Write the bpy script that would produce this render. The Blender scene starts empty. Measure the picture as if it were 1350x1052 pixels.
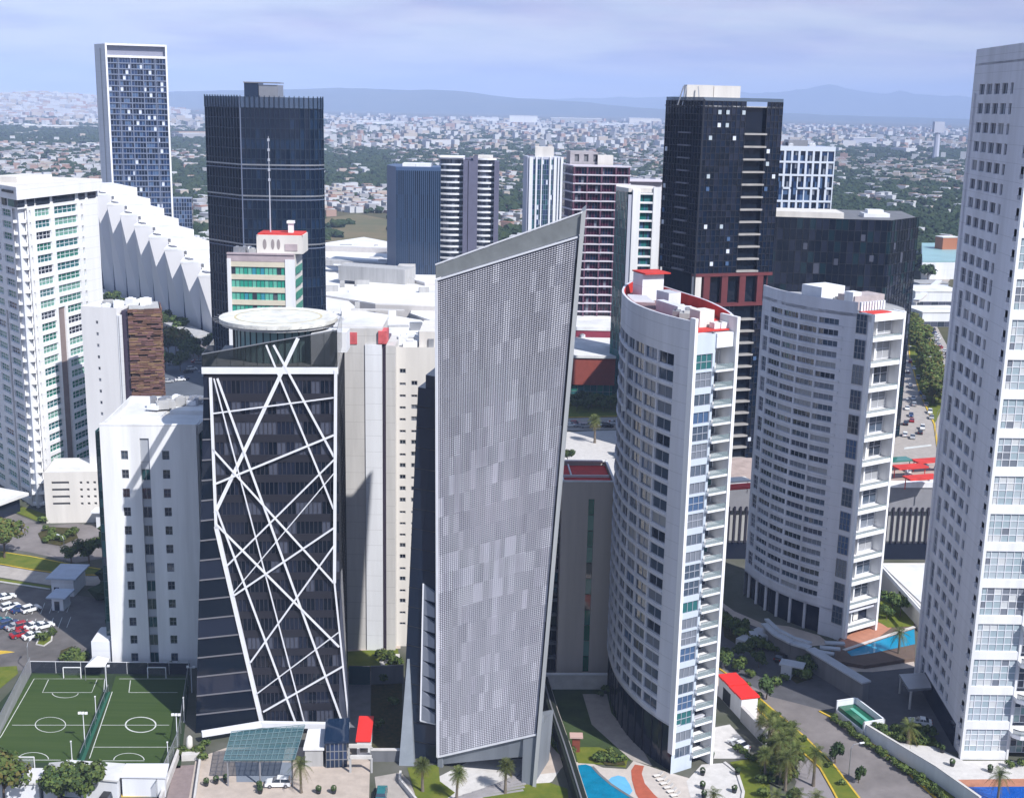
import bpy, math, random
from mathutils import Vector, Matrix
rnd = random.Random(7)
scn = bpy.context.scene
COL = scn.collection
rad = math.radians

# ------------------------------------------------------------------ camera
F, TH, RO, H = 1662.0, rad(13.2), rad(1.2), 115.0
cT, sT, cR, sR = math.cos(TH), math.sin(TH), math.cos(RO), math.sin(RO)
r0, u0, fwd = Vector((1, 0, 0)), Vector((0, sT, cT)), Vector((0, cT, -sT))
right = cR * r0 + sR * u0
up = -sR * r0 + cR * u0
cam_d = bpy.data.cameras.new("camera")
cam = bpy.data.objects.new("camera", cam_d)
COL.objects.link(cam)
cam.matrix_world = Matrix(((right.x, up.x, -fwd.x, 0), (right.y, up.y, -fwd.y, 0), (right.z, up.z, -fwd.z, H), (0, 0, 0, 1)))
cam_d.sensor_width = 36.0
cam_d.lens = 36.0 * F / 1350.0
cam_d.clip_start = 1.0
cam_d.clip_end = 60000.0
scn.camera = cam


def ray(u, v):
    return right * ((u - 675) / F) + up * (-(v - 526) / F) + fwd


def g(u, v, z=0.0):
    """ground (or height z) point seen at photo pixel u, v"""
    d = ray(u, v)
    t = (z - H) / d.z
    return (d.x * t, d.y * t)


def at(u, v, y):
    """x and z of the point at depth y seen at photo pixel u, v"""
    d = ray(u, v)
    t = y / d.y
    return d.x * t, H + d.z * t


# ------------------------------------------------------------------ materials
MATS = {}


def mat(name, col, rough=0.7, metal=0.0, ior=1.45, noise=0.0, scale=0.4, col2=None, bump=0.0, streak=False, spec=0.5, objvar=0.0, detail=5.0, joint=0.0, ripple=0.0, rscale=1.0):
    if name in MATS:
        return MATS[name]
    m = bpy.data.materials.new(name)
    m.use_nodes = True
    nt = m.node_tree
    b = nt.nodes["Principled BSDF"]
    b.inputs["Base Color"].default_value = (*col, 1)
    b.inputs["Roughness"].default_value = rough
    b.inputs["Metallic"].default_value = metal
    b.inputs["IOR"].default_value = ior
    b.inputs["Specular IOR Level"].default_value = spec
    src = None
    if noise > 0 or col2:
        geo = nt.nodes.new("ShaderNodeNewGeometry")
        mp = nt.nodes.new("ShaderNodeMapping")
        nt.links.new(geo.outputs["Position"], mp.inputs["Vector"])
        if streak:
            mp.inputs["Scale"].default_value = (1, 1, 0.08)
        n = nt.nodes.new("ShaderNodeTexNoise")
        n.inputs["Scale"].default_value = scale
        n.inputs["Detail"].default_value = detail
        n.inputs["Roughness"].default_value = 0.65
        nt.links.new(mp.outputs["Vector"], n.inputs["Vector"])
        r = nt.nodes.new("ShaderNodeMapRange")
        r.inputs["From Min"].default_value = 0.3
        r.inputs["From Max"].default_value = 0.7
        nt.links.new(n.outputs["Fac"], r.inputs["Value"])
        mx = nt.nodes.new("ShaderNodeMix")
        mx.data_type = "RGBA"
        c2 = col2 or tuple(c * (1 - noise) for c in col)
        c1 = col if col2 else tuple(min(1, c * (1 + noise * 0.35)) for c in col)
        mx.inputs[6].default_value = (*c1, 1)
        mx.inputs[7].default_value = (*c2, 1)
        nt.links.new(r.outputs["Result"], mx.inputs["Factor"])
        src = mx.outputs[2]
        if bump > 0:
            bp = nt.nodes.new("ShaderNodeBump")
            bp.inputs["Strength"].default_value = bump
            bp.inputs["Distance"].default_value = 0.1
            nt.links.new(n.outputs["Fac"], bp.inputs["Height"])
            nt.links.new(bp.outputs["Normal"], b.inputs["Normal"])
    if objvar > 0:
        oi = nt.nodes.new("ShaderNodeObjectInfo")
        hs = nt.nodes.new("ShaderNodeHueSaturation")
        mr = nt.nodes.new("ShaderNodeMapRange")
        mr.inputs["To Min"].default_value = 1 - objvar
        mr.inputs["To Max"].default_value = 1 + objvar
        nt.links.new(oi.outputs["Random"], mr.inputs["Value"])
        nt.links.new(mr.outputs["Result"], hs.inputs["Value"])
        hs.inputs["Color"].default_value = (*col, 1)
        if src:
            nt.links.new(src, hs.inputs["Color"])
        src = hs.outputs["Color"]
    if joint > 0:
        g2 = nt.nodes.new("ShaderNodeNewGeometry")
        sp = nt.nodes.new("ShaderNodeSeparateXYZ")
        nt.links.new(g2.outputs["Position"], sp.inputs[0])
        md = nt.nodes.new("ShaderNodeMath"); md.operation = "MODULO"; md.inputs[1].default_value = joint
        nt.links.new(sp.outputs["Z"], md.inputs[0])
        lt = nt.nodes.new("ShaderNodeMath"); lt.operation = "LESS_THAN"; lt.inputs[1].default_value = 0.09
        nt.links.new(md.outputs[0], lt.inputs[0])
        ml = nt.nodes.new("ShaderNodeMath"); ml.operation = "MULTIPLY"; ml.inputs[1].default_value = 0.45
        nt.links.new(lt.outputs[0], ml.inputs[0])
        mj = nt.nodes.new("ShaderNodeMix"); mj.data_type = "RGBA"
        mj.inputs[6].default_value = (*col, 1)
        if src:
            nt.links.new(src, mj.inputs[6])
        mj.inputs[7].default_value = (*[c * 0.45 for c in col], 1)
        nt.links.new(ml.outputs[0], mj.inputs["Factor"])
        src = mj.outputs[2]
    if ripple > 0:
        g3 = nt.nodes.new("ShaderNodeNewGeometry")
        n3_ = nt.nodes.new("ShaderNodeTexNoise"); n3_.inputs["Scale"].default_value = rscale; n3_.inputs["Detail"].default_value = 2
        nt.links.new(g3.outputs["Position"], n3_.inputs["Vector"])
        b3 = nt.nodes.new("ShaderNodeBump"); b3.inputs["Strength"].default_value = ripple; b3.inputs["Distance"].default_value = 1.0
        nt.links.new(n3_.outputs["Fac"], b3.inputs["Height"])
        nt.links.new(b3.outputs["Normal"], b.inputs["Normal"])
    if src:
        nt.links.new(src, b.inputs["Base Color"])
    MATS[name] = m
    return m


def foliage(name, c1, c2, trans=0.25, scale=0.5):
    if name in MATS:
        return MATS[name]
    m = mat(name, c1, 0.75, noise=0.2, scale=scale, col2=c2, spec=0.25, objvar=0.25)
    return m


white = mat("white_paint", (0.80, 0.805, 0.82), 0.6, noise=0.2, scale=0.25, streak=True)
white2 = mat("white_render", (0.72, 0.735, 0.77), 0.7, noise=0.14, scale=0.3, streak=True, joint=3.4)
white3 = mat("tower_render", (0.62, 0.63, 0.69), 0.65, noise=0.2, scale=0.22, streak=True, joint=3.05)
cream = mat("cream_render", (0.66, 0.63, 0.59), 0.75, noise=0.14, scale=0.3, streak=True)
concrete = mat("concrete", (0.42, 0.42, 0.42), 0.8, noise=0.22, scale=0.5, streak=True, bump=0.1)
pale_conc = mat("pale_concrete", (0.56, 0.545, 0.53), 0.8, noise=0.18, scale=0.35, streak=True, joint=3.6)
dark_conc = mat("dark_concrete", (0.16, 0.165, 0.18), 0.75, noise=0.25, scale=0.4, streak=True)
white_roof = mat("white_roof", (0.70, 0.70, 0.70), 0.8, noise=0.25, scale=0.12)
grey_roof = mat("grey_roof", (0.36, 0.36, 0.36), 0.85, noise=0.3, scale=0.25)
red_roof = mat("red_roof", (0.60, 0.045, 0.035), 0.75, noise=0.3, scale=0.4)
terracotta = mat("terracotta_wall", (0.26, 0.055, 0.035), 0.75, noise=0.2, scale=0.5)
maroon = mat("maroon_panel", (0.16, 0.02, 0.045), 0.6, noise=0.2, scale=0.3)
metal_w = mat("white_metal", (0.72, 0.73, 0.77), 0.35, metal=0.0, noise=0.06, scale=0.5)
metal_g = mat("grey_metal", (0.36, 0.37, 0.40), 0.4, metal=0.6, noise=0.1, scale=0.5)
dark_metal = mat("dark_metal", (0.03, 0.033, 0.04), 0.45, metal=0.3)
asphalt = mat("asphalt", (0.135, 0.125, 0.122), 0.9, noise=0.42, scale=0.14, bump=0.1)
asphalt2 = mat("worn_asphalt", (0.20, 0.18, 0.175), 0.9, noise=0.34, scale=0.13)
paving = mat("stone_paving", (0.38, 0.345, 0.315), 0.85, noise=0.2, scale=0.5)
paving2 = mat("beige_paving", (0.46, 0.39, 0.335), 0.85, noise=0.2, scale=0.4)
paving_w = mat("pale_paving", (0.56, 0.54, 0.52), 0.85, noise=0.16, scale=0.6)
deck = mat("terracotta_deck", (0.42, 0.19, 0.12), 0.8, noise=0.2, scale=0.8)
yellow_p = mat("yellow_paint", (0.62, 0.42, 0.04), 0.7, noise=0.3, scale=0.6)
white_p = mat("white_marking", (0.62, 0.64, 0.62), 0.7, noise=0.25, scale=0.8)
lawn = mat("lawn", (0.085, 0.125, 0.018), 0.95, noise=0.35, scale=0.35, col2=(0.16, 0.17, 0.03), spec=0.1)
turf = mat("sports_turf", (0.035, 0.065, 0.018), 0.95, noise=0.3, scale=0.12, col2=(0.055, 0.085, 0.026), spec=0.1)
_mp = [n for n in turf.node_tree.nodes if n.type == "MAPPING"][0]
_mp.inputs["Scale"].default_value = (0.12, 3.2, 1)
turf_strip = mat("green_strip", (0.02, 0.11, 0.07), 0.9, noise=0.2)
bed = mat("planting_bed", (0.03, 0.04, 0.015), 0.95, noise=0.5, scale=1.2, col2=(0.09, 0.07, 0.03), spec=0.1)
water = mat("pool_water", (0.004, 0.19, 0.33), 0.06, ior=1.33, noise=0.25, scale=0.5, ripple=0.12, rscale=2.5)
water2 = mat("blue_pool_water", (0.004, 0.085, 0.40), 0.06, ior=1.33, noise=0.25, scale=0.5, ripple=0.12, rscale=2.5)
water3 = mat("shallow_pool_water", (0.14, 0.42, 0.66), 0.08, ior=1.33, noise=0.1, scale=0.6)
bark = mat("bark", (0.12, 0.085, 0.06), 0.9, noise=0.3, scale=2.0)
palm_bark = mat("palm_bark", (0.17, 0.14, 0.11), 0.9, noise=0.3, scale=2.0)
leaf_a = foliage("leaf_mid", (0.06, 0.10, 0.022), (0.12, 0.15, 0.04))
leaf_b = foliage("leaf_dark", (0.026, 0.055, 0.02), (0.06, 0.09, 0.028))
leaf_c = foliage("leaf_olive", (0.09, 0.09, 0.02), (0.15, 0.125, 0.035))
leaf_p = foliage("leaf_palm", (0.065, 0.10, 0.025), (0.14, 0.15, 0.05))
leaf_f = foliage("leaf_far", (0.022, 0.045, 0.022), (0.045, 0.07, 0.03))


def glass(name, col, rough=0.07, ior=1.7, metal=0.0, noise=0.0):
    return mat(name, col, rough, metal=metal, ior=ior, noise=noise, scale=0.08, ripple=0.10, rscale=0.16)


gl_d = glass("window_glass_dark", (0.026, 0.036, 0.055), ior=1.9)
gl_m = glass("window_glass_blue", (0.065, 0.09, 0.13), ior=1.9)
gl_l = glass("window_curtain_pale", (0.30, 0.31, 0.33), 0.35, 1.5)
gl_g = glass("window_curtain_grey", (0.17, 0.19, 0.23), 0.2, 1.6)
gl_green = glass("green_glass", (0.03, 0.17, 0.13))
gl_green2 = glass("green_glass_pale", (0.16, 0.33, 0.27), 0.2)
gl_teal = glass("teal_glass", (0.01, 0.055, 0.065), 0.05)
gl_teal2 = glass("teal_glass_pale", (0.03, 0.13, 0.14), 0.08)
gl_navy = glass("navy_glass", (0.004, 0.011, 0.028), 0.06, 1.42)
gl_navy2 = glass("navy_glass_pale", (0.009, 0.024, 0.056), 0.08, 1.45)
gl_black = glass("black_glass", (0.005, 0.009, 0.018), 0.05, 1.42)
gl_black2 = glass("smoked_glass", (0.014, 0.019, 0.036), 0.08, 1.45)
gl_blind = glass("blind_behind_glass", (0.07, 0.078, 0.11), 0.2, 1.5)
gl_blue = glass("blue_glass", (0.012, 0.035, 0.10), 0.08, 1.6)
gl_blue2 = glass("blue_glass_pale", (0.06, 0.11, 0.21), 0.12, 1.6)
gl_maroon = glass("maroon_glass", (0.035, 0.006, 0.022), 0.1, 1.5)
gl_pale = glass("pale_curtained_glass", (0.40, 0.46, 0.50), 0.2, 1.6)
gl_pale2 = glass("pale_green_glass", (0.20, 0.31, 0.32), 0.12, 1.6)
gl_bright = glass("bright_window", (0.62, 0.66, 0.74), 0.3)


def clear_glass(name, col, alpha):
    if name in MATS:
        return MATS[name]
    m = mat(name, col, 0.05, ior=1.5)
    m.node_tree.nodes["Principled BSDF"].inputs["Alpha"].default_value = alpha
    return m


gl_rail = clear_glass("railing_glass", (0.25, 0.32, 0.34), 0.45)
gl_canopy = clear_glass("canopy_glass", (0.07, 0.16, 0.19), 0.5)
gl_parapet = clear_glass("parapet_glass", (0.015, 0.02, 0.022), 0.62)
net_m = clear_glass("fence_net", (0.35, 0.37, 0.38), 0.28)
net_d = clear_glass("fence_net_green", (0.02, 0.08, 0.06), 0.45)


# ------------------------------------------------------------------ mesh builder
class MB:
    def __init__(s):
        s.v, s.f, s.m = [], [], []

    def face(s, pts, m=0):
        n = len(s.v)
        s.v.extend([tuple(p) for p in pts])
        s.f.append(tuple(range(n, n + len(pts))))
        s.m.append(m)

    def hexa(s, a, m=0, mt=None):
        """8 corners: bottom 4 ccw, top 4 ccw"""
        n = len(s.v)
        s.v.extend([tuple(p) for p in a])
        for k, q in enumerate(((3, 2, 1, 0), (4, 5, 6, 7), (0, 1, 5, 4), (1, 2, 6, 5), (2, 3, 7, 6), (3, 0, 4, 7))):
            s.f.append(tuple(n + i for i in q))
            s.m.append(mt if (k == 1 and mt is not None) else m)

    def box(s, x0, y0, z0, x1, y1, z1, m=0, mt=None):
        s.hexa([(x0, y0, z0), (x1, y0, z0), (x1, y1, z0), (x0, y1, z0), (x0, y0, z1), (x1, y0, z1), (x1, y1, z1), (x0, y1, z1)], m, mt)

    def obox(s, c, ang, lx, ly, z0, z1, m=0, mt=None):
        ca, sa = math.cos(ang), math.sin(ang)
        P = [(c[0] + ca * a * lx / 2 - sa * b * ly / 2, c[1] + sa * a * lx / 2 + ca * b * ly / 2) for a, b in ((-1, -1), (1, -1), (1, 1), (-1, 1))]
        s.hexa([(x, y, z0) for x, y in P] + [(x, y, z1) for x, y in P], m, mt)

    def prism(s, poly, z0, z1, m=0, mt=None, bottom=True):
        n = len(s.v)
        k = len(poly)
        zb = z0 if isinstance(z0, (list, tuple)) else [z0] * k
        zt = z1 if isinstance(z1, (list, tuple)) else [z1] * k
        s.v.extend([(p[0], p[1], z) for p, z in zip(poly, zb)])
        s.v.extend([(p[0], p[1], z) for p, z in zip(poly, zt)])
        for i in range(k):
            j = (i + 1) % k
            s.f.append((n + i, n + j, n + k + j, n + k + i))
            s.m.append(m)
        s.f.append(tuple(n + k + i for i in range(k)))
        s.m.append(m if mt is None else mt)
        if bottom:
            s.f.append(tuple(n + i for i in reversed(range(k))))
            s.m.append(m)

    def bar(s, p, q, w, d=None, side=None, m=0):
        """square bar p->q, width w along 'side', d along the third axis"""
        p, q = Vector(p), Vector(q)
        ax = (q - p).normalized()
        sd = Vector(side) if side else (ax.cross(Vector((0, 0, 1))) if abs(ax.z) < 0.95 else Vector((1, 0, 0)))
        sd = (sd - ax * sd.dot(ax)).normalized()
        th = ax.cross(sd).normalized()
        a, b = sd * w / 2, th * (d or w) / 2
        s.hexa([p - a - b, p + a - b, p + a + b, p - a + b, q - a - b, q + a - b, q + a + b, q - a + b], m)

    def tube(s, pts, rs, n=8, m=0, cap=True):
        rings = []
        for i, p in enumerate(pts):
            p = Vector(p)
            a = Vector(pts[min(i + 1, len(pts) - 1)]) - Vector(pts[max(i - 1, 0)])
            a.normalize()
            e = Vector((1, 0, 0)) if abs(a.x) < 0.8 else Vector((0, 1, 0))
            e = (e - a * e.dot(a)).normalized()
            h = a.cross(e)
            r = rs[i] if isinstance(rs, (list, tuple)) else rs
            k = len(s.v)
            s.v.extend([tuple(p + (e * math.cos(t) + h * math.sin(t)) * r) for t in [2 * math.pi * j / n for j in range(n)]])
            rings.append(k)
        for a, b in zip(rings, rings[1:]):
            for j in range(n):
                s.f.append((a + j, a + (j + 1) % n, b + (j + 1) % n, b + j))
                s.m.append(m)
        if cap:
            s.f.append(tuple(rings[-1] + j for j in range(n)))
            s.m.append(m)
            s.f.append(tuple(rings[0] + j for j in reversed(range(n))))
            s.m.append(m)

    def build(s, name, mats, parent=None, origin=None, smooth=False):
        if not isinstance(mats, (list, tuple)):
            mats = [mats]
        me = bpy.data.meshes.new(name)
        o = origin if origin is not None else (wloc(parent) if parent else (0, 0, 0))
        ox, oy, oz = o
        me.from_pydata([(x - ox, y - oy, z - oz) for x, y, z in s.v], [], s.f)
        for mm in mats:
            me.materials.append(mm)
        if len(mats) > 1:
            me.polygons.foreach_set("material_index", s.m)
        if smooth:
            me.polygons.foreach_set("use_smooth", [True] * len(me.polygons))
        me.update()
        ob = bpy.data.objects.new(name, me)
        COL.objects.link(ob)
        if parent:
            ob.parent = parent
            po = wloc(parent)
            ob.location = (ox - po[0], oy - po[1], oz - po[2])
        else:
            ob.location = o
        WL[ob.name] = o
        return ob


WL = {}


def wloc(o):
    return WL[o.name]


def tag(o, label=None, cat=None, group=None, kind=None):
    if label:
        o["label"] = label
    if cat:
        o["category"] = cat
    if group:
        o["group"] = group
    if kind:
        o["kind"] = kind
    return o


def thing(name, label, cat, loc, group=None):
    o = bpy.data.objects.new(name, None)
    COL.objects.link(o)
    o.location = loc
    o.empty_display_size = 0.5
    WL[o.name] = tuple(loc)
    return tag(o, label, cat, group)


def copy_tree(o, loc=None, rz=0.0, sc=1.0, parent=None, swap=None):
    c = o.copy()
    COL.objects.link(c)
    if parent:
        c.parent = parent
    if loc is not None:
        c.location = loc
        c.rotation_euler = (0, 0, rz)
        c.scale = (sc, sc, sc)
        WL[c.name] = tuple(loc)
    if swap and o.data in swap:
        c.data = swap[o.data]
    for ch in o.children:
        copy_tree(ch, parent=c, swap=swap)
    return c


def simple(name, mb, mats, label, cat, group=None, origin=None, smooth=False):
    return tag(mb.build(name, mats, None, origin, smooth), label, cat, group)


def struct(name, mb, mats, kind="structure"):
    return tag(mb.build(name, mats), kind=kind)


# ------------------------------------------------------------------ facades
class Fac:
    """a vertical wall line, left to right as seen from outside"""

    def __init__(s, pts):
        s.p = [Vector((a[0], a[1])) for a in pts]
        s.b = [0.0]
        for a, b in zip(s.p, s.p[1:]):
            s.b.append(s.b[-1] + (b - a).length)
        s.L = s.b[-1]
        ns = []
        for a, b in zip(s.p, s.p[1:]):
            t = (b - a).normalized()
            ns.append(Vector((t.y, -t.x)))
        s.n = []
        for i in range(len(s.p)):
            q = ns[max(i - 1, 0)] + ns[min(i, len(ns) - 1)]
            s.n.append(q.normalized())

    def at(s, t, d=0.0):
        i = 0
        while i < len(s.b) - 2 and t > s.b[i + 1]:
            i += 1
        f = (t - s.b[i]) / (s.b[i + 1] - s.b[i])
        q = s.p[i].lerp(s.p[i + 1], f)
        n = s.n[i].lerp(s.n[i + 1], min(max(f, 0), 1)).normalized()
        q = q + n * d
        return (q.x, q.y)

    def pt(s, t, z, d=0.0):
        x, y = s.at(t, d)
        return (x, y, z)

    def brk(s, a, b):
        return [a] + [x for x in s.b if a + 0.02 < x < b - 0.02] + [b]


def fbox(mb, f, s0, s1, z0, z1, d0, d1, m=0, mt=None):
    bs = f.brk(s0, s1)
    for a, b in zip(bs, bs[1:]):
        mb.hexa([f.pt(a, z0, d1), f.pt(b, z0, d1), f.pt(b, z0, d0), f.pt(a, z0, d0), f.pt(a, z1, d1), f.pt(b, z1, d1), f.pt(b, z1, d0), f.pt(a, z1, d0)], m, mt)


def fquad(mb, f, s0, s1, z0, z1, d, m=0):
    bs = f.brk(s0, s1)
    for a, b in zip(bs, bs[1:]):
        mb.face([f.pt(a, z0, d), f.pt(b, z0, d), f.pt(b, z1, d), f.pt(a, z1, d)], m)


def wall(mb, f, s0, s1, z0, z1, ops, depth=0.3, m=0, mr=None):
    """a wall with real openings: ops = [(s0, s1, z0, z1)]"""
    mr = m if mr is None else mr
    S = sorted(set([round(x, 3) for x in f.brk(s0, s1)] + [round(x, 3) for o in ops for x in o[:2]]))
    Z = sorted(set([round(z0, 3), round(z1, 3)] + [round(x, 3) for o in ops for x in o[2:4]]))
    S2 = [S[0]]
    for x in S[1:]:
        if x - S2[-1] > 0.004:
            S2.append(x)
    si = {x: i for i, x in enumerate(S)}
    zi = {x: i for i, x in enumerate(Z)}
    hole = set()
    for o in ops:
        a, b = si[round(o[0], 3)], si[round(o[1], 3)]
        c, d = zi[round(o[2], 3)], zi[round(o[3], 3)]
        for i in range(a, b):
            for j in range(c, d):
                hole.add((i, j))
        for i in range(a, b):
            p, q = S[i], S[i + 1]
            mb.face([f.pt(p, o[2], 0), f.pt(q, o[2], 0), f.pt(q, o[2], -depth), f.pt(p, o[2], -depth)], mr)
            mb.face([f.pt(p, o[3], -depth), f.pt(q, o[3], -depth), f.pt(q, o[3], 0), f.pt(p, o[3], 0)], mr)
        for t, fl in ((o[0], 0), (o[1], 1)):
            mb.face([f.pt(t, o[2], 0), f.pt(t, o[2], -depth), f.pt(t, o[3], -depth), f.pt(t, o[3], 0)], mr)
    for i in range(len(S) - 1):
        j = 0
        while j < len(Z) - 1:
            if (i, j) in hole:
                j += 1
                continue
            k = j
            while k + 1 < len(Z) - 1 and (i, k + 1) not in hole:
                k += 1
            mb.face([f.pt(S[i], Z[j]), f.pt(S[i + 1], Z[j]), f.pt(S[i + 1], Z[k + 1]), f.pt(S[i], Z[k + 1])], m)
            j = k + 1


def one_window(mb, fb, f, o, depth, gi, fi, mull, rails=1, fw=0.09):
    s0, s1, z0, z1 = o
    fquad(mb, f, s0 + 0.02, s1 - 0.02, z0 + 0.02, z1 - 0.02, -depth + 0.02, gi)
    a, b = -depth + 0.03, -depth + 0.12
    fbox(fb, f, s0, s1, z0, z0 + fw, a, b, fi)
    fbox(fb, f, s0, s1, z1 - fw, z1, a, b, fi)
    fbox(fb, f, s0, s0 + fw, z0 + fw, z1 - fw, a, b, fi)
    fbox(fb, f, s1 - fw, s1, z0 + fw, z1 - fw, a, b, fi)
    for k in range(1, mull + 1):
        t = s0 + (s1 - s0) * k / (mull + 1)
        fbox(fb, f, t - fw / 2, t + fw / 2, z0 + fw, z1 - fw, a, b, fi)
    for k in range(1, rails + 1):
        t = z0 + (z1 - z0) * k / (rails + 1)
        fbox(fb, f, s0 + fw, s1 - fw, t - fw / 2, t + fw / 2, a, b + 0.01, fi)


def windows(parent, items, depth, glasses, weights, frame_m, sub=True, limit=100):
    """items: (fac, opening, mull, rails). The nearest `limit` are parts of their own, the rest one part"""
    def dist(it):
        x, y, z = it[0].pt((it[1][0] + it[1][1]) / 2, (it[1][2] + it[1][3]) / 2)
        return math.sqrt(x * x + y * y + (z - H) ** 2) / math.sqrt((it[1][1] - it[1][0]) * (it[1][3] - it[1][2]))
    items = sorted(items, key=dist)
    rest = MB()
    for k, (f, o, mull, rails) in enumerate(items):
        gi = rnd.choices(range(len(glasses)), weights)[0]
        if k < limit:
            a = MB()
            if sub:
                b = MB()
                one_window(a, b, f, o, depth, 0, 0, mull, rails)
                x, y, z = f.pt((o[0] + o[1]) / 2, o[2], -depth)
                w = a.build("window", glasses[gi], parent, (x, y, z))
                b.build("frame", frame_m, w)
            else:
                one_window(a, a, f, o, depth, 0, 1, mull, rails, 0.12)
                x, y, z = f.pt((o[0] + o[1]) / 2, o[2], -depth)
                a.build("window", [glasses[gi], frame_m], parent, (x, y, z))
        else:
            one_window(rest, rest, f, o, depth, gi, len(glasses), mull, rails)
    if rest.v:
        tag(rest.build("window", list(glasses) + [frame_m], parent), kind="stuff")


def curtain(mb, f, ss, zs, glasses_n, weights, d=0.0, mull_m=None, mw=0.12, md=0.12, row_bias=0.0, hrail=True):
    """panes and mullions of one glazed wall (pattern of one part)"""
    for j in range(len(zs) - 1):
        base = rnd.choices(range(glasses_n), weights)[0]
        for i in range(len(ss) - 1):
            gi = base if rnd.random() < row_bias else rnd.choices(range(glasses_n), weights)[0]
            fquad(mb, f, ss[i], ss[i + 1], zs[j], zs[j + 1], d, gi)
    if mull_m is not None:
        for s in ss:
            a, b = max(s - mw / 2, 0), min(s + mw / 2, f.L)
            fbox(mb, f, a, b, zs[0], zs[-1], d + 0.003, d + md, mull_m)
        if hrail:
            for z in zs:
                fbox(mb, f, ss[0], ss[-1], z - mw / 2, z + mw / 2, d + 0.003, d + md * 0.8, mull_m)


def lin(a, b, n):
    return [a + (b - a) * i / n for i in range(n + 1)]


class Box:
    """rectangular plan: front-left corner p, front direction t, width w, depth d"""

    def __init__(s, p, q, d):
        p, q = Vector(p), Vector(q)
        t = (q - p).normalized()
        b = Vector((-t.y, t.x))
        s.p, s.q, s.r, s.l = p, q, q + b * d, p + b * d
        s.w, s.d, s.t, s.bk = (q - p).length, d, t, b
        s.F, s.R, s.K, s.L = Fac([s.p, s.q]), Fac([s.q, s.r]), Fac([s.r, s.l]), Fac([s.l, s.p])
        s.poly = [s.p, s.q, s.r, s.l]
        s.c = (s.p + s.r) / 2
        s.ang = math.atan2(t.y, t.x)

    def inset(s, e):
        return [s.p + (s.t + s.bk) * e, s.q + (s.bk - s.t) * e, s.r - (s.t + s.bk) * e, s.l + (s.t - s.bk) * e]


def parapet(mb, f, z0, z1, th=0.3, m=0):
    fbox(mb, f, 0, f.L, z0, z1, -th, 0, m)


def roof_units(parent, poly, z, n, sizes=(1.2, 3.0), hs=(0.8, 2.0), m=None):
    xs = [p[0] for p in poly]
    ys = [p[1] for p in poly]
    c = (sum(xs) / len(xs), sum(ys) / len(ys))
    for _ in range(n):
        i = rnd.randrange(len(poly))
        a, b = rnd.random() * 0.8, rnd.random()
        e0, e1 = poly[i], poly[(i + 1) % len(poly)]
        x = c[0] + ((e0[0] * (1 - b) + e1[0] * b) - c[0]) * a
        y = c[1] + ((e0[1] * (1 - b) + e1[1] * b) - c[1]) * a
        mb = MB()
        h = rnd.uniform(*hs)
        w = rnd.uniform(*sizes)
        mb.obox((x, y), rnd.choice((0.1, 0.4, -0.2)), w, rnd.uniform(*sizes), z, z + h)
        mb.obox((x, y), 0.1, w * 0.5, w * 0.5, z + h, z + h + 0.25)
        mb.build("roof_unit", m or rnd.choice((white2, concrete, metal_g)), parent, (x, y, z))


def plantpos(u, v):
    x, y = g(u, v)
    return (x, y, 0.0)
# ================================================================== near towers
def lerp3(a, b, t):
    return tuple(a[i] + (b[i] - a[i]) * t for i in range(3))


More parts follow.
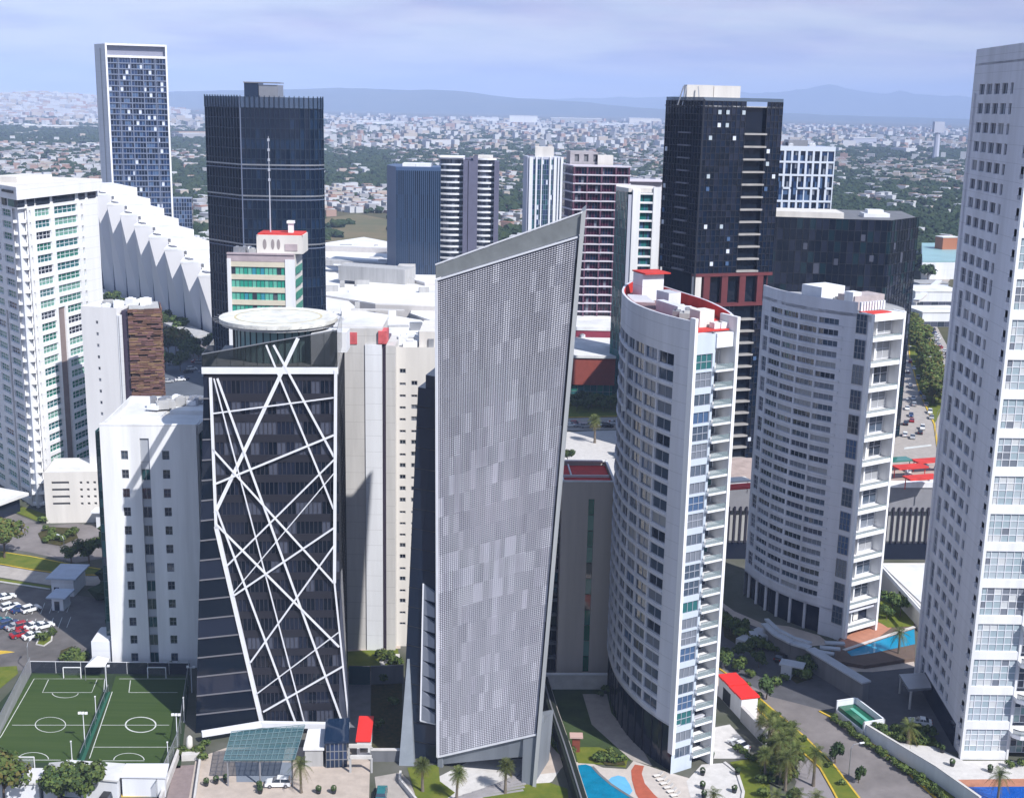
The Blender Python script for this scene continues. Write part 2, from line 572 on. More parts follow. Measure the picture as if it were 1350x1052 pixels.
# ------------------------------------------------------------------ grey screen tower
def build_screen_tower():
    FL0, FR0, FLt, FRt = (-11.8, 203.3, 0), (5.6, 197.5, 0), (-12.8, 205.0, 89.0), (11.0, 199.3, 98.8)
    T = thing("office_tower", "tall leaning grey office tower behind a slanted louvre screen", "office tower", (-3, 205, 0))
    n = Vector((-0.32, -0.947, 0))

    def P(s, zl, zr, d=0.0):
        a = lerp3(FL0, FLt, zl / 89.0)
        b = lerp3(FR0, FRt, zr / 98.8)
        q = Vector(lerp3(a, b, s)) + n * d
        return (q.x, q.y, q.z)

    zb, zt = (2.0, 10.0), (86.6, 95.0)

    def S(s, a, d=0.0):
        return P(s, zb[0] + (zt[0] - zb[0]) * a, zb[1] + (zt[1] - zb[1]) * a, d)
    # glazed wall behind the screen
    mb = MB()
    NF, NB = 25, 22
    for j in range(NF):
        for i in range(NB):
            w = [3, 5, 3, 0.9]
            if j in (8, 9, 10, 14, 15) or (i > 17 and j > 20):
                w = [2, 3, 4, 5]
            gi = rnd.choices(range(4), w)[0]
            s0, s1 = 0.012 + 0.945 * i / NB, 0.012 + 0.945 * (i + 1) / NB
            mb.face([S(s0, j / NF, -0.08), S(s1, j / NF, -0.08), S(s1, (j + 1) / NF, -0.08), S(s0, (j + 1) / NF, -0.08)], gi)
    mb.build("glazing", [gl_blind, mat("screen_back", (0.13, 0.135, 0.17), 0.5), mat("screen_back_mid", (0.26, 0.26, 0.31), 0.5), mat("screen_back_pale", (0.78, 0.78, 0.84), 0.5)], T)
    # the louvre screen
    mb = MB()
    NS, NT = 250, 110
    tone = [[rnd.choices(range(3), [3, 5, 4.5] if (j in (8, 9, 10, 13, 14, 15) or (i > 17 and j > 20)) else [4, 6, 1.2])[0] for i in range(NB)] for j in range(NF)]
    for k in range(NS):
        a0 = k / NS
        h = 0.60 / NS
        row0, row1 = [], []
        nv = len(mb.v)
        for i in range(NT + 1):
            s = 0.012 + 0.945 * i / NT
            zz = (0.14 if i % 2 else -0.14) / NS
            mb.v.append(S(s, a0 + zz + 0.2 / NS, 0.42))
            mb.v.append(S(s, a0 + h + zz + 0.2 / NS, 0.16))
            mb.v.append(S(s, a0 + zz + 0.16 / NS, 0.10))
        for i in range(NT):
            a, b = nv + 3 * i, nv + 3 * i + 3
            mb.f.append((a, b, b + 1, a + 1))
            mb.f.append((a + 2, b + 2, b, a))
            tn = tone[min(int(a0 * NF), NF - 1)][min(int(i / NT * NB), NB - 1)]
            mb.m += [tn, tn]
    mb.build("slat_screen", [mat("screen_metal_grey", (0.455, 0.455, 0.505), 0.5, metal=0.1, noise=0.22, scale=0.12, streak=True), mat("screen_metal", (0.50, 0.50, 0.55), 0.5, metal=0.1, noise=0.22, scale=0.12, streak=True), mat("screen_metal_pale", (0.575, 0.575, 0.625), 0.5, metal=0.05, noise=0.15, scale=0.12, streak=True)], T)
    # frame of the screen
    mb = MB()
    mb.bar(S(0.006, 0, 0.3), S(0.006, 1, 0.3), 0.4, 0.5, side=(1, -0.3, 0))
    mb.bar(S(0.0, 0, 0.3), S(0.962, 0, 0.3), 0.4, 0.3, side=n)
    mb.bar(S(0.0, 1, 0.3), S(0.962, 1, 0.3), 0.5, 0.3, side=n)
    mb.build("screen_frame", metal_w, T)
    # parapet band above it
    mb = MB()
    mb.hexa([P(0, 86.9, 95.3, 0.25), P(0.972, 86.9, 95.3, 0.25), P(0.972, 86.9, 95.3, -0.6), P(0, 86.9, 95.3, -0.6), P(0, 89, 98.6, 0.25), P(0.972, 89, 98.6, 0.25), P(0.972, 89, 98.6, -0.6), P(0, 89, 98.6, -0.6)])
    mb.build("parapet", mat("parapet_panel", (0.20, 0.215, 0.22), 0.6, noise=0.2, scale=0.4), T)
    mb = MB()
    mb.hexa([P(-0.002, 89.05, 98.65, 0.35), P(0.972, 89.05, 98.65, 0.35), P(0.972, 89.05, 98.65, -0.7), P(-0.002, 89.05, 98.65, -0.7), P(-0.002, 89.3, 98.9, 0.35), P(0.972, 89.3, 98.9, 0.35), P(0.972, 89.3, 98.9, -0.7), P(-0.002, 89.3, 98.9, -0.7)])
    mb.build("coping", metal_w, T)
    # right hand fin and groove
    mb = MB()
    bk = Vector((0.0, 1.0, 0)) * 8
    f = [Vector(P(0.975, 0, 0, 0.7)), Vector(P(1.01, 0, 0, 0.7)), Vector(P(1.01, 0, 0, -1.0)) + bk, Vector(P(0.975, 0, 0, -1.0)) + bk]
    h = [Vector(P(0.978, 89, 98.6, 0.7)), Vector(P(1.008, 89, 99.0, 0.7)), Vector(P(1.008, 89, 99.0, -1.0)) + bk, Vector(P(0.978, 89, 98.6, -1.0)) + bk]
    mb.hexa(f + h)
    mb.build("side_fin", mat("fin_concrete", (0.44, 0.45, 0.45), 0.7, noise=0.15, scale=0.4, streak=True), T)
    # body
    mb = MB()
    mb.hexa([P(0.005, 4, 12, -0.65), P(0.974, 4, 12, -0.65), Vector(P(0.974, 4, 12, -0.65)) + bk, Vector(P(0.005, 4, 12, -0.65)) + bk,
             P(0.005, 86, 94.5, -0.65), P(0.974, 86, 94.5, -0.65), Vector(P(0.974, 86, 94.5, -0.65)) + bk, Vector(P(0.005, 86, 94.5, -0.65)) + bk])
    mb.build("core_block", dark_conc, T)
    # soffit girder and legs
    gm = mat("leg_concrete", (0.20, 0.22, 0.25), 0.7, noise=0.2, scale=0.4, streak=True)
    mb = MB()
    mb.hexa([P(0.03, 0.2, 5.6, -0.3), P(0.975, 0.2, 5.6, -0.3), P(0.975, 0.2, 5.6, -3), P(0.03, 0.2, 5.6, -3), P(0.01, 1.9, 9.9, 0.0), P(0.975, 1.9, 9.9, 0.0), P(0.975, 4, 12, -3), P(0.01, 4, 12, -3)])
    mb.build("soffit_girder", gm, T)
    mb = MB()
    mb.hexa([P(0.86, 0, 0, 0.3), P(0.974, 0, 0, 0.3), P(0.974, 0, 0, -9), P(0.86, 0, 0, -9), P(0.84, 8, 9.2, 0.2), P(0.974, 8, 10, 0.2), P(0.974, 8, 10, -9), P(0.84, 8, 9.2, -9)])
    mb.build("leg", gm, T)
    mb = MB()
    mb.hexa([P(0.0, 0, 0, 0.2), P(0.05, 0, 0, 0.2), P(0.05, 0, 0, -10), P(0.0, 0, 0, -10), P(0.0, 3, 3, 0.1), P(0.05, 3, 3, 0.1), P(0.05, 3, 3, -10), P(0.0, 3, 3, -10)])
    mb.build("leg", gm, T)
    mb = MB()
    mb.hexa([P(0.3, 0, 0, -8), P(0.62, 0, 0, -8), P(0.62, 0, 0, -13), P(0.3, 0, 0, -13), P(0.3, 6, 8, -8), P(0.62, 6, 8, -8), P(0.62, 6, 8, -13), P(0.3, 6, 8, -13)])
    mb.build("lobby_glass", gl_black2, T)
    # navy wing on the left
    mb = MB()
    b4 = [(-18.6, 206.8), (-12.1, 204.2), (-7, 219), (-13.5, 221.5)]
    t4 = [(-15.9, 207.6), (-12.7, 206.0), (-8, 219), (-13, 221.5)]
    mb.hexa([(x, y, 0) for x, y in b4] + [(x, y, 68) for x, y in t4])
    mb.hexa([(-14.6, 207.4, 68), (-12.8, 206.2, 68), (-9, 219, 68), (-12, 221, 68), (-14.6, 207.4, 70.2), (-12.8, 206.2, 70.2), (-9, 219, 70.2), (-12, 221, 70.2)])
    mb.build("side_wing", mat("navy_cladding", (0.012, 0.022, 0.045), 0.25, noise=0.25, scale=0.15, streak=True, ior=1.5), T)
    mb = MB()
    for k in range(18):
        z = 3.5 + k * 3.6
        t = z / 68
        a = Vector((-18.6 + 2.7 * t, 206.8 + 0.8 * t, z)) + n * 0.05
        b = Vector((-12.1 - 0.6 * t, 204.2 + 1.8 * t, z)) + n * 0.05
        mb.bar(a, b, 0.12, 0.12)
    mb.build("cladding_groove", dark_metal, T)
    # folded panels
    pm = mat("fold_panel", (0.27, 0.29, 0.34), 0.5, noise=0.12, scale=0.6)
    z0, z1 = 8.0, 33.5
    N = 9

    def W(t, z, d):
        q = z / 68
        a = Vector((-18.6 + 2.7 * q, 206.8 + 0.8 * q, z))
        b = Vector((-12.1 - 0.6 * q, 204.2 + 1.8 * q, z))
        r = a.lerp(b, t) + n * d
        return tuple(r)
    for k in range(N):
        a, b = z0 + (z1 - z0) * k / N, z0 + (z1 - z0) * (k + 1) / N
        mb = MB()
        mb.hexa([W(0.56, a + 0.02, 0.35), W(0.99, a + 0.02, 0.75), W(0.99, a + 0.02, 0.1), W(0.56, a + 0.02, 0.1), W(0.56, b - 0.05, 0.35), W(0.99, b - 1.15, 0.75), W(0.99, b - 1.15, 0.1), W(0.56, b - 0.05, 0.1)])
        mb.build("fold_panel", pm, T)
    mb = MB()
    mb.bar(W(0.54, z0 - 0.2, 0.3), W(0.54, z1, 0.3), 0.25)
    mb.bar(W(0.54, z0 - 0.2, 0.3), W(0.99, z0 - 0.2, 0.3), 0.25)
    mb.build("panel_frame", metal_w, T)
    # pylon
    mb = MB()
    c = Vector((-17.4, 204.6, 0))
    w = 1.35
    mb.hexa([c + Vector((-w, -w, 0)), c + Vector((w, -w, 0)), c + Vector((w, w, 0)), c + Vector((-w, w, 0)), c + Vector((-0.15, 1.6, 19)), c + Vector((0.25, 1.6, 19)), c + Vector((0.25, 2, 19)), c + Vector((-0.15, 2, 19))])
    mb.build("pylon", mat("pylon_concrete", (0.24, 0.27, 0.31), 0.7, noise=0.15, scale=0.5), T)


build_screen_tower()


# ------------------------------------------------------------------ dark tower with the white diagonal braces
def build_lattice_tower():
    A, B = (-54.2, 216.4), (-31.0, 218.6)
    T = thing("office_tower", "dark glass tower crossed by white diagonal braces with a round helipad on top", "office tower", (-43, 230, 0))
    bx = Box(A, B, 27)
    f = bx.F
    n3 = Vector((bx.t.y, -bx.t.x, 0))
    mb = MB()
    mb.prism(bx.inset(0.35), 0, 67.2)
    mb.build("core_block", gl_black, T)
    mb = MB()
    for j in range(18):
        z0, z1 = 67.3 * j / 18, 67.3 * (j + 1) / 18
        row = rnd.choices([[6, 4, 1.6], [3, 4, 6], [8, 2, 0.5]], [4, 4, 3])[0]
        for i in range(15):
            s0, s1 = f.L * i / 15, f.L * (i + 1) / 15
            gi = rnd.choices(range(3), row)[0]
            fquad(mb, f, s0, s1, z0 + 0.5, z1 - 0.9, 0.0, gi)
        fbox(mb, f, 0, f.L, z1 - 0.9, z1 + 0.5, -0.3, 0.16, 3)
        for i in range(31):
            s = f.L * i / 30
            fbox(mb, f, max(s - 0.05, 0), min(s + 0.05, f.L), z0 + 0.5, z1 - 0.9, 0.004, 0.14, 4)
    mb.build("front_glazing", [gl_black, gl_black2, gl_blind, mat("dark_spandrel", (0.022, 0.022, 0.03), 0.35), mat("dark_mullion", (0.045, 0.045, 0.06), 0.5)], T)
    for fc in (bx.R, bx.L):
        mb = MB()
        curtain(mb, fc, lin(0, fc.L, 14), lin(0, 67.2, 18), 2, [5, 2], 0.02, 2, 0.14, 0.12)
        mb.build("side_glazing", [gl_black, gl_black2, dark_metal], T)

    def on(u, v, off):
        d = ray(u, v)
        p0 = Vector((A[0], A[1], 0)) + n3 * off
        o = Vector((0, 0, H))
        t = (p0 - o).dot(n3) / d.dot(n3)
        return o + d * t
    # folded lower left facet
    TL = Vector((A[0], A[1], 67))
    BL = Vector((-57.4, 213.4, 0))
    FB = on(345.5, 962, 0.35)
    FB.z = 0
    FT = on(284.5, 694, 0.35)
    mb = MB()
    N = 18

    FU = on(277.5, 498, 0.35)

    def le(t):
        return BL.lerp(TL + n3 * 0.3, t)

    def fe(t):
        z = le(t).z
        if z < FT.z:
            return FB.lerp(FT, z / FT.z)
        return FT.lerp(FU, min((z - FT.z) / (FU.z - FT.z), 1))
    for k in range(N):
        a, b = k / N, (k + 1) / N
        mb.face([le(a), fe(a), fe(b), le(b)], k % 3 == 2)
    mb.face([Vector((A[0], A[1], 0)), BL, TL + n3 * 0.3, TL])
    mb.build("folded_facet", [gl_black, gl_black2], T)
    for k in range(1, N):
        mb = MB()
        mb.bar(le(k / N) + n3 * 0.12, fe(k / N) + n3 * 0.12, 0.2, 0.2)
        mb.build("facet_ledge", mat("ledge", (0.14, 0.14, 0.16), 0.6), T)
    # right hand sliver
    mb = MB()
    RB = Vector((-29.3, 217.7, 0))
    RT = Vector((B[0], B[1], 30))
    R0 = Vector((B[0] - 0.6, B[1] - 0.1, 0))
    mb.face([R0 + n3 * 0.1, RB, RT + n3 * 0.1], 0)
    mb.face([RB, (-30, 222, 0), (B[0], B[1] + 3, 30), RT + n3 * 0.1], 0)
    mb.build("folded_facet", [gl_blind], T)
    # braces
    L = [((392.8, 446), (283.5, 676), 1.05), ((351, 455), (427.5, 640), .5), ((427.5, 640), (439.8, 671), .5), ((360.7, 455), (440.2, 602), .6),
         ((277.5, 545.6), (442, 524), .35), ((282, 499), (402, 955), .34), ((286.5, 499), (451.7, 953), .6), ((441.5, 573), (281, 639), .55),
         ((280, 592), (439.8, 768), .5), ((440.2, 606), (297.8, 747), .48), ((440, 624), (306, 783), .28), ((284, 690), (447, 852.5), .55),
         ((285.8, 672), (390, 953), .55), ((439.7, 696), (308, 785), .5), ((439.7, 720), (330, 873), .5), ((446, 833.5), (338.8, 914), .28), ((452, 878), (347, 938), .48)]
    for k, (a, b, w) in enumerate(L):
        mb = MB()
        off = 0.55 + 0.02 * k
        mb.bar(on(*a, off), on(*b, off), w * 0.6, 0.28, side=n3.cross(on(*b, off) - on(*a, off)))
        mb.build("brace", metal_w, T)
    for a, b, w in (((277.5, 498), (285, 696), .5), ((285, 694), (346.5, 958), .75), ((442.7, 488), (441, 768), .55), ((441, 768), (460, 952), .3)):
        mb = MB()
        p, q = on(*a, 0.6), on(*b, 0.6)
        mb.bar(p, q, w, 0.5, side=n3.cross(q - p))
        mb.build("edge_beam", metal_w, T)
    mb = MB()
    fbox(mb, f, -0.3, f.L + 0.1, 67.75, 68.9, -0.4, 0.7)
    mb.build("roof_beam", metal_w, T)
    # smoked parapet
    mb = MB()
    zl, zr = 71.2, 75.6
    a0, b0 = f.pt(-0.2, 68.95, 0.5), f.pt(f.L, 68.95, 0.5)
    mb.hexa([a0, b0, f.pt(f.L, 68.95, 0.38), f.pt(-0.2, 68.95, 0.38), f.pt(-0.2, zl, 0.5), f.pt(f.L, zr, 0.5), f.pt(f.L, zr, 0.38), f.pt(-0.2, zl, 0.38)])
    mb.hexa([f.pt(-0.2, 68.95, 0.36), f.pt(-0.1, 68.95, 0.36), f.pt(-0.1, 68.95, -14), f.pt(-0.2, 68.95, -14), f.pt(-0.2, zl, 0.36), f.pt(-0.1, zl, 0.36), f.pt(-0.1, zl, -14), f.pt(-0.2, zl, -14)])
    mb.hexa([f.pt(f.L - .1, 68.95, 0.36), f.pt(f.L, 68.95, 0.36), f.pt(f.L, 68.95, -20), f.pt(f.L - .1, 68.95, -20), f.pt(f.L - .1, zr, 0.36), f.pt(f.L, zr, 0.36), f.pt(f.L, zr, -20), f.pt(f.L - .1, zr, -20)])
    mb.build("parapet_glass", gl_parapet, T)
    mb = MB()
    mb.bar(f.pt(-0.2, zl, 0.45), f.pt(f.L, zr, 0.45), 0.16)
    for i in range(1, 10):
        t = i / 10
        mb.bar(f.pt(f.L * t, 69, 0.3), f.pt(f.L * t, zl + (zr - zl) * t, 0.3), 0.08)
    mb.build("parapet_rail", metal_g, T)
    mb = MB()
    mb.prism(bx.inset(0.2), 67.25, 67.6)
    mb.build("roof", grey_roof, T)
    # drum and helipad
    C = (-44.3, 234.6)
    circ = lambda r, k=48: [(C[0] + r * math.cos(2 * math.pi * i / k), C[1] + r * math.sin(2 * math.pi * i / k)) for i in range(k)]
    mb = MB()
    mb.prism(circ(8.4), 67.65, 73.7, 0)
    mb.build("drum", [gl_pale2], T)
    mb = MB()
    for i, p in enumerate(circ(8.45, 40)):
        mb.box(p[0] - 0.09, p[1] - 0.09, 67.7, p[0] + 0.09, p[1] + 0.09, 73.7)
    mb.build("drum_mullion", dark_metal, T)
    mb = MB()
    mb.prism(circ(10.6), 73.75, 74.3, 1)
    mb.prism(circ(11.0), 74.3, 75.0, 0)
    hp = mb.build("helipad", [mat("helipad_concrete", (0.68, 0.675, 0.63), 0.85, noise=0.3, scale=0.5), concrete], T)
    mb = MB()
    a, b = circ(8.2), circ(7.8)
    for i in range(48):
        j = (i + 1) % 48
        mb.face([(*a[i], 75.03), (*a[j], 75.03), (*b[j], 75.03), (*b[i], 75.03)])
    mb.build("ring_marking", mat("worn_yellow", (0.62, 0.55, 0.34), 0.8, noise=0.4, scale=1.0), hp)
    mb = MB()
    for k in range(36):
        p = circ(11.1, 36)[k]
        mb.bar((p[0], p[1], 74.5), (C[0] + (p[0] - C[0]) * 1.1, C[1] + (p[1] - C[1]) * 1.1, 74.75), 0.08)
    mb.build("safety_net_bracket", metal_g, hp)
    mb = MB()
    mb.box(-37, 226, 67.65, -33.5, 232, 73.2)
    mb.build("lift_housing", white2, T)
    mb = MB()
    mb.box(-36, 238, 67.65, -32, 243, 71.5)
    mb.build("lift_housing", white2, T)
    # base slab beam
    mb = MB()
    p = [g(266, 966, 2.2), g(345, 953, 2.2), g(461, 955, 2.2)]
    for a, b in zip(p, p[1:]):
        mb.bar((*a, 2.0), (*b, 2.0), 1.0, 0.9, side=(0, 1, 0))
    mb.build("base_beam", metal_w, T)


build_lattice_tower()


# ------------------------------------------------------------------ white office block on the left
def build_white_block():
    A, B = (-81.2, 240.2), (-62.4, 241.2)
    T = thing("office_block", "plain white office block with two columns of small square windows", "office block", (-72, 252, 0))
    bx = Box(A, B, 24)
    f = bx.F
    ops, items = [], []
    zs = [44.6 - 3.93 * i for i in range(12)]
    for z in zs:
        for s in (3.9, 12.0):
            o = (s, s + 1.4, max(z, .6), max(z, .6) + 1.85)
            ops.append(o)
            items.append((f, o, 1, 1))
    strip = (7.7, 9.5, 0.4, 49.0)
    ops.append(strip)
    mb = MB()
    wall(mb, f, 0, f.L, 0, 51.6, ops, 0.35)
    fbox(mb, f, 0, 0.02, 0, 51.6, -5, 0)
    fbox(mb, f, f.L - 0.02, f.L, 0, 51.6, -5, 0)
    fbox(mb, f, 0, f.L, 51.6, 51.9, -0.6, 0.06)
    mb.build("front_wall", white, T)
    windows(T, items, 0.35, [gl_d, gl_m, gl_blind], [5, 3, 1.5], mat("slate_frame", (0.16, 0.17, 0.19), 0.5))
    panel = mat("grey_infill", (0.36, 0.38, 0.42), 0.6)
    for i, z in enumerate(zs):
        mb = MB()
        if i == 0:
            fquad(mb, f, 7.7, 9.5, z - .6, 49.0, -0.34)
            mb.build("infill_panel", panel, T)
            continue
        zz = max(z - 0.4, .4)
        o = (7.7, 9.5, zz, zz + 2.35)
        fb = MB()
        one_window(mb, fb, f, o, 0.35, 0, 0, 1, 0)
        w = mb.build("stair_window", rnd.choice((gl_d, gl_m, gl_teal, gl_d)), T)
        fb.build("frame", metal_g, w)
        mb = MB()
        fquad(mb, f, 7.7, 9.5, zz + 2.36, zz + 3.91, -0.34)
        mb.build("infill_panel", panel, T)
    # glass flanks
    b2 = Box((-83.0, 243.2), (-60.7, 244.4), 22)
    mb = MB()
    mb.prism(b2.inset(0.3), 0, 49.5)
    mb.build("core_block", gl_teal, T)
    for fc in (b2.F, b2.L, b2.R):
        mb = MB()
        curtain(mb, fc, lin(0, fc.L, 16), lin(0, 49.6, 28), 3, [5, 3, 1], 0, 3, 0.1, 0.1)
        mb.build("side_glazing", [gl_teal, gl_teal2, gl_m, mat("teal_frame", (0.05, 0.11, 0.12), 0.4)], T)
    mb = MB()
    ro = [(-81.0, 241.5), (-62.2, 242.4), (-61.8, 266.5), (-82.5, 265.5)]
    mb.prism(ro, 49.65, 50.6)
    for p, q in zip(ro, ro[1:] + ro[:1]):
        mb.bar((*p, 51.1), (*q, 51.1), 0.3, 1.0, side=(1, 0, 0) if abs(p[0] - q[0]) < 3 else (0, 1, 0))
    mb.prism([(-80, 250), (-72, 250.5), (-72, 258), (-80, 257.6)], 50.6, 51.0)
    mb.prism([(-71, 254), (-63, 254.5), (-63, 264), (-71, 264)], 50.6, 51.4)
    mb.build("roof", white_roof, T)
    roof_units(T, [(-80, 252), (-64, 253), (-64, 263), (-80, 262)], 51.45, 14)
    mb = MB()
    for q in range(3):
        mb.bar((-69 + q * 2.2, 262, 50.7), (-66 + q * 2.2, 256, 54.0), 0.15)
    mb.build("roof_truss", metal_w, T)


build_white_block()


# ------------------------------------------------------------------ curved residential tower one (red roof terraces)
def catmull(pts, k=4):
    out = []
    for i in range(len(pts) - 1):
        p0, p1, p2, p3 = (Vector(pts[max(i - 1, 0)]), Vector(pts[i]), Vector(pts[i + 1]), Vector(pts[min(i + 2, len(pts) - 1)]))
        for j in range(k):
            t = j / k
            q = 0.5 * ((2 * p1) + (p2 - p0) * t + (2 * p0 - 5 * p1 + 4 * p2 - p3) * t * t + (3 * p1 - p0 - 3 * p2 + p3) * t ** 3)
            out.append((q.x, q.y))
    out.append(tuple(pts[-1]))
    return out


def balcony(T, f, s0, s1, z, d, slab=0.35, rail_m=None, slab_m=None, solid=0.0, d_in=0.0):
    mb = MB()
    fbox(mb, f, s0, s1, z - slab, z, d_in, d)
    if solid:
        fbox(mb, f, s0, s1, z, z + solid, d - 0.15, d)
    b = mb.build("balcony", slab_m or white, T)
    mb = MB()
    fbox(mb, f, s0 + 0.05, s1 - 0.05, z + solid + 0.02, z + solid + (0.5 if solid else 1.0), d - 0.12, d - 0.06, 0)
    fbox(mb, f, s0 + 0.05, s1 - 0.05, z + solid + (0.5 if solid else 1.0), z + solid + (0.56 if solid else 1.06), d - 0.14, d - 0.04, 1)
    mb.build("railing", [rail_m or gl_rail, metal_g], b)


def build_curved_one():
    T = thing("residential_tower", "curved grey white apartment tower with red roof terraces", "apartment tower", (29, 215, 0))
    left = catmull([(23.5, 250.5), (21.3, 243), (20.2, 235), (20.3, 228), (21.0, 221.5), (22.6, 215.3), (24.9, 209.6), (27.3, 205.2), (29.4, 202.2)], 4)
    F_ = (29.4, 202.2)
    Tt = (36.9, 206.8)
    back = catmull([Tt, (36.9, 214.6), (35.0, 226), (31.8, 235.5), (28.2, 245), (23.5, 250.5)], 4)
    fl, fr, fb = Fac(left), Fac([F_, Tt]), Fac(back)
    ZT, ZB = 81.0, 9.0
    L = fl.L
    # the solid edge band at the right end of the curve
    band = 4.6
    ops, items = [], []
    cols = []
    s = L - band
    w = [4.6, 4.4, 4.2, 4.0, 3.8, 3.6, 3.6, 3.6, 3.6]
    for k, ww in enumerate(w):
        cols.append((s - ww, s))
        s -= ww + 0.42
    nf = 23
    fh = (ZT - 5.6 - ZB - 1.0) / nf
    for i in range(nf):
        z0 = ZB + 1.2 + fh * i
        for k, (a, b) in enumerate(cols):
            hh = fh - 0.78
            o = (a, b, z0, z0 + hh)
            if o[0] < 0.5:
                continue
            ops.append(o)
            items.append((fl, o, 1, 0))
    mb = MB()
    wall(mb, fl, 0, L, ZB, ZT, ops, 0.4)
    for i in range(nf):
        fbox(mb, fl, 0.4, L - band, ZB + 1.2 + fh * i - 0.5, ZB + 1.2 + fh * i - 0.22, 0.002, 0.16)
    mb.build("curved_wall", white3, T)
    frm = mat("blue_grey_frame", (0.36, 0.38, 0.44), 0.5)
    windows(T, items, 0.4, [gl_d, gl_m, gl_g, gl_l, gl_blue2], [3, 6, 5, 1.2, 1.2], frm)
    # narrow right face
    fops, fit = [], []
    z = ZB - 6.5
    k = 0
    while z < ZT - 7.5:
        o = (0.75, 4.2, z + 0.2, z + (2.2 if k % 4 < 2 else 2.85))
        fops.append(o)
        fit.append((fr, o, 2, 1 if k % 4 > 1 else 0))
        z += 3.05
        k += 1
    mb = MB()
    wall(mb, fr, 0, 4.7, 0, ZT - 2.2, fops, 0.25)
    fbox(mb, fr, 4.7, 4.72, 0, ZT - 2.2, -4.0, 0)
    mb.build("end_wall", mat("cool_white_wall", (0.50, 0.56, 0.64), 0.6, noise=0.1, scale=0.3, streak=True), T)
    windows(T, fit, 0.25, [gl_m, gl_blue2, gl_teal2, gl_g, gl_d], [4, 2, 1, 3, 2], frm)
    mb = MB()
    fbox(mb, fr, 4.72, fr.L - 0.5, 0, ZT - 4.6, -3.2, -3.0, 0)
    mb.build("loggia_back", [white], T)
    z = 2.6
    while z < ZT - 7:
        mb = MB()
        fb2 = MB()
        o = (5.0, fr.L - 0.8, z + 0.1, z + 2.4)
        one_window(mb, fb2, fr, o, 2.9, 0, 0, 2, 0)
        wn = mb.build("loggia_door", rnd.choice((gl_d, gl_m, gl_teal2, gl_l, gl_d)), T)
        fb2.build("frame", metal_w, wn)
        balcony(T, fr, 4.4, fr.L - 0.25, z, 0.75, d_in=-3.0)
        z += 3.05
    mb = MB()
    fbox(mb, fr, fr.L - 0.5, fr.L + 0.15, 0, ZT + 0.4, -3.5, 0.9)
    mb.build("edge_fin", white, T)
    mb = MB()
    fbox(mb, fr, -0.25, 0.35, ZB - 5, ZT + 0.6, -0.8, 0.5)
    mb.build("edge_fin", white, T)
    mb = MB()
    fbox(mb, fr, 4.7, fr.L - 0.5, ZT - 4.6, ZT - 2.2, -3.0, 0.3)
    mb.build("loggia_fascia", white2, T)
    # back wall, floors, lobby, roof
    mb = MB()
    fquad(mb, fb, 0, fb.L, 0, ZT, 0)
    mb.build("back_wall", white3, T)
    plan = left + back[1:-1]
    mb = MB()
    lob = [(x + (29 - x) * 0.07, y + (222 - y) * 0.07) for x, y in plan]
    mb.prism(lob, 0, ZB + 0.2)
    mb.build("lobby_glass", gl_black2, T)
    mb = MB()
    fll = Fac([(x + (29 - x) * 0.068, y + (222 - y) * 0.068) for x, y in left])
    for k in range(16):
        t = fll.L * k / 16 + 0.5
        fbox(mb, fll, t, t + 0.12, 0.05, ZB, 0.0, 0.15)
    mb.build("lobby_mullion", dark_metal, T)
    mb = MB()
    mb.prism(plan, ZB - 0.05, ZB + 0.18, 0)
    mb.prism([(x + (29 - x) * 0.03, y + (222 - y) * 0.03) for x, y in plan], ZT - 2.4, ZT - 2.0, 0, 1)
    mb.build("roof", [white3, mat("dusky_terrace", (0.20, 0.13, 0.14), 0.85, noise=0.35, scale=0.6)], T)
    mb = MB()
    mb.prism([(29.9, 203.4), (35.9, 206.9), (36.2, 214.4), (34.3, 225.4), (31.2, 223), (29.8, 212)], ZT - 1.98, ZT - 1.8)
    mb.build("red_terrace", red_roof, T)
    mb = MB()
    for fc, z0 in ((fl, ZT), (fb, ZT)):
        bs = fc.b
        for a, b in zip(bs, bs[1:]):
            mb.hexa([fc.pt(a, ZT - 2.0, -0.01), fc.pt(b, ZT - 2.0, -0.01), fc.pt(b, ZT - 2.0, -0.4), fc.pt(a, ZT - 2.0, -0.4), fc.pt(a, ZT + .05, -0.01), fc.pt(b, ZT + .05, -0.01), fc.pt(b, ZT + .05, -0.4), fc.pt(a, ZT + .05, -0.4)], 0)
            mb.hexa([fc.pt(a, ZT - 2.0, -0.42), fc.pt(b, ZT - 2.0, -0.42), fc.pt(b, ZT - 2.0, -0.5), fc.pt(a, ZT - 2.0, -0.5), fc.pt(a, ZT, -0.42), fc.pt(b, ZT, -0.42), fc.pt(b, ZT, -0.5), fc.pt(a, ZT, -0.5)], 1)
    mb.build("parapet", [white3, red_roof], T)
    mb = MB()
    mb.obox((31.6, 209.4), 0.5, 3.0, 2.8, ZT - 2, ZT + 1.0)
    mb.build("lift_housing", cream, T)
    mb = MB()
    mb.obox((27.4, 219), -1.2, 8, 1.4, ZT - 2, ZT + 0.5, 0, 1)
    mb.obox((28.0, 227), -1.1, 4, 2.6, ZT - 2, ZT + 1.4, 0, 1)
    mb.build("terrace_wall", [white3, white3], T)
    mb = MB()
    mb.obox((25.6, 240), -1.2, 4, 4.5, ZT - 2, ZT + 3.0, 0, 1)
    mb.build("lift_housing", [white2, red_roof], T)
    mb = MB()
    mb.obox((26.1, 240), -1.2, 5.6, 5.4, ZT + 3.05, ZT + 3.3, 0)
    mb.build("roof_canopy", [red_roof], T)
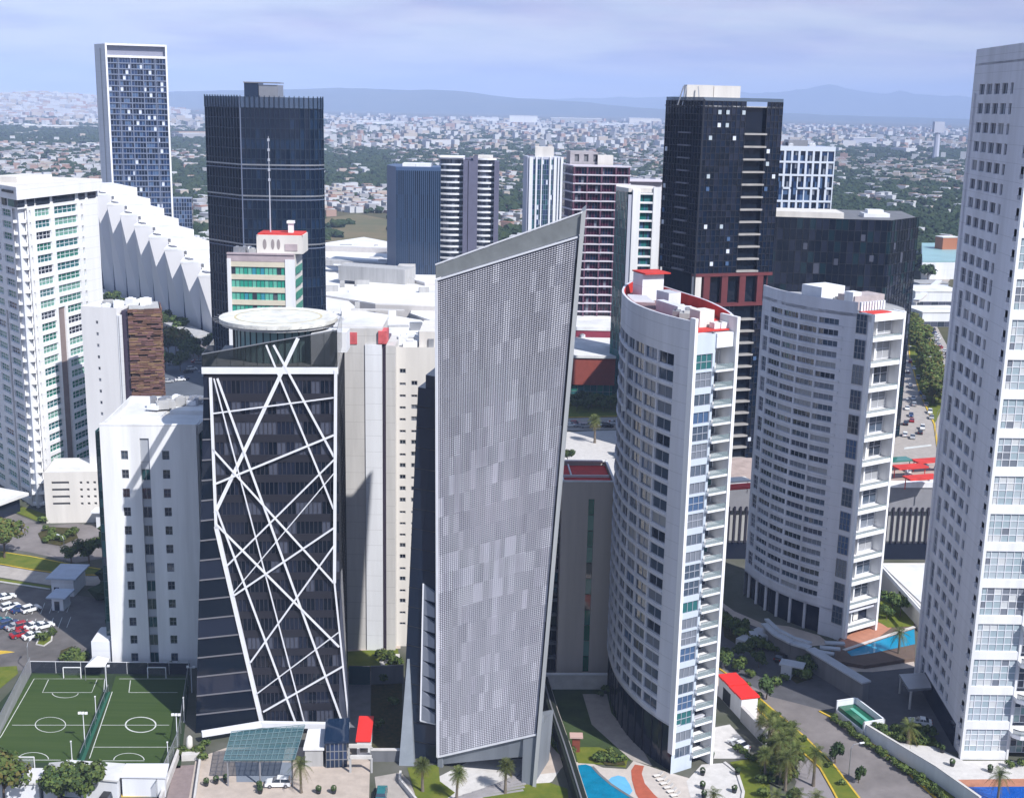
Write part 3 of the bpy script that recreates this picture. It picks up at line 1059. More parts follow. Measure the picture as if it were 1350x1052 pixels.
    for k in range(9):
        mb = MB()
        a = fl.pt(L * 0.42 + k * 0.9, ZT + 0.15, -0.6)
        b = fl.pt(L * 0.42 + k * 0.9 + 1.2, ZT + 0.15, -4.0)
        mb.bar(a, b, 0.3, 0.3)
        mb.build("pergola_beam", metal_w, T)
    for x, y in ((33.8, 207.6), (35.0, 208.0)):
        mb = MB()
        mb.obox((x, y), 0.5, 1.8, 1.4, ZT - 2, ZT - 0.8)
        mb.build("roof_unit", white, T)
    roof_units(T, [(26, 212), (31, 208), (33, 222), (27, 232)], ZT - 1.95, 10)
    # facade lamp / cleaning cradle on the left edge
    mb = MB()
    s = L * 0.55
    fbox(mb, fl, s, s + 0.25, 62, 72, 0.1, 0.5)
    fbox(mb, fl, s - 0.3, s + 0.5, 61, 62, 0.1, 0.8)
    mb.build("service_duct", metal_w, T)


build_curved_one()


# ------------------------------------------------------------------ curved residential tower two
def build_curved_two():
    T = thing("residential_tower", "curved grey apartment tower with rows of strip windows and white double height balconies", "apartment tower", (70, 276, 0))
    left = catmull([(57.0, 287.0), (58.9, 280.2), (61.8, 274.2), (65.6, 269.0), (69.6, 265.2), (72.3, 263.1)], 4)
    fl = Fac(left)
    fg = Fac([(72.3, 263.1), (74.3, 260.9)])
    fr = Fac([(74.3, 260.9), (83.0, 266.5)])
    fb = Fac(catmull([(83.0, 266.5), (84.8, 272.5), (81, 283), (72, 291), (62, 293), (57, 287)], 4))
    ZT, ZB = 75.7, 6.5
    L = fl.L
    ops, items = [], []
    wb = 3.2
    cw = (L - wb - 4.8 - 4 * 0.45) / 4
    cols = [(4.6 + (cw + 0.45) * k, 4.6 + (cw + 0.45) * k + cw) for k in range(4)]
    nf = 27
    fh = (ZT - 4.2 - ZB - 1) / nf
    for i in range(nf):
        z0 = ZB + 1.4 + i * fh
        for a, b in cols:
            o = (a, b, z0 + 0.75, z0 + fh - 0.32)
            ops.append(o)
            items.append((fl, o, 3, 0))
        if i % 2 == 1:
            o = (1.3, 3.7, z0 - fh + 0.9, z0 + fh - 0.5)
            ops.append(o)
            items.append((fl, o, 1, 2))
    mb = MB()
    wall(mb, fl, 0, L, ZB, ZT, ops, 0.35)
    for i in range(nf):
        z0 = ZB + 1.4 + i * fh
        fbox(mb, fl, 4.3, L - wb + 0.4, z0 + 0.25, z0 + 0.7, 0.002, 0.14)
    mb.build("curved_wall", white3, T)
    windows(T, items, 0.35, [gl_d, gl_m, gl_g, gl_l, gl_blind], [4, 4, 4, 1.6, 3], mat("grey_frame", (0.42, 0.43, 0.48), 0.5))
    # glass corner
    zs = [3.0 + 5.45 * k for k in range(14)]
    mb = MB()
    fquad(mb, fg, 0, fg.L, 0, 73.5, 0)
    mb.build("corner_wall", white3, T)
    items = []
    for z in zs[:-1]:
        o = (0.1, fg.L - 0.25, z + 0.8, z + 5.0)
        items.append((fg, o, 2, 2))
    windows(T, items, -0.05, [gl_m, gl_blue2, gl_g, gl_d], [4, 1, 2, 2], metal_g)
    # white balcony face
    mb = MB()
    fbox(mb, fr, 0.6, fr.L - 0.2, 0, 72.8, -2.4, -2.2)
    mb.build("loggia_back", white, T)
    for k, z in enumerate(zs[:-1]):
        mb = MB()
        fb2 = MB()
        o = (0.9, fr.L - 0.9, z + 0.2, z + 4.7)
        one_window(mb, fb2, fr, o, 2.1, 0, 0, 3, 1)
        wn = mb.build("loggia_window", rnd.choice((gl_d, gl_g, gl_m, gl_d, gl_l)), T)
        fb2.build("frame", metal_w, wn)
        if rnd.random() < 0.9:
            mb = MB()
            a = rnd.uniform(1.0, 5.5)
            fbox(mb, fr, a, a + 1.5, z + 0.2, z + 4.6, -1.98, -1.9)
            mb.build("curtain", rnd.choice((cream, white, gl_l)), T)
        balcony(T, fr, 0.4, fr.L - 0.3, z, 0.7, slab=0.75, d_in=-2.2, solid=0.12)
    for a, b in ((0, 0.75), (fr.L - 0.5, fr.L + 0.1)):
        mb = MB()
        fbox(mb, fr, a, b, 0, 73.6, -2.4, 0.85)
        mb.build("edge_fin", white, T)
    mb = MB()
    fbox(mb, fr, 3.9, 4.25, 0, 72.8, -2.2, -1.2)
    mb.build("party_wall", white, T)
    mb = MB()
    fbox(mb, fr, 0, fr.L, 72.0, 73.4, -2.2, 0.75)
    mb.build("loggia_fascia", white, T)
    mb = MB()
    fquad(mb, fb, 0, fb.L, 0, 73.4, 0)
    mb.build("back_wall", white3, T)
    plan = left + [(74.3, 260.9)] + [tuple(p) for p in fb.p[:-1]]
    mb = MB()
    mb.prism(left + [(72.3, 263.5), (76, 270), (66, 285)], 72.6, 73.0, 0, 1)
    mb.prism(plan, 73.0, 73.3, 0, 1)
    mb.build("roof", [white3, grey_roof], T)
    mb = MB()
    p = [fr.at(0.9, -0.3), fr.at(7.2, -0.3), fr.at(7.0, -2.6), fr.at(0.9, -3.6)]
    mb.prism(p, 73.35, 73.6)
    mb.build("roof_terrace", red_roof, T)
    mb = MB()
    fbox(mb, fl, 0, L, 73.3, 75.7, -0.35, -0.005)
    mb.build("parapet", white3, T)
    # rooftop row of plant screens
    for k in range(9):
        mb = MB()
        fbox(mb, fr, 1.2 + k * 0.85, 1.75 + k * 0.85, 73.6, 75.5, -3.9, -3.4)
        mb.build("plant_screen", white2, T)
    mb = MB()
    mb.obox((75.5, 272.5), 0.55, 9, 5, 73.3, 76.2)
    mb.build("lift_housing", mat("pinkish_concrete", (0.44, 0.38, 0.38), 0.8, noise=0.3, scale=0.5), T)
    mb = MB()
    mb.obox((68, 276), 0.55, 7, 6, 73.3, 77.5)
    mb.obox((73, 270), 0.55, 2.5, 2.5, 73.3, 77)
    mb.build("lift_housing", white2, T)
    roof_units(T, [(62, 281), (72, 270), (79, 276), (68, 288)], 73.3, 16)
    # pilotis and base
    mb = MB()
    ll = [(x + (70 - x) * 0.13, y + (276 - y) * 0.13) for x, y in plan]
    mb.prism(ll, 0, ZB, 0)
    mb.build("lobby_glass", gl_black2, T)
    mb = MB()
    mb.prism(plan, ZB - 0.1, ZB + 0.3)
    mb.build("transfer_slab", white3, T)
    for k in range(7):
        mb = MB()
        x, y = fl.at(L * (k + 0.3) / 7, -0.8)
        mb.tube([(x, y, 0), (x, y, ZB)], 0.35, 10)
        mb.build("column", white3, T)
    mb = MB()
    fbox(mb, fl, L - 3.0, L, 0, ZB, -1.5, -0.02)
    mb.build("base_wall", white3, T)


build_curved_two()


# ------------------------------------------------------------------ right tower
def build_right_tower():
    T = thing("residential_tower", "very tall white apartment tower with punched windows and a glazed balcony front", "apartment tower", (100, 226, 0))
    C0 = (83.4, 209.9)
    left = catmull([(88.2, 247.2), (86.6, 246.9), (85.6, 245.0), (85.2, 241.0)], 3) + [(83.6, 212.6)]
    fl = Fac(left)
    ff = Fac([C0, (101, 210.3)])
    ZT = 126.5
    L = fl.L
    base = L - 28.5
    ops, items = [], []
    fh = 3.42
    nf = 35
    cols = [(base + 0.8 + 4.4 * k, base + 0.8 + 4.4 * k + 3.1) for k in range(5)]
    cols = cols[:4] + [(base + 18.6, base + 20.1)]
    for i in range(nf):
        z0 = 1.0 + i * fh
        for k, (a, b) in enumerate(cols):
            if i < 24 and k == 0:
                if i % 2 == 0:
                    o = (a, b - 0.5, z0 + 0.7, z0 + fh + 2.3)
                    ops.append(o)
                    items.append((fl, o, 1, 2))
                continue
            if i == 24 and k < 5:
                o = (a, b, z0 + 0.5, z0 + fh - 0.15)
                ops.append(o)
                items.append((fl, o, 1, 1))
                continue
            o = (a, b, z0 + 0.95, z0 + 2.85)
            ops.append(o)
            items.append((fl, o, 1, 0))
    mb = MB()
    wall(mb, fl, 0, L, 0, ZT, ops, 0.35)
    mb.build("side_wall", white3, T)
    windows(T, items, 0.35, [gl_d, gl_blind, gl_m, gl_g, gl_l], [4, 4, 5, 4, 1.2], mat("grey_frame", (0.34, 0.35, 0.38), 0.5))
    # vertical edge ribs along the left end
    mb = MB()
    fbox(mb, fl, base - 1.2, base - 0.9, 0, ZT - 8, 0.0, 0.35)
    mb.build("edge_rib", white3, T)
    # notch column at the corner
    fc = Fac([(83.6, 212.6), C0])
    mb = MB()
    fquad(mb, fc, 0, fc.L, 0, ZT - 4, -0.6)
    mb.build("corner_glazing", gl_blind, T)
    for i in range(nf):
        mb = MB()
        z0 = 1.0 + i * fh
        fbox(mb, fc, 0, fc.L - 0.3, z0 - 0.5, z0 + 0.9, -0.5, 0.15)
        fbox(mb, fc, 0.2, 0.8, z0 + 0.9, z0 + 1.6, -0.2, 0.4)
        mb.build("corner_ledge", white3, T)
    # glazed front in double storeys
    dz = fh * 2
    nb = int(ZT / dz)
    bay = 8.2
    for k in range(nb + 1):
        z0 = k * dz - 0.8
        zt = min(z0 + dz, ZT - 2)
        if zt - z0 < 3:
            continue
        z0 = max(z0, 0)
        mb = MB()
        row = rnd.choice(([0.6, 5, 4, 1.5], [0.5, 3, 5, 2], [0.4, 5, 3, 3], [4, 2, 3, 1]))
        curtain(mb, ff, lin(0, bay, 6), lin(z0 + 1.6, zt, 4), 4, row, 0.0, 4, 0.11, 0.1)
        mb.build("front_glazing", [gl_g, gl_pale, mat("curtained_glass_b", (0.33, 0.41, 0.45), 0.2, ior=1.6), mat("white_curtain", (0.55, 0.57, 0.58), 0.4), metal_w], T)
        mb = MB()
        fbox(mb, ff, -0.1, bay + 0.15, z0, z0 + 1.58, -0.3, 0.28)
        mb.build("spandrel_band", white, T)
        mb = MB()
        curtain(mb, ff, lin(bay + 0.2, ff.L, 8), lin(z0 + 0.6, zt - 0.4, 4), 4, [4, 2, 3, 3], -1.6, 4, 0.11, 0.1)
        mb.build("recessed_glazing", [gl_blind, gl_pale, gl_pale2, gl_m, metal_w], T)
        mb = MB()
        pts = [ff.at(bay + 0.1, -1.6), ff.at(bay + 0.1, 1.6), ff.at(bay + 1.2, 2.5), ff.at(bay + 9, 3.0), ff.at(bay + 9, -1.6)]
        mb.prism(pts, z0 - 0.9, z0 - 0.1)
        b = mb.build("balcony", white, T)
        mb = MB()
        for p, q in zip(pts[1:4], pts[2:5]):
            mb.bar((*p, z0 + 0.35), (*q, z0 + 0.35), 0.06, 0.85, side=(Vector(q) - Vector(p)).to_3d().cross(Vector((0, 0, 1))), m=0)
            mb.bar((*p, z0 + 0.85), (*q, z0 + 0.85), 0.12, 0.1, m=1)
        mb.build("railing", [gl_rail, dark_metal], b)
        if k % 2 == 0:
            mb = MB()
            mb.obox(ff.at(bay + rnd.uniform(1.5, 4), 1.2), 0.2, 1.6, 0.8, z0 - 0.1, z0 + 0.7)
            mb.build("lounge_chair", dark_metal, T)
    mb = MB()
    fbox(mb, ff, -0.2, 0.35, 0, ZT - 2, -0.5, 0.34)
    mb.build("edge_fin", white, T)
    mb = MB()
    fbox(mb, ff, bay + 0.0, bay + 0.4, 0, ZT - 2, -1.6, 0.36)
    mb.build("edge_fin", white, T)
    plan = [tuple(p) for p in fl.p] + [C0, (101, 210.3), (101, 220)]
    mb = MB()
    mb.prism([(85.9, 213.5), (100.9, 213.0), (100.9, 219.9), (88.2, 246.0), (87.3, 241)], 0, ZT - 3)
    mb.build("core_block", white3, T)
    mb = MB()
    mb.prism(plan, ZT - 3, ZT - 2.6, 0, 1)
    fbox(mb, ff, 0, ff.L, ZT - 4, ZT, -0.4, 0.0)
    mb.build("roof", [white3, grey_roof], T)
    # entrance canopy on the driveway side
    mb = MB()
    q = [g(1185, 890, 4), g(1198, 910, 4), g(1228, 908, 4), g(1222, 888, 4)]
    mb.prism(q, 3.8, 4.3)
    mb.build("entrance_canopy", metal_g, T)
    for p in q[:2]:
        mb = MB()
        mb.tube([(p[0] + .5, p[1], 0), (p[0] + .5, p[1], 3.8)], 0.25, 8)
        mb.build("column", concrete, T)
    mb = MB()
    fbox(mb, fl, L - 24, L - 2, 0.05, 4.5, -0.02, 0.18)
    mb.build("lobby_glass", gl_black2, T)


build_right_tower()
# ================================================================== middle distance buildings
# ------------------------------------------------------------------ green and white residential tower on the left
def build_green_tower():
    T = thing("residential_tower", "white apartment tower with stacked green windows and a brown slot", "apartment tower", (-140, 365, 0))
    C = Vector((-133.6, 340.0))
    dR = Vector((0.206, 0.979)).normalized()
    dL = Vector((-0.65, 0.76)).normalized()
    Rr = C + dR * 41
    Ll = C + dL * 42
    n1 = Vector((dR.y, -dR.x))
    fr, fl = Fac([C, Rr]), Fac([Ll, C])
    ZT, ZP = 84.5, 90.5
    nf, fh = 26, 3.2
    mb = MB()
    ops, items = [], []
    for i in range(nf):
        z = 1.2 + i * fh
        top = i >= 17
        spans = [(8.0, 15.5), (17.5, 29.5)] if top else [(8.0, 15.5), (21.5, 29.5)]
        for a, b in spans:
            o = (a, b, z + 0.6, z + 2.8)
            ops.append(o)
            items.append((fr, o, 4 if b - a > 8 else 3, 1))
        o = (5.2, 5.9, z + 0.7, z + 2.6)
        ops.append(o)
        items.append((fr, o, 0, 0))
        o = (31.5, 32.5, z + 0.7, z + 2.6)
        ops.append(o)
        items.append((fr, o, 0, 0))
    slot = (16.6, 20.2, 0.3, 1.0 + 17 * fh)
    ops.append(slot)
    w1 = mat("bright_white_render", (0.77, 0.77, 0.78), 0.7, noise=0.10, scale=0.3, streak=True, joint=3.2)
    wall(mb, fr, 4.2, 41, 0, ZT, ops, 0.5)
    mb.build("bright_wall", w1, T)
    mb = MB()
    fquad(mb, fr, 16.6, 20.2, 0.3, 1.0 + 17 * fh, -0.48)
    mb.build("slot_panel", mat("taupe_panel", (0.24, 0.19, 0.18), 0.7, noise=0.2), T)
    ops2 = []
    for i in range(nf):
        z = 1.2 + i * fh
        for a, b in ((2, 8), (10, 16), (19.5, 26.5), (29.5, 36.5)):
            o = (a, b, z + 0.8, z + 2.75)
            ops2.append(o)
            items.append((fl, o, 3, 1))
    mb = MB()
    ops2.append((27.3, 28.9, 0.3, 1.0 + 17 * fh))
    wall(mb, fl, 0, fl.L - 4.2, 0, ZT, ops2, 0.5)
    mb.build("shaded_wall", w1, T)
    mb = MB()
    fquad(mb, fl, 27.3, 28.9, 0.3, 1.0 + 17 * fh, -0.48)
    mb.build("slot_panel", MATS["taupe_panel"], T)
    windows(T, items, 0.5, [gl_green, gl_green2, gl_d, gl_teal2], [4, 4, 2.2, 2], metal_w, sub=False)
    # corner with small balconies
    fc = Fac([fl.at(fl.L - 4.2, -0.0), fr.at(4.2, 0.0)])
    mb = MB()
    fquad(mb, fc, 0, fc.L, 0, ZT, -0.5, 0)
    mb.build("corner_wall", w1, T)
    for i in range(nf):
        z = 1.2 + i * fh
        mb = MB()
        fquad(mb, fc, 0.6, fc.L - 0.6, z + 0.3, z + 2.6, -0.45)
        mb.build("corner_window", rnd.choice((gl_d, gl_teal, gl_d, gl_blind)), T)
        mb = MB()
        fbox(mb, fc, 0.2, fc.L - 0.2, z - 0.5, z + 0.25, -0.4, 1.3)
        mb.build("balcony", w1, T)
    # top band with corner windows and penthouse slab
    mb = MB()
    pl = [C, Rr, Rr + Vector((-30, 10)), Ll]
    mb.prism([p for p in pl], ZT + 0.01, ZT + 0.4)
    mb.prism([p + Vector((-0.2, 0.8)) for p in pl], ZT + 0.4, ZT + 2.6, 1)
    mb.prism([C + Vector((0.6, -1.6)), Rr + Vector((1.4, 0.8)), Rr + Vector((-30, 10)), Ll + Vector((-1.2, -0.6))], ZT + 2.6, ZP, 0, 2)
    mb.build("penthouse_band", [w1, w1, cream], T)
    for fc, ss in ((fr, ((0.4, 3.4), (5.0, 8.0), (9.0, 15.5), (17.5, 28.5), (31, 34), (36, 40))), (fl, ((22, 26), (30, 33), (35, 41)))):
        for a_, b_ in ss:
            mb = MB()
            fbox(mb, fc, a_, b_, ZT + 0.55, ZT + 2.5, -1.2, 0.06)
            mb.build("penthouse_window", rnd.choice((gl_d, gl_teal2, gl_d)), T)
    mb = MB()
    cp = (C + Rr) / 2 + Vector((-12, 4))
    mb.obox((cp.x, cp.y), 1.3, 16, 9, ZP, ZP + 1.6)
    mb.build("roof_housing", cream, T)
    mb = MB()
    for k in range(6):
        q = C + dL * (2 + k * 1.4)
        mb.obox((q.x + 0.1, q.y - 1.55), -0.86, 0.8, 0.5, ZP - 1.7, ZP - 1.0)
    mb.build("vent_hole", dark_metal, T)
    mb = MB()
    e = Vector((-0.4, 0.6))
    mb.prism([C + Vector((-.6, 1.6)), Rr + Vector((-1, -0.1)), Rr + Vector((-30, 10)), Ll + Vector((0.8, 0.2))], 0, ZT)
    mb.build("core_block", white2, T)


build_green_tower()


def build_cream_podium():
    T = thing("annex_building", "low cream annex with long slots and small square openings beside the green windowed tower", "building", (-120, 335, 0))
    A, B = (-127.2, 329.0), (-109, 331.5)
    bx = Box(A, B, 14)
    f = bx.F
    ops = []
    for z in (5.2, 7.2, 9.2, 11.2):
        ops.append((2.0, 6.6, z, z + 0.7))
        for s in (9.4, 11.2, 13.0, 14.8):
            ops.append((s, s + 0.7, z - 0.1, z + 0.6))
    mb = MB()
    wall(mb, f, 0, f.L, 0, 14.6, ops, 0.4)
    for fc in (bx.R, bx.L, bx.K):
        fquad(mb, fc, 0, fc.L, 0, 14.6, 0)
    mb.build("wall", cream, T)
    mb = MB()
    mb.prism(bx.inset(0.5), 0, 14.0)
    mb.build("core_block", dark_conc, T)
    mb = MB()
    mb.prism(bx.inset(0.1), 14.05, 14.4)
    mb.build("roof", white_roof, T)
    mb = MB()
    mb.box(-112.5, 326.0, 0, -108.5, 329.6, 4.5)
    mb.build("dock_canopy", white2, T)
    mb = MB()
    mb.box(-113.5, 325.0, 4.5, -108, 329.4, 4.9)
    mb.build("dock_roof", white2, T)
    # flat canopy at the far left
    t2 = thing("gatehouse", "flat roofed white gatehouse at the foot of the green windowed tower", "gatehouse", (*g(12, 668), 0))
    a, b = g(-8, 690), g(34, 674)
    bx = Box(a, b, 9)
    mb = MB()
    mb.prism(bx.inset(1.0), 0, 4.6)
    mb.build("wall", gl_black2, t2)
    mb = MB()
    mb.prism(bx.inset(-0.8), 4.6, 5.4)
    mb.build("roof", white_roof, t2)


build_cream_podium()


# ------------------------------------------------------------------ cream slab and the brown clad block
def build_brown():
    Y = 338
    x0, z0 = at(120, 418, Y)
    x1, _ = at(158, 412, Y)
    T = thing("apartment_block", "narrow cream block with a line of tiny windows beside the brown clad block", "building", ((x0 + x1) / 2, Y + 6, 0))
    bx = Box((x0 - 3, Y + 1), (x1 - 0.6, Y - 1), 12)
    zt = at(140, 405, Y)[1]
    ops, items = [], []
    for i in range(17):
        o = (4.2, 4.9, 3 + i * 3.2, 3.9 + i * 3.2)
        ops.append(o)
        items.append((bx.F, o, 0, 0))
    mb = MB()
    wall(mb, bx.F, 0, bx.F.L, 0, zt, ops, 0.2)
    for fc in (bx.R, bx.L, bx.K):
        fquad(mb, fc, 0, fc.L, 0, zt, 0)
    mb.build("wall", mat("warm_white_render", (0.72, 0.71, 0.71), 0.75, noise=0.1, scale=0.2, streak=True), T)
    windows(T, items, 0.2, [gl_d, gl_g], [2, 1], metal_g, sub=False)
    mb = MB()
    mb.prism(bx.inset(0.4), zt - 1, zt - 0.6)
    mb.build("roof", white_roof, T)
    roof_units(T, bx.poly, zt - 0.6, 6)
    for k in range(2):
        mb = MB()
        s = bx.R.L * (0.15 + 0.25 * k)
        fbox(mb, bx.F, bx.F.L + 0.1 + k * 0.5, bx.F.L + 0.35 + k * 0.5, 0, zt - 2, -1.2, 0.1)
        mb.build("pilaster", white2, T)
    a, za = at(168, 408, Y)
    b, zb = at(212, 405, Y + 3)
    zt = za + 0.3
    T = thing("apartment_block", "brown timber clad block with weathered uneven louvres", "building", ((a + b) / 2, Y + 8, 0))
    bx = Box((a, Y), (b, Y + 2.6), 12)
    mb = MB()
    mb.prism(bx.inset(0.3), 0, zt - 0.5)
    mb.build("core_block", mat("brown_backing", (0.075, 0.05, 0.042), 0.8), T)
    br = [mat("timber_a", (0.16, 0.085, 0.06), 0.8, noise=0.3, scale=1.0), mat("timber_b", (0.24, 0.15, 0.085), 0.8, noise=0.3, scale=1.0), mat("timber_c", (0.095, 0.05, 0.045), 0.8, noise=0.3, scale=1.0), mat("timber_d", (0.19, 0.10, 0.095), 0.8, noise=0.3, scale=1.0)]
    for fc in (bx.F, bx.R):
        mb = MB()
        z = 0.3
        while z < zt - 0.6:
            s = 0
            while s < fc.L:
                w = rnd.uniform(1.0, 3.2)
                e = min(s + w, fc.L)
                if rnd.random() < 0.9:
                    zz = z + rnd.uniform(-0.1, 0.1)
                    fbox(mb, fc, s, e, zz, zz + 0.36, 0.0, rnd.uniform(0.15, 0.5), rnd.choices(range(4), [4, 2.4, 2, 3])[0])
                s = e
            z += 0.47
        mb.build("timber_slat", br, T)
    mb = MB()
    x2, _ = at(159.5, 420, Y)
    mb.box(x2, Y + 0.5, 0, a - 0.1, Y + 8, zt - 0.8)
    mb.build("dark_stair_shaft", mat("plum_dark", (0.045, 0.035, 0.06), 0.6), T)
    mb = MB()
    mb.prism(bx.inset(0.35), zt - 0.45, zt - 0.1)
    mb.build("roof", concrete, T)
    roof_units(T, bx.poly, zt - 0.1, 5, m=white)


build_brown()


# ------------------------------------------------------------------ slim tall tower with a white frame
def build_slim():
    Y = 830
    x0, zt = at(138, 57, Y)
    x1, _ = at(219.5, 57, Y + 12)
    xl, _ = at(126, 58, Y + 16)
    T = thing("residential_tower", "slim tall blue glass tower in a white portal frame", "tower", ((x0 + x1) / 2, Y + 10, 0))
    bx = Box((x0, Y), (x1, Y + 12), 20)
    f = bx.F
    w = f.L
    top = zt - 8.5
    mb = MB()
    mb.prism(bx.inset(0.8), 0, top)
    mb.build("core_block", gl_navy, T)
    mb = MB()
    nf = 39
    curtain(mb, f, lin(1.2, w - 1.2, 20), lin(0, top, nf), 4, [5, 4, 1.2, 0.5], -0.5, 4, 0.22, 0.15, hrail=False)
    mb.build("front_glazing", [gl_navy, gl_blue, gl_blue2, gl_bright, mat("blue_mullion", (0.16, 0.20, 0.30), 0.5)], T)
    for j in range(nf):
        mb = MB()
        z = top * j / nf
        fbox(mb, f, 1.0, w - 1.0, z - 0.35, z + 0.35, -0.5, 0.1)
        mb.build("floor_band", mat("blue_grey_band", (0.15, 0.18, 0.26), 0.5), T)
    for k in range(1, 5):
        mb = MB()
        s = w * k / 5
        fbox(mb, f, s - 0.3, s + 0.3, 0, top, -0.45, 0.25)
        mb.build("pier", MATS["blue_grey_band"], T)
    mb = MB()
    fbox(mb, f, 0, 1.1, 0, zt, -14, 0.4)
    mb.build("frame_side", white, T)
    mb = MB()
    fbox(mb, f, w - 1.1, w, 0, zt, -20, 0.4)
    mb.build("frame_side", white, T)
    mb = MB()
    fbox(mb, f, 1.1, w - 1.1, zt - 1.2, zt, -18, 0.38)
    mb.build("frame_head", white, T)
    mb = MB()
    fbox(mb, f, 1.1, w - 1.1, top - 0.2, top + 1.2, -18, 0.38)
    mb.build("frame_sill", white, T)
    mb = MB()
    fbox(mb, f, 1.1, w - 1.1, top + 1.2, zt - 1.2, -3, -2.5)
    mb.build("attic_screen", mat("attic_grey", (0.22, 0.23, 0.30), 0.7), T)
    # the slab on its left flank
    mb = MB()
    mb.prism([(xl, Y + 13), (x0 - 0.05, Y - 0.2), (x0 - 0.05, Y + 17), (xl, Y + 22)], 0, zt - 0.4)
    mb.build("flank_slab", white2, T)
    mb = MB()
    mb.bar((xl + (x0 - xl) * 0.55, Y + 13 - 13.2 * 0.55 - 0.15, 2), (xl + (x0 - xl) * 0.55, Y + 13 - 13.2 * 0.55 - 0.15, zt - 3), 0.9, 0.3, side=(1, -1, 0))
    mb.build("flank_groove", concrete, T)
    # small dark block beside it
    a, z = at(230, 262, 870)
    b, _ = at(251, 262, 870)
    t2 = thing("office_block", "small dark blue block partly behind the slim framed tower", "building", ((a + b) / 2, 876, 0))
    b2 = Box((a - 6, 870), (b, 873), 14)
    mb = MB()
    mb.prism(b2.inset(0.2), 0, z)
    mb.build("core_block", gl_navy, t2)
    mb = MB()
    curtain(mb, b2.F, lin(0, b2.F.L, 10), lin(0, z, 17), 3, [4, 3, 1], 0.0, 3, 0.3, 0.2)
    mb.build("front_glazing", [gl_navy, gl_blue, gl_blue2, MATS["blue_mullion"]], t2)


build_slim()


# ------------------------------------------------------------------ white pleated building stepping down to the right
def build_pleated():
    T = thing("pleated_building", "long white building of tall pleated fins stepping down beside the avenue", "building", (-205, 690, 0))
    A, B = Vector((-258, 768)), Vector((-140, 596))
    t = (B - A).normalized()
    n = Vector((t.y, -t.x))       # towards camera-left
    n = n if n.y < 0 else -n
    N = 9
    Ltot = (B - A).length
    zt0 = at(126, 240, 775)[1]
    zt1 = at(283, 372, 600)[1]
    pw = mat("pleat_white", (0.74, 0.73, 0.74), 0.65, noise=0.06, scale=0.1, streak=True)
    body = MB()
    for i in range(N):
        p0, p1 = A + t * (Ltot * i / N), A + t * (Ltot * (i + 1) / N)
        za = zt0 + (zt1 - zt0) * (i / N) - (1.0 if i else 0)
        # a fin: a lean outer face in shade and a tapering sunlit return
        ridge_t = p0.lerp(p1, 0.74) + n * 8.5
        ridge_b = p0.lerp(p1, 0.97) + n * 0.9
        mb = MB()
        q0, q1 = p0 + n * 0.5, p1 + n * 0.5
        mb.hexa([(*q0, 0), (*ridge_b, 0), (*(p1 + n * 0.3), 0), (*(p0 - n * 0), 0), (*q0, za), (*ridge_t, za), (*q1, za), (*p0, za)])
        fin = mb.build("fin", pw, T)
        mb = MB()
        zc = za - 0.0
        mb.prism([p0, q0, ridge_t + n * 0.2, q1, p1], za + 0.02, za + 1.0)
        mb.build("fin_cap", white, fin)
        mb = MB()
        mb.hexa([(*(p1 + n * 0.31 - t * 0.1), 0), (*(p1 + n * 1.6 - t * 0.1), 0), (*(p1 + n * 1.6 + t * 1.3), 0), (*(p1 + n * 0.31 + t * 1.3), 0), (*(p1 + n * 0.6 - t * 0.1), za - 4), (*(p1 + n * 1.6 - t * 0.1), za - 4), (*(p1 + n * 1.6 + t * 1.3), za - 4), (*(p1 + n * 0.6 + t * 1.3), za - 4)])
        mb.build("window_or_shade_slot", gl_blue, T)  # solid dark strip between fins, put in for the gap's deep shade
        mb = MB()
        m0 = (p0 + p1) / 2
        mb.prism([p0 - n * 22, p0, p1, p1 - n * 22], 0, za - 2)
        mb.build("body", pw, T)
        mb = MB()
        mb.prism([p0 - n * 14, p0 - n * 1, p1 - n * 1, p1 - n * 14], za - 1.98, za - 0.2)
        mb.build("roof_step", white_roof, T)
        mb = MB()
        c = p0.lerp(p1, 0.5) + n * 2.2
        mb.obox((c.x, c.y), math.atan2(t.y, t.x), 6, 2.4, za + 1.0, za + 1.6)
        mb.build("skylight_or_reflection", gl_blind, T)
    # lower continuous podium gallery in front
    mb = MB()
    a, b = A + n * 16, B + n * 14
    mb.prism([a, b, b - n * 9, a - n * 9], 3.2, 4.6)
    mb.build("gallery_roof", concrete, T)
    mb = MB()
    mb.prism([a - n * 1.5, b - n * 1.5, b - n * 8, a - n * 8], 0, 3.2)
    mb.build("gallery_wall", gl_blind, T)


build_pleated()


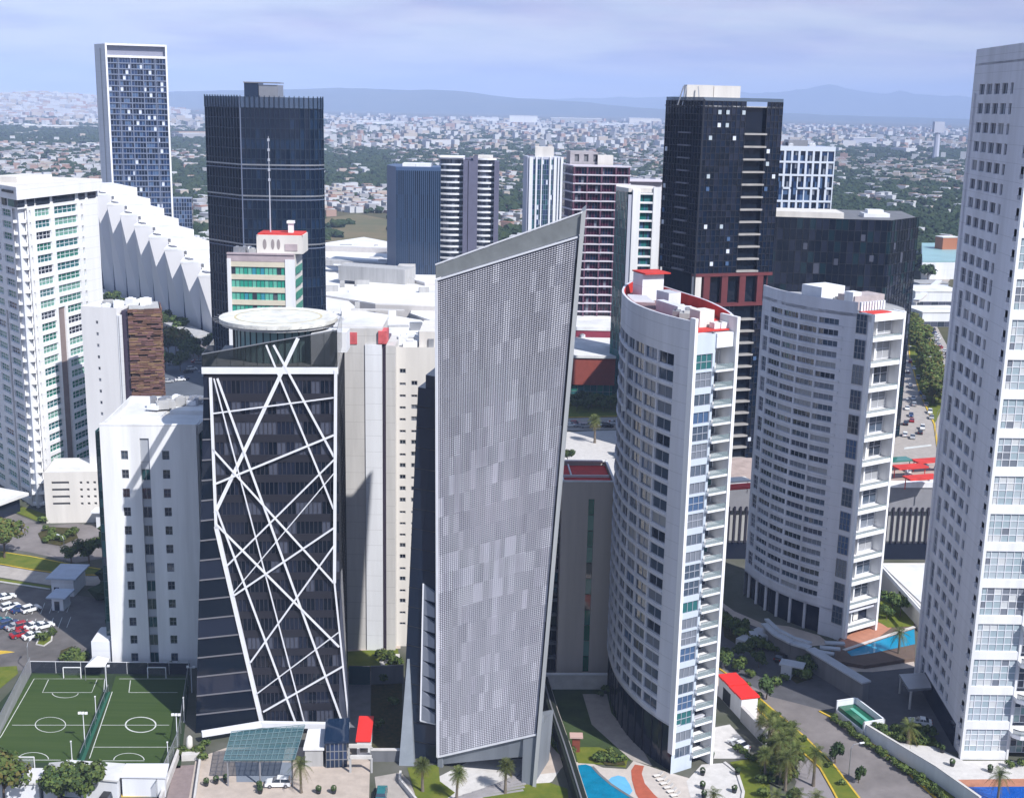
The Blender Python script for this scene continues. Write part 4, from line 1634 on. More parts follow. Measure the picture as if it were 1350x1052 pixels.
# ------------------------------------------------------------------ navy glass tower
def build_navy():
    Y = 478
    xa, _ = at(270, 122, Y + 16)
    xc, zt = at(316, 122, Y)
    xb, _ = at(424, 122, Y + 7)
    T = thing("office_tower", "dark navy glass office tower with pale floor lines and a box on its roof", "office tower", ((xa + xb) / 2, Y + 18, 0))
    L, C, R_ = (xa, Y + 16), (xc, Y), (xb, Y + 7)
    arc = catmull([C, ((xc + xb) / 2, Y + 0.2), (xb - 6, Y + 2.5), (xb - 1.5, Y + 5.5), (xb, Y + 9)], 5)
    fl, fr = Fac([L, C]), Fac(arc)
    ztop = zt - 1.5
    lines = [at(316, v, Y)[1] for v in (217, 258, 322)]
    for fc, mm in ((fl, [gl_navy, gl_navy, MATS["navy_mull"] if "navy_mull" in MATS else mat("navy_mull", (0.010, 0.022, 0.042), 0.4)]), (fr, [gl_navy, gl_navy2, mat("navy_mull", (0.010, 0.022, 0.042), 0.4)])):
        mb = MB()
        curtain(mb, fc, lin(0, fc.L, int(fc.L / 1.8)), lin(0, ztop - 4, 30), 2, [6, 2], 0, 2, 0.3, 0.35, row_bias=0.5)
        mb.build("glazing", mm, T)
        for z in lines:
            mb = MB()
            fbox(mb, fc, 0, fc.L, z - 0.25, z + 0.25, 0.0, 0.45)
            mb.build("floor_line", metal_g, T)
            mb = MB()
            fbox(mb, fc, 0, fc.L, z - 1.6, z - 1.3, 0.0, 0.4)
            mb.build("floor_line", MATS["blue_grey_band"], T)
        mb = MB()
        fbox(mb, fc, 0, fc.L, ztop - 4, ztop, -0.1, 0.1)
        mb.build("parapet_glass", clear_glass("navy_parapet", (0.05, 0.08, 0.14), 0.75), T)
        mb = MB()
        for k in range(int(fc.L / 1.8) + 1):
            s = min(k * 1.8, fc.L - 0.2)
            fbox(mb, fc, s, s + 0.25, ztop - 4, ztop + 0.5, 0.1, 0.5)
        mb.build("parapet_mullion", MATS["navy_mull"], T)
    mb = MB()
    mb.bar((xc, Y - 0.3, 0), (xc, Y - 0.3, ztop), 0.35)
    mb.build("corner_trim", MATS["blue_grey_band"], T)
    plan = [L] + [tuple(p) for p in arc] + [(xb - 7, Y + 34), (xa + 4, Y + 38)]
    mb = MB()
    mb.prism([(x + ((xa + xb) / 2 - x) * 0.03, y + (Y + 18 - y) * 0.03) for x, y in plan], 0, ztop - 4)
    mb.build("core_block", gl_navy, T)
    a, z2 = at(323, 108, Y + 14)
    b, _ = at(367, 108, Y + 14)
    mb = MB()
    mb.box(a, Y + 12, ztop - 4, (a + b) / 2 - 1, Y + 22, z2 - 0.4)
    mb.build("roof_housing", gl_navy2, T)
    mb = MB()
    mb.box((a + b) / 2 - 0.9, Y + 12.5, ztop - 4, b, Y + 24, z2 - 1)
    mb.build("roof_housing", metal_g, T)
    mb = MB()
    mb.box(a - 0.3, Y + 11.7, z2 - 0.4, b + 0.3, Y + 24, z2)
    mb.build("roof_housing_cap", metal_g, T)


build_navy()


# ------------------------------------------------------------------ green glass office with cream bands
def build_green_office():
    Y = 326
    x0, zt = at(299, 334, Y)
    x1, _ = at(388, 334, Y)
    T = thing("office_block", "cream office block with bright green ribbon glass and a red edged roof house", "office block", ((x0 + x1) / 2, Y + 8, 0))
    bx = Box((x0, Y), (x1, Y - 0.2), 14)
    f = bx.F
    fh = 3.32
    k = 0
    z = zt - 3.4
    mb = MB()
    mb.prism(bx.inset(0.4), 0, zt - 0.3)
    mb.build("core_block", cream, T)
    cr = mat("cream_band", (0.62, 0.57, 0.45), 0.7, noise=0.1)
    while z > 4:
        mb = MB()
        ss = lin(1.0, f.L - 2.4, 13)
        for i in range(13):
            gi = rnd.choices(range(4), [5, 3, 1.2, 1.0])[0]
            fquad(mb, f, ss[i], ss[i + 1], z - 2.0, z, -0.2, gi)
        for s in ss:
            fbox(mb, f, s - 0.05, s + 0.05, z - 2.0, z, -0.19, -0.08, 4)
        mb.build("ribbon_window", [mat("ribbon_green", (0.03, 0.30, 0.22), 0.15, ior=1.6), mat("ribbon_mint", (0.12, 0.42, 0.32), 0.2, ior=1.6), mat("ribbon_blue", (0.04, 0.26, 0.34), 0.15, ior=1.6), gl_d, MATS["teal_frame"]], T)
        mb = MB()
        fbox(mb, f, 0, f.L - 2.4, z, z + 1.32, -0.4, 0.1)
        mb.build("spandrel", cr, T)
        mb = MB()
        fquad(mb, bx.R, 1.2, 11, z - 2.0, z, 0.05)
        mb.build("side_window", MATS["ribbon_green"], T)
        z -= fh
    for a, b in ((0, 1.0), (f.L - 2.4, f.L + 0.1)):
        mb = MB()
        fbox(mb, f, a, b, 0, zt - 1.3, -0.5, 0.25)
        mb.build("pier", white, T)
    mb = MB()
    fbox(mb, f, 0, f.L, zt - 2.0, zt - 0.2, -0.2, 0.05)
    fbox(mb, f, 0, f.L, zt - 0.2, zt + 0.2, -0.6, 0.3)
    mb.build("louvre_band", mat("rose_louvre", (0.42, 0.35, 0.37), 0.7, noise=0.2), T)
    # roof house
    a, z1 = at(338, 312, Y + 3)
    b, _ = at(399, 312, Y + 3)
    h = Box((a, Y + 3), (b, Y + 3.2), 9)
    mb = MB()
    mb.prism(h.inset(0), zt - 0.2, z1)
    for fc in (h.F, h.L, h.R):
        fbox(mb, fc, 0, fc.L, z1, z1 + 0.45, -0.3, 0)
    mb.build("roof_house", cream, T)
    mb = MB()
    mb.prism(h.inset(0.3), z1 + 0.02, z1 + 0.8)
    mb.build("roof", red_roof, T)
    for s, w in ((2.1, 1.0), (4.2, 0.9), (5.7, 0.9)):
        mb = MB()
        pts = []
        zc = (zt + z1) / 2 + 0.1
        for q in range(17):
            an = 2 * math.pi * q / 17
            pts.append(h.F.pt(s + w / 2 * math.cos(an), zc + 1.35 * math.sin(an), 0.04))
        mb.face(pts)
        mb.face([(p[0], p[1] - 0.01, p[2]) for p in pts])
        mb.build("oval_opening", mat("oval_grey", (0.26, 0.23, 0.23), 0.7), T)
    mb = MB()
    s = 7.6
    fbox(mb, h.F, 7.4, 10.6, zt + 0.6, z1 - 1.8, 0, 0.2)
    mb.build("roof_grille", MATS["rose_louvre"], T)
    mb = MB()
    c = h.F.at(8.4, -4)
    mb.obox(c, 0, 1.3, 1.3, z1 + 0.5, z1 + 3.2)
    mb.obox(c, 0, 1.9, 1.9, z1 + 3.2, z1 + 3.9)
    mb.build("chimney", white, T)
    m = MB()
    c = h.F.at(2.9, -4.5)
    zz = at(349, 180, Y + 7)[1]
    m.tube([(c[0], c[1], z1 + 0.5), (c[0], c[1], zz)], [0.2, 0.08], 6)
    for q in range(5):
        z_ = z1 + (zz - z1) * (0.55 + 0.1 * q)
        m.box(c[0] - 0.26, c[1] - 0.26, z_, c[0] + 0.26, c[1] + 0.26, z_ + 0.7)
    m.build("antenna_mast", mat("mast_white", (0.42, 0.44, 0.50), 0.5), T)
    roof_units(T, [(x0 + 1, Y + 1), (x0 + 8, Y + 1), (x0 + 8, Y + 12), (x0 + 1, Y + 12)], zt - 0.3, 6)


build_green_office()


# ------------------------------------------------------------------ pale concrete tower between the braced and the screen tower
def build_concrete_tower():
    Y = 251.5
    x0 = g(453, 858)[0]
    xa = at(447, 450, Y)[0]
    ztl = at(460, 433, Y)[1]
    T = thing("office_tower", "pale concrete slab tower with a white vertical strip and red patch on top", "office tower", (-28, 258, 0))
    X = [at(u, 640, Y)[0] for u in (447, 482.5, 504, 509, 521)]
    mb = MB()
    mb.box(X[0], Y, 0, X[1] - 0.02, Y + 14, ztl)
    mb.build("slab_wall", pale_conc, T)
    mb = MB()
    mb.box(X[1], Y - 0.25, 0, X[2], Y + 12, ztl - 3.2)
    mb.build("white_strip", white2, T)
    mb = MB()
    mb.box(X[1], Y + 0.2, ztl - 3.15, X[2], Y + 12, ztl + 0.02)
    mb.build("strip_head", pale_conc, T)
    mb = MB()
    mb.box(X[2] + 0.01, Y + 1.0, 0, X[3], Y + 12, ztl - 3)
    mb.build("shadow_gap", mat("mauve_gap", (0.13, 0.10, 0.14), 0.8), T)
    mb = MB()
    mb.box(X[3] + 0.01, Y, 0, X[4], Y + 12, ztl - 3.4)
    mb.build("pier", pale_conc, T)
    f = Fac([(X[4] + 0.02, Y + 2.2), (X[4] + 9.5, Y + 2.6)])
    zt = at(540, 458, Y + 2)[1]
    ops, items = [], []
    for i in range(23):
        z = zt - 5.5 - i * 2.52
        if z < 2:
            break
        for s in (0.7, 3.1):
            if s > 3 and i < 1:
                continue
            o = (s, s + 1.25, z, z + (0.95 if rnd.random() < 0.5 else 0.55))
            ops.append(o)
            items.append((f, o, 1, 0))
    mb = MB()
    wall(mb, f, 0, f.L, 0, zt, ops, 0.3)
    fquad(mb, Fac([(X[4] + 9.5, Y + 2.6), (X[4] + 9.5, Y + 20)]), 0, 17.4, 0, zt, 0)
    mb.build("window_wall", cream, T)
    windows(T, items, 0.3, [gl_d, gl_black2, gl_g], [5, 3, 2], metal_g, sub=False)
    mb = MB()
    mb.box(X[4], Y + 3.2, 0, X[4] + 9.4, Y + 20, zt - 0.6)
    mb.build("core_block", pale_conc, T)
    mb = MB()
    mb.box(X[0] - 0.1, Y - 0.15, ztl - 3.2, X[0] + 4.0, Y + 6, ztl - 0.8)
    mb.build("red_panel", mat("faded_red", (0.62, 0.12, 0.13), 0.7, noise=0.35, scale=0.9), T)
    mb = MB()
    mb.box(X[2] - 0.7, Y - 0.3, ztl - 3.0, X[3] + 0.2, Y + 4, ztl - 0.4)
    mb.build("red_panel", MATS["faded_red"], T)
    mb = MB()
    mb.box(X[0] + 0.5, Y + 3, ztl - 0.05, X[2], Y + 13, ztl + 0.4)
    mb.build("roof", white_roof, T)
    roof_units(T, [(X[4], Y + 4), (X[4] + 9, Y + 4), (X[4] + 9, Y + 19), (X[4], Y + 19)], zt - 0.6, 12)
    mb = MB()
    mb.box(X[4] + 4.5, Y + 5, zt - 0.6, X[4] + 9.3, Y + 19, zt + 2.8)
    mb.build("roof_house", cream, T)


build_concrete_tower()


# ------------------------------------------------------------------ cream block with a red roof right of the screen tower
def build_red_roof_block():
    A, B = (10.4, 240.0), (20.9, 240.5)
    T = thing("office_block", "beige block with a green glass slot and a flat red roof", "building", (16, 247, 0))
    bx = Box(A, B, 15)
    f = bx.F
    zt = 42.0
    ops = [(5.3, 6.5, 1.2, 38.5)]
    mb = MB()
    wall(mb, f, 0, f.L, 0, zt, ops, 0.4)
    for fc in (bx.R, bx.K, bx.L):
        fquad(mb, fc, 0, fc.L, 0, zt, 0)
    mb.build("wall", mat("beige_render", (0.58, 0.52, 0.47), 0.8, noise=0.15, scale=0.3, streak=True), T)
    for k in range(11):
        mb = MB()
        z = 1.2 + 37.3 * k / 11
        fquad(mb, f, 5.3, 6.5, z + 0.05, z + 3.3, -0.38)
        mb.build("window_or_shade_slot", rnd.choice((gl_green, gl_green, gl_d, gl_green2, mat("slot_green", (0.02, 0.14, 0.07), 0.2))), T)
    mb = MB()
    mb.prism(bx.inset(0.4), zt - 1.0, zt - 0.8)
    mb.build("roof", red_roof, T)
    mb = MB()
    for fc in (bx.F, bx.R, bx.K, bx.L):
        fbox(mb, fc, 0.0, fc.L, zt + 0.003, zt + 0.3, -0.35, 0.05)
    mb.bar((*f.at(0.4, -6), zt - 0.6), (*f.at(10.0, -6), zt - 0.6), 0.3, 0.6)
    mb.bar((*f.at(2.3, -6), zt - 0.6), (*f.at(2.3, -14), zt - 0.6), 0.25, 0.6)
    mb.build("parapet", white, T)
    b2 = Box((4.5, 243.4), (10.38, 243.6), 11)
    mb = MB()
    curtain(mb, b2.F, lin(0, b2.F.L, 5), lin(0, 38, 12), 2, [5, 2], 0, 2, 0.12, 0.1, hrail=False)
    mb.build("dark_glazing", [gl_black, gl_black2, dark_metal], T)
    for k in range(1, 12):
        mb = MB()
        z = 38 * k / 12
        fbox(mb, b2.F, 0, b2.F.L, z - 0.25, z + 0.25, 0, 1.0)
        mb.build("floor_slab", dark_conc, T)
    mb = MB()
    mb.prism(b2.inset(0.2), 0, 38.2)
    mb.build("core_block", dark_conc, T)


build_red_roof_block()


# ------------------------------------------------------------------ simple towers far behind
def slab_tower(name, label, cat, u0, u1, v, Y, dy, depth, style, group=None):
    x0, zt = at(u0, v, Y)
    x1, _ = at(u1, v, Y)
    T = thing(name, label, cat, ((x0 + x1) / 2, Y + depth / 2, 0), group)
    bx = Box((x0, Y), (x1, Y + dy), depth)
    return T, bx, zt


def build_far_towers():
    # navy ribbed block
    T, bx, zt = slab_tower("office_block", "dark blue ribbed glass block beyond the mall", "office block", 522, 581, 220, 700, 2, 22, 0)
    xl, _ = at(510, 222, 716)
    mb = MB()
    mb.prism([(xl, 716), bx.p, bx.q, bx.r, (xl + 2, 735)], 0, zt)
    mb.build("core_block", mat("navy_side", (0.045, 0.085, 0.17), 0.4, noise=0.1), T)
    mb = MB()
    curtain(mb, bx.F, lin(0, bx.F.L, 22), lin(0, zt - 2, 6), 2, [5, 2], 0.02, 2, 0.35, 0.35, hrail=False)
    mb.build("ribbed_glazing", [gl_navy2, gl_navy, mat("navy_rib", (0.045, 0.08, 0.15), 0.5)], T)
    mb = MB()
    mb.box(bx.p.x + 3, 706, zt, bx.q.x - 6, 718, zt + 1.6)
    mb.build("roof_housing", white2, T)
    roof_units(T, bx.poly, zt, 6)

    # twin balcony tower
    T, bx, zt = slab_tower("residential_tower", "purple grey apartment tower of two stacks of white curved balconies", "apartment tower", 580, 612, 209, 735, 1, 18, 0)
    fl2 = Box(at(628, 209, 735)[0:1] + (734.0,), at(654, 209, 735)[0:1] + (736.0,), 18)
    core = MB()
    core.prism([bx.p + Vector((1, 2)), bx.q + Vector((0, 1)), fl2.p, fl2.q + Vector((-1, 2)), fl2.r, bx.l], 0, zt)
    core.build("core_block", mat("plum_wall", (0.12, 0.12, 0.18), 0.7, noise=0.15), T)
    for b in (bx, fl2):
        arc = Fac(catmull([b.p, b.p.lerp(b.q, 0.33) + Vector((0, -2.4)), b.p.lerp(b.q, 0.66) + Vector((0, -2.6)), b.q + Vector((0, -0.3))], 3))
        z = 3
        mb = MB()
        curtain(mb, arc, lin(0, arc.L, 8), lin(0, zt, 26), 3, [5, 3, 1.0], -1.0)
        mb.build("glazing", [gl_d, gl_blind, gl_g], T)
        while z < zt + 1:
            mb = MB()
            fbox(mb, arc, 0, arc.L, z - 0.45, z + 0.5, -1.0, 0.5)
            mb.build("balcony", white2, T)
            z += 3.35
    for u in (614, 621, 627, 655):
        mb = MB()
        x = at(u, 215, 732)[0]
        mb.box(x - 1.3, 731, 0, x + 1.3, 746, zt + (2 if u == 627 else -1))
        mb.build("pier", MATS["plum_wall"], T)
    mb = MB()
    mb.box(fl2.p.x - 2, 735, zt - .5, fl2.q.x - 2, 748, zt + 2)
    mb.build("roof_house", cream, T)
    mb = MB()
    mb.box(bx.p.x, 731, zt + 0.6, bx.q.x, 748, zt + 1.3)
    mb.build("roof", white, T)

    # white and teal tower
    T, bx, zt = slab_tower("residential_tower", "white piered tower with teal glass and a cream roof house", "apartment tower", 695, 743, 207, 800, 3, 20, 0)
    mb = MB()
    mb.prism(bx.inset(0.4), 0, zt)
    mb.build("core_block", mat("lilac_wall", (0.42, 0.44, 0.52), 0.7), T)
    f = bx.F
    mb = MB()
    curtain(mb, f, lin(2.5, f.L - 1, 14), lin(0, zt - 1.5, 26), 4, [5, 3, 2, 0.7], 0.0, 4, 0.25, 0.2)
    mb.build("glazing", [gl_teal, gl_blue, gl_teal2, gl_bright, MATS["blue_mullion"]], T)
    for s, w in ((1.5, 2.2), (5.5, 1.0), (9, .7), (14.2, 1.1), (17.0, 1.7), (19.5, .9), (22.3, 1.6)):
        mb = MB()
        fbox(mb, f, min(s, f.L - w), min(s + w, f.L), 0, zt, -0.2, 0.7)
        mb.build("pier", white2, T)
    mb = MB()
    mb.box(bx.p.x + 5, 804, zt, bx.q.x - 6, 814, zt + 6)
    mb.build("roof_house", cream, T)

    # maroon tower of open floors
    T, bx, zt = slab_tower("construction_tower", "maroon tower of open white floor slabs with a grey roof house", "tower", 756, 832, 219, 560, 2, 26, 0)
    xl, _ = at(744, 222, 572)
    mb = MB()
    mb.prism([(xl + .6, 574), bx.p + Vector((.6, 1.4)), bx.q + Vector((-.6, 1.4)), bx.r, (xl, 592)], 0, zt - 0.5)
    mb.build("core_block", gl_maroon, T)
    mb = MB()
    curtain(mb, bx.F, lin(0, bx.F.L, 20), lin(0, zt - 1, 23), 4, [6, 3, 2, 0.5], -1.2, 4, 0.15, 0.15, hrail=False)
    mb.build("glazing", [gl_maroon, gl_black2, gl_navy2, gl_g, mat("maroon_mullion", (0.12, 0.05, 0.08), 0.6)], T)
    for k in range(24):
        z = zt - k * (zt / 23.5)
        if z < 1:
            break
        mb = MB()
        mb.prism([(xl - 0.5, 573), bx.p + Vector((0, -0.4)), bx.q + Vector((0.4, -0.4)), bx.q + Vector((0.4, 5)), bx.p + Vector((-1.5, 12))], z - 0.28, z + 0.22)
        mb.build("floor_slab", mat("slab_lilac", (0.56, 0.52, 0.58), 0.7), T)
    for s in (0.02, 0.25, 0.5, 0.75, 0.98):
        mb = MB()
        q = bx.p.lerp(bx.q, s)
        mb.box(q.x - 0.35, q.y - 0.3, 0, q.x + 0.35, q.y + 0.5, zt)
        mb.build("column", MATS["maroon_mullion"], T)
    a, z2 = at(752, 200, 572)
    b, _ = at(800, 200, 572)
    mb = MB()
    h = Box((a, 572), (b - 4, 573), 14)
    ops = [(2 + 4.2 * k, 4.0 + 4.2 * k, zt + 1.4, zt + 4.6) for k in range(3)]
    wall(mb, h.F, 0, h.F.L, zt, z2, ops, 0.6)
    for fc in (h.R, h.K, h.L):
        fquad(mb, fc, 0, fc.L, zt, z2, 0)
    mb.prism(h.inset(0.7), zt, z2 - 0.1, 1, 0)
    mb.build("roof_house", [mat("raw_concrete", (0.36, 0.34, 0.36), 0.85, noise=0.2), dark_conc], T)
    mb = MB()
    mb.box(b - 3.9, 571.5, zt, b + 3, 580, z2 - 1.5)
    mb.build("roof_house", cream, T)
    # lower wing on its right
    a, z3 = at(830, 222, 590)
    b, _ = at(858, 222, 590)
    mb = MB()
    mb.prism([(a, 590), (b + 6, 592), (b + 6, 606), (a, 606)], 0, z3 - 6)
    mb.build("side_wing", MATS["raw_concrete"], T)
    for k in range(6):
        mb = MB()
        mb.prism([(a - .5, 588), (b + 6.5, 590), (b + 6.5, 606), (a - .5, 606)], z3 - 6 - k * 4, z3 - 5.6 - k * 4)
        mb.build("floor_slab", MATS["slab_lilac"], T)

    # teal and white tower
    T, bx, zt = slab_tower("residential_tower", "teal glass tower with white balcony bands beside the black tower", "apartment tower", 829, 872, 250, 486, 1, 16, 0)
    xl, _ = at(812, 254, 498)
    mb = MB()
    mb.prism([(xl, 497), (bx.p.x - 0.2, 487.5), bx.q + Vector((-.4, 1.4)), bx.r, (xl + 1, 512)], 0, zt - 1)
    mb.build("core_block", gl_teal, T)
    fl = Fac([(xl, 497), (bx.p.x - 0.2, 487.4)])
    mb = MB()
    curtain(mb, fl, lin(0, fl.L, 8), lin(0, zt - 1.5, 24), 3, [5, 3, 1], 0.05, 3, 0.14, 0.12)
    mb.build("side_glazing", [gl_teal, mat("emerald_glass", (0.01, 0.12, 0.11), 0.1, ior=1.6), gl_teal2, MATS["teal_frame"]], T)
    f = bx.F
    mb = MB()
    curtain(mb, f, lin(4.6, f.L - 3, 9), lin(0, zt - 1.5, 24), 4, [4, 3, 2, 2], -0.8)
    mb.build("glazing", [MATS["emerald_glass"], gl_teal2, gl_d, gl_blue2], T)
    for k in range(24):
        mb = MB()
        z = (zt - 1.5) * (k + 1) / 24
        fbox(mb, f, 4.5, f.L - 2.9, z - 0.35, z + 0.35, -0.8, 0.4)
        mb.build("balcony", white, T)
    for a, b in ((1.6, 4.5), (f.L - 2.9, f.L)):
        mb = MB()
        fbox(mb, f, a, b, 0, zt + (0 if a < 3 else 1), -0.8, 0.6)
        mb.build("pier", white, T)
    mb = MB()
    fbox(mb, f, 0, 1.6, 0, zt - 2, -0.8, 0.1)
    mb.build("pier", mat("lilac_wall", (0.42, 0.44, 0.52), 0.7), T)
    mb = MB()
    mb.prism([(xl, 497), (bx.p.x, 486.6), bx.q, bx.r, (xl + 1, 512)], zt - 1, zt + 0.4)
    mb.build("roof", cream, T)

    # blue and white gridded block
    T, bx, zt = slab_tower("residential_tower", "dark blue block covered with an irregular white grid", "apartment tower", 1026, 1103, 193, 600, 2, 24, 0)
    mb = MB()
    mb.prism(bx.inset(0.3), 0, zt)
    mb.build("core_block", gl_navy, T)
    f = bx.F
    mb = MB()
    curtain(mb, f, lin(0, f.L, 16), lin(0, zt - 1, 32), 4, [5, 3, 1.5, 1], 0.0)
    mb.build("glazing", [gl_navy, gl_blue, gl_blue2, gl_g], T)
    gw = mat("grid_white", (0.55, 0.60, 0.68), 0.6)
    nfl = 16
    for k in range(nfl + 1):
        z = (zt - 1) * k / nfl
        mb = MB()
        for j in range(8):
            if rnd.random() < 0.82 or k % 3 == 0:
                fbox(mb, f, f.L * j / 8, f.L * (j + 1) / 8, z - 0.45, z + 0.45, 0, 0.6)
        mb.build("grid_band", gw, T)
    for j in range(9):
        mb = MB()
        s = f.L * j / 8
        for k in range(nfl):
            if rnd.random() < 0.75 or j in (0, 8):
                fbox(mb, f, max(s - 0.5, 0), min(s + 0.5, f.L), (zt - 1) * k / nfl + 0.5, (zt - 1) * (k + 1) / nfl - 0.5, 0, 0.58)
        fbox(mb, f, max(s - 0.25, 0), min(s + 0.25, f.L), 0, zt - 1, 0.0, 0.2)
        mb.build("grid_mullion", gw, T)
    mb = MB()
    fbox(mb, f, 0, f.L, zt - 2, zt + 0.2, -0.3, 0.62)
    mb.build("cornice", gw, T)
    mb = MB()
    mb.box(bx.p.x + 6, 606, zt, bx.p.x + 15, 616, zt + 2.8)
    mb.build("roof_house", metal_g, T)
    roof_units(T, bx.poly, zt, 10)


build_far_towers()


# ------------------------------------------------------------------ black tower with balconies
def build_black_tower():
    Y = 402
    xa, _ = at(879, 131, Y + 19)
    xc, zt = at(928, 131, Y)
    xb, _ = at(1033, 131, Y + 9)
    T = thing("residential_tower", "tall black glass tower with scattered open white windows and a balcony column", "tower", ((xa + xb) / 2, Y + 18, 0))
    L, C, R_ = (xa, Y + 19), (xc, Y), (xb, Y + 9)
    fl, fr = Fac([L, C]), Fac([C, R_])
    zred1 = at(950, 364, Y)[1]
    zred0 = at(950, 404, Y)[1]
    blk = [gl_black, gl_navy, gl_black2, mat("black_mullion", (0.02, 0.022, 0.03), 0.4)]
    fh = 3.95
    plan = [L, C, R_, (R_[0] - 6, R_[1] + 26), (L[0] + 2, L[1] + 22)]
    cx, cy = sum(p[0] for p in plan) / 5, sum(p[1] for p in plan) / 5
    mb = MB()
    mb.prism([(x + (cx - x) * 0.07, y + (cy - y) * 0.07) for x, y in plan], 0, zt - 2)
    mb.build("core_block", gl_black, T)
    zs = []
    z = zt - 2.5
    while z > 1:
        zs.append(z)
        z -= fh
    mb = MB()
    a, b = fr.L * 0.53, fr.L * 0.80
    for z0, z1 in ((0, zred0 - .5), (zred1 + .5, zt - 0.5)):
        zz = lin(z0, z1, max(2, int((z1 - z0) / 1.97)))
        curtain(mb, fr, lin(0, a, 9), zz, 3, [5, 4, 2], 0, 3, 0.16, 0.18)
        curtain(mb, fr, lin(b, fr.L, 4), zz, 3, [5, 4, 2], 0, 3, 0.16, 0.18)
        curtain(mb, fl, lin(0, fl.L, 13), zz, 3, [6, 2, 3], 0, 3, 0.16, 0.25)
    mb.build("glazing", blk, T)
    for k, z in enumerate(zs):
        if zred0 - 1 < z < zred1 + 2:
            continue
        up_ = z > zred1
        mb = MB()
        fquad(mb, fr, a, b, z - fh + 0.2, z - 0.2, -2.6)
        mb.build("loggia_window", rnd.choice((gl_black2, gl_blind, gl_d)), T)
        if k > 0:
            mb = MB()
            fbox(mb, fr, a - 0.2, b + 0.2, z - fh - 0.3, z - fh + 0.25, -2.8, 0.6)
            mb.build("balcony", mat("beige_slab", (0.34, 0.325, 0.31), 0.7, noise=0.2), T)
            mb = MB()
            fbox(mb, fl, fl.L * 0.42, fl.L * 0.72, z - fh - 0.2, z - fh + 0.25, -0.2, 0.9)
            mb.build("balcony", mat("grey_slab", (0.15, 0.15, 0.18), 0.7), T)
        for s in [fr.L * q for q in (0.1, 0.2, 0.3, 0.4, 0.5, 0.84, 0.93)]:
            if rnd.random() < 0.17:
                mb = MB()
                fbox(mb, fr, s - 0.55, s + 0.55, z - 2.0, z - 0.7, 0.3, 0.42)
                mb.build("open_window", rnd.choice((gl_bright, gl_pale, gl_blue2)), T)
        if rnd.random() < 0.75:
            mb = MB()
            fbox(mb, fl, fl.L * 0.05, fl.L * 0.05 + 1.2, z - 2.2, z - 0.8, 0.3, 0.45)
            mb.build("open_window", rnd.choice((gl_bright, gl_g, gl_blue2)), T)
    # bronze and red bands
    mb = MB()
    rp = mat("red_structure", (0.13, 0.026, 0.03), 0.6, noise=0.3, scale=0.3)
    for k in range(4):
        s0, s1 = fr.L * (0.12 + 0.23 * k), fr.L * (0.12 + 0.23 * k) + 2.2
        fbox(mb, fr, s0, s1, zred0, zred1, -1, 0.3)
    mb.build("red_pier", rp, T)
    for z in (zred0, zred1):
        mb = MB()
        fbox(mb, fr, 0, fr.L, z - 0.5, z + 0.5, -2, 0.5)
        mb.build("red_beam", rp, T)
    mb = MB()
    fbox(mb, fr, 0.2, fr.L - 0.2, zred0 + 0.5, zred1 - 0.5, -2.2, -2.0)
    mb.build("red_infill", mat("red_infill", (0.08, 0.016, 0.022), 0.5, noise=0.3, scale=0.3), T)
    mb = MB()
    fbox(mb, fr, -0.3, 2.4, zred0 + 0.5, zred1 - 0.5, -1, 0.4)
    mb.build("cream_pier", cream, T)
    # parapet, roof house, crane bits
    mb = MB()
    for fc in (fl, fr):
        fbox(mb, fc, 0, fc.L, zt - 0.5, zt + 0.6, -0.2, 0.1)
    mb.build("parapet_glass", clear_glass("blue_parapet", (0.10, 0.14, 0.2), 0.75), T)
    mb = MB()
    mb.prism(plan, zt - 2.2, zt - 1.9)
    mb.build("roof", concrete, T)
    a, z2 = at(906, 112, Y + 12)
    b, _ = at(977, 112, Y + 12)
    m_ = (a + b) / 2
    mb = MB()
    mb.box(a, Y + 12, zt - 2, m_ - .1, Y + 20, z2)
    mb.build("roof_house", cream, T)
    mb = MB()
    mb.box(m_ + .1, Y + 12.3, zt - 2, b, Y + 20, z2 - 0.1)
    mb.build("roof_house", cream, T)
    for q in ((a - 3, 3), (a - 1.5, 2), (a + 4, -1)):
        mb = MB()
        mb.bar((q[0], Y + 10, zt - 2), (q[0] + q[1] * 0.6, Y + 11, z2 - 0.5), 0.3)
        mb.build("roof_strut", metal_g, T)
    # corner gable strips
    mb = MB()
    mb.bar((xc + 0.1, Y - 0.4, 0), (xc + 0.1, Y - 0.4, zt), 0.5)
    mb.build("corner_trim", blk[3], T)


build_black_tower()


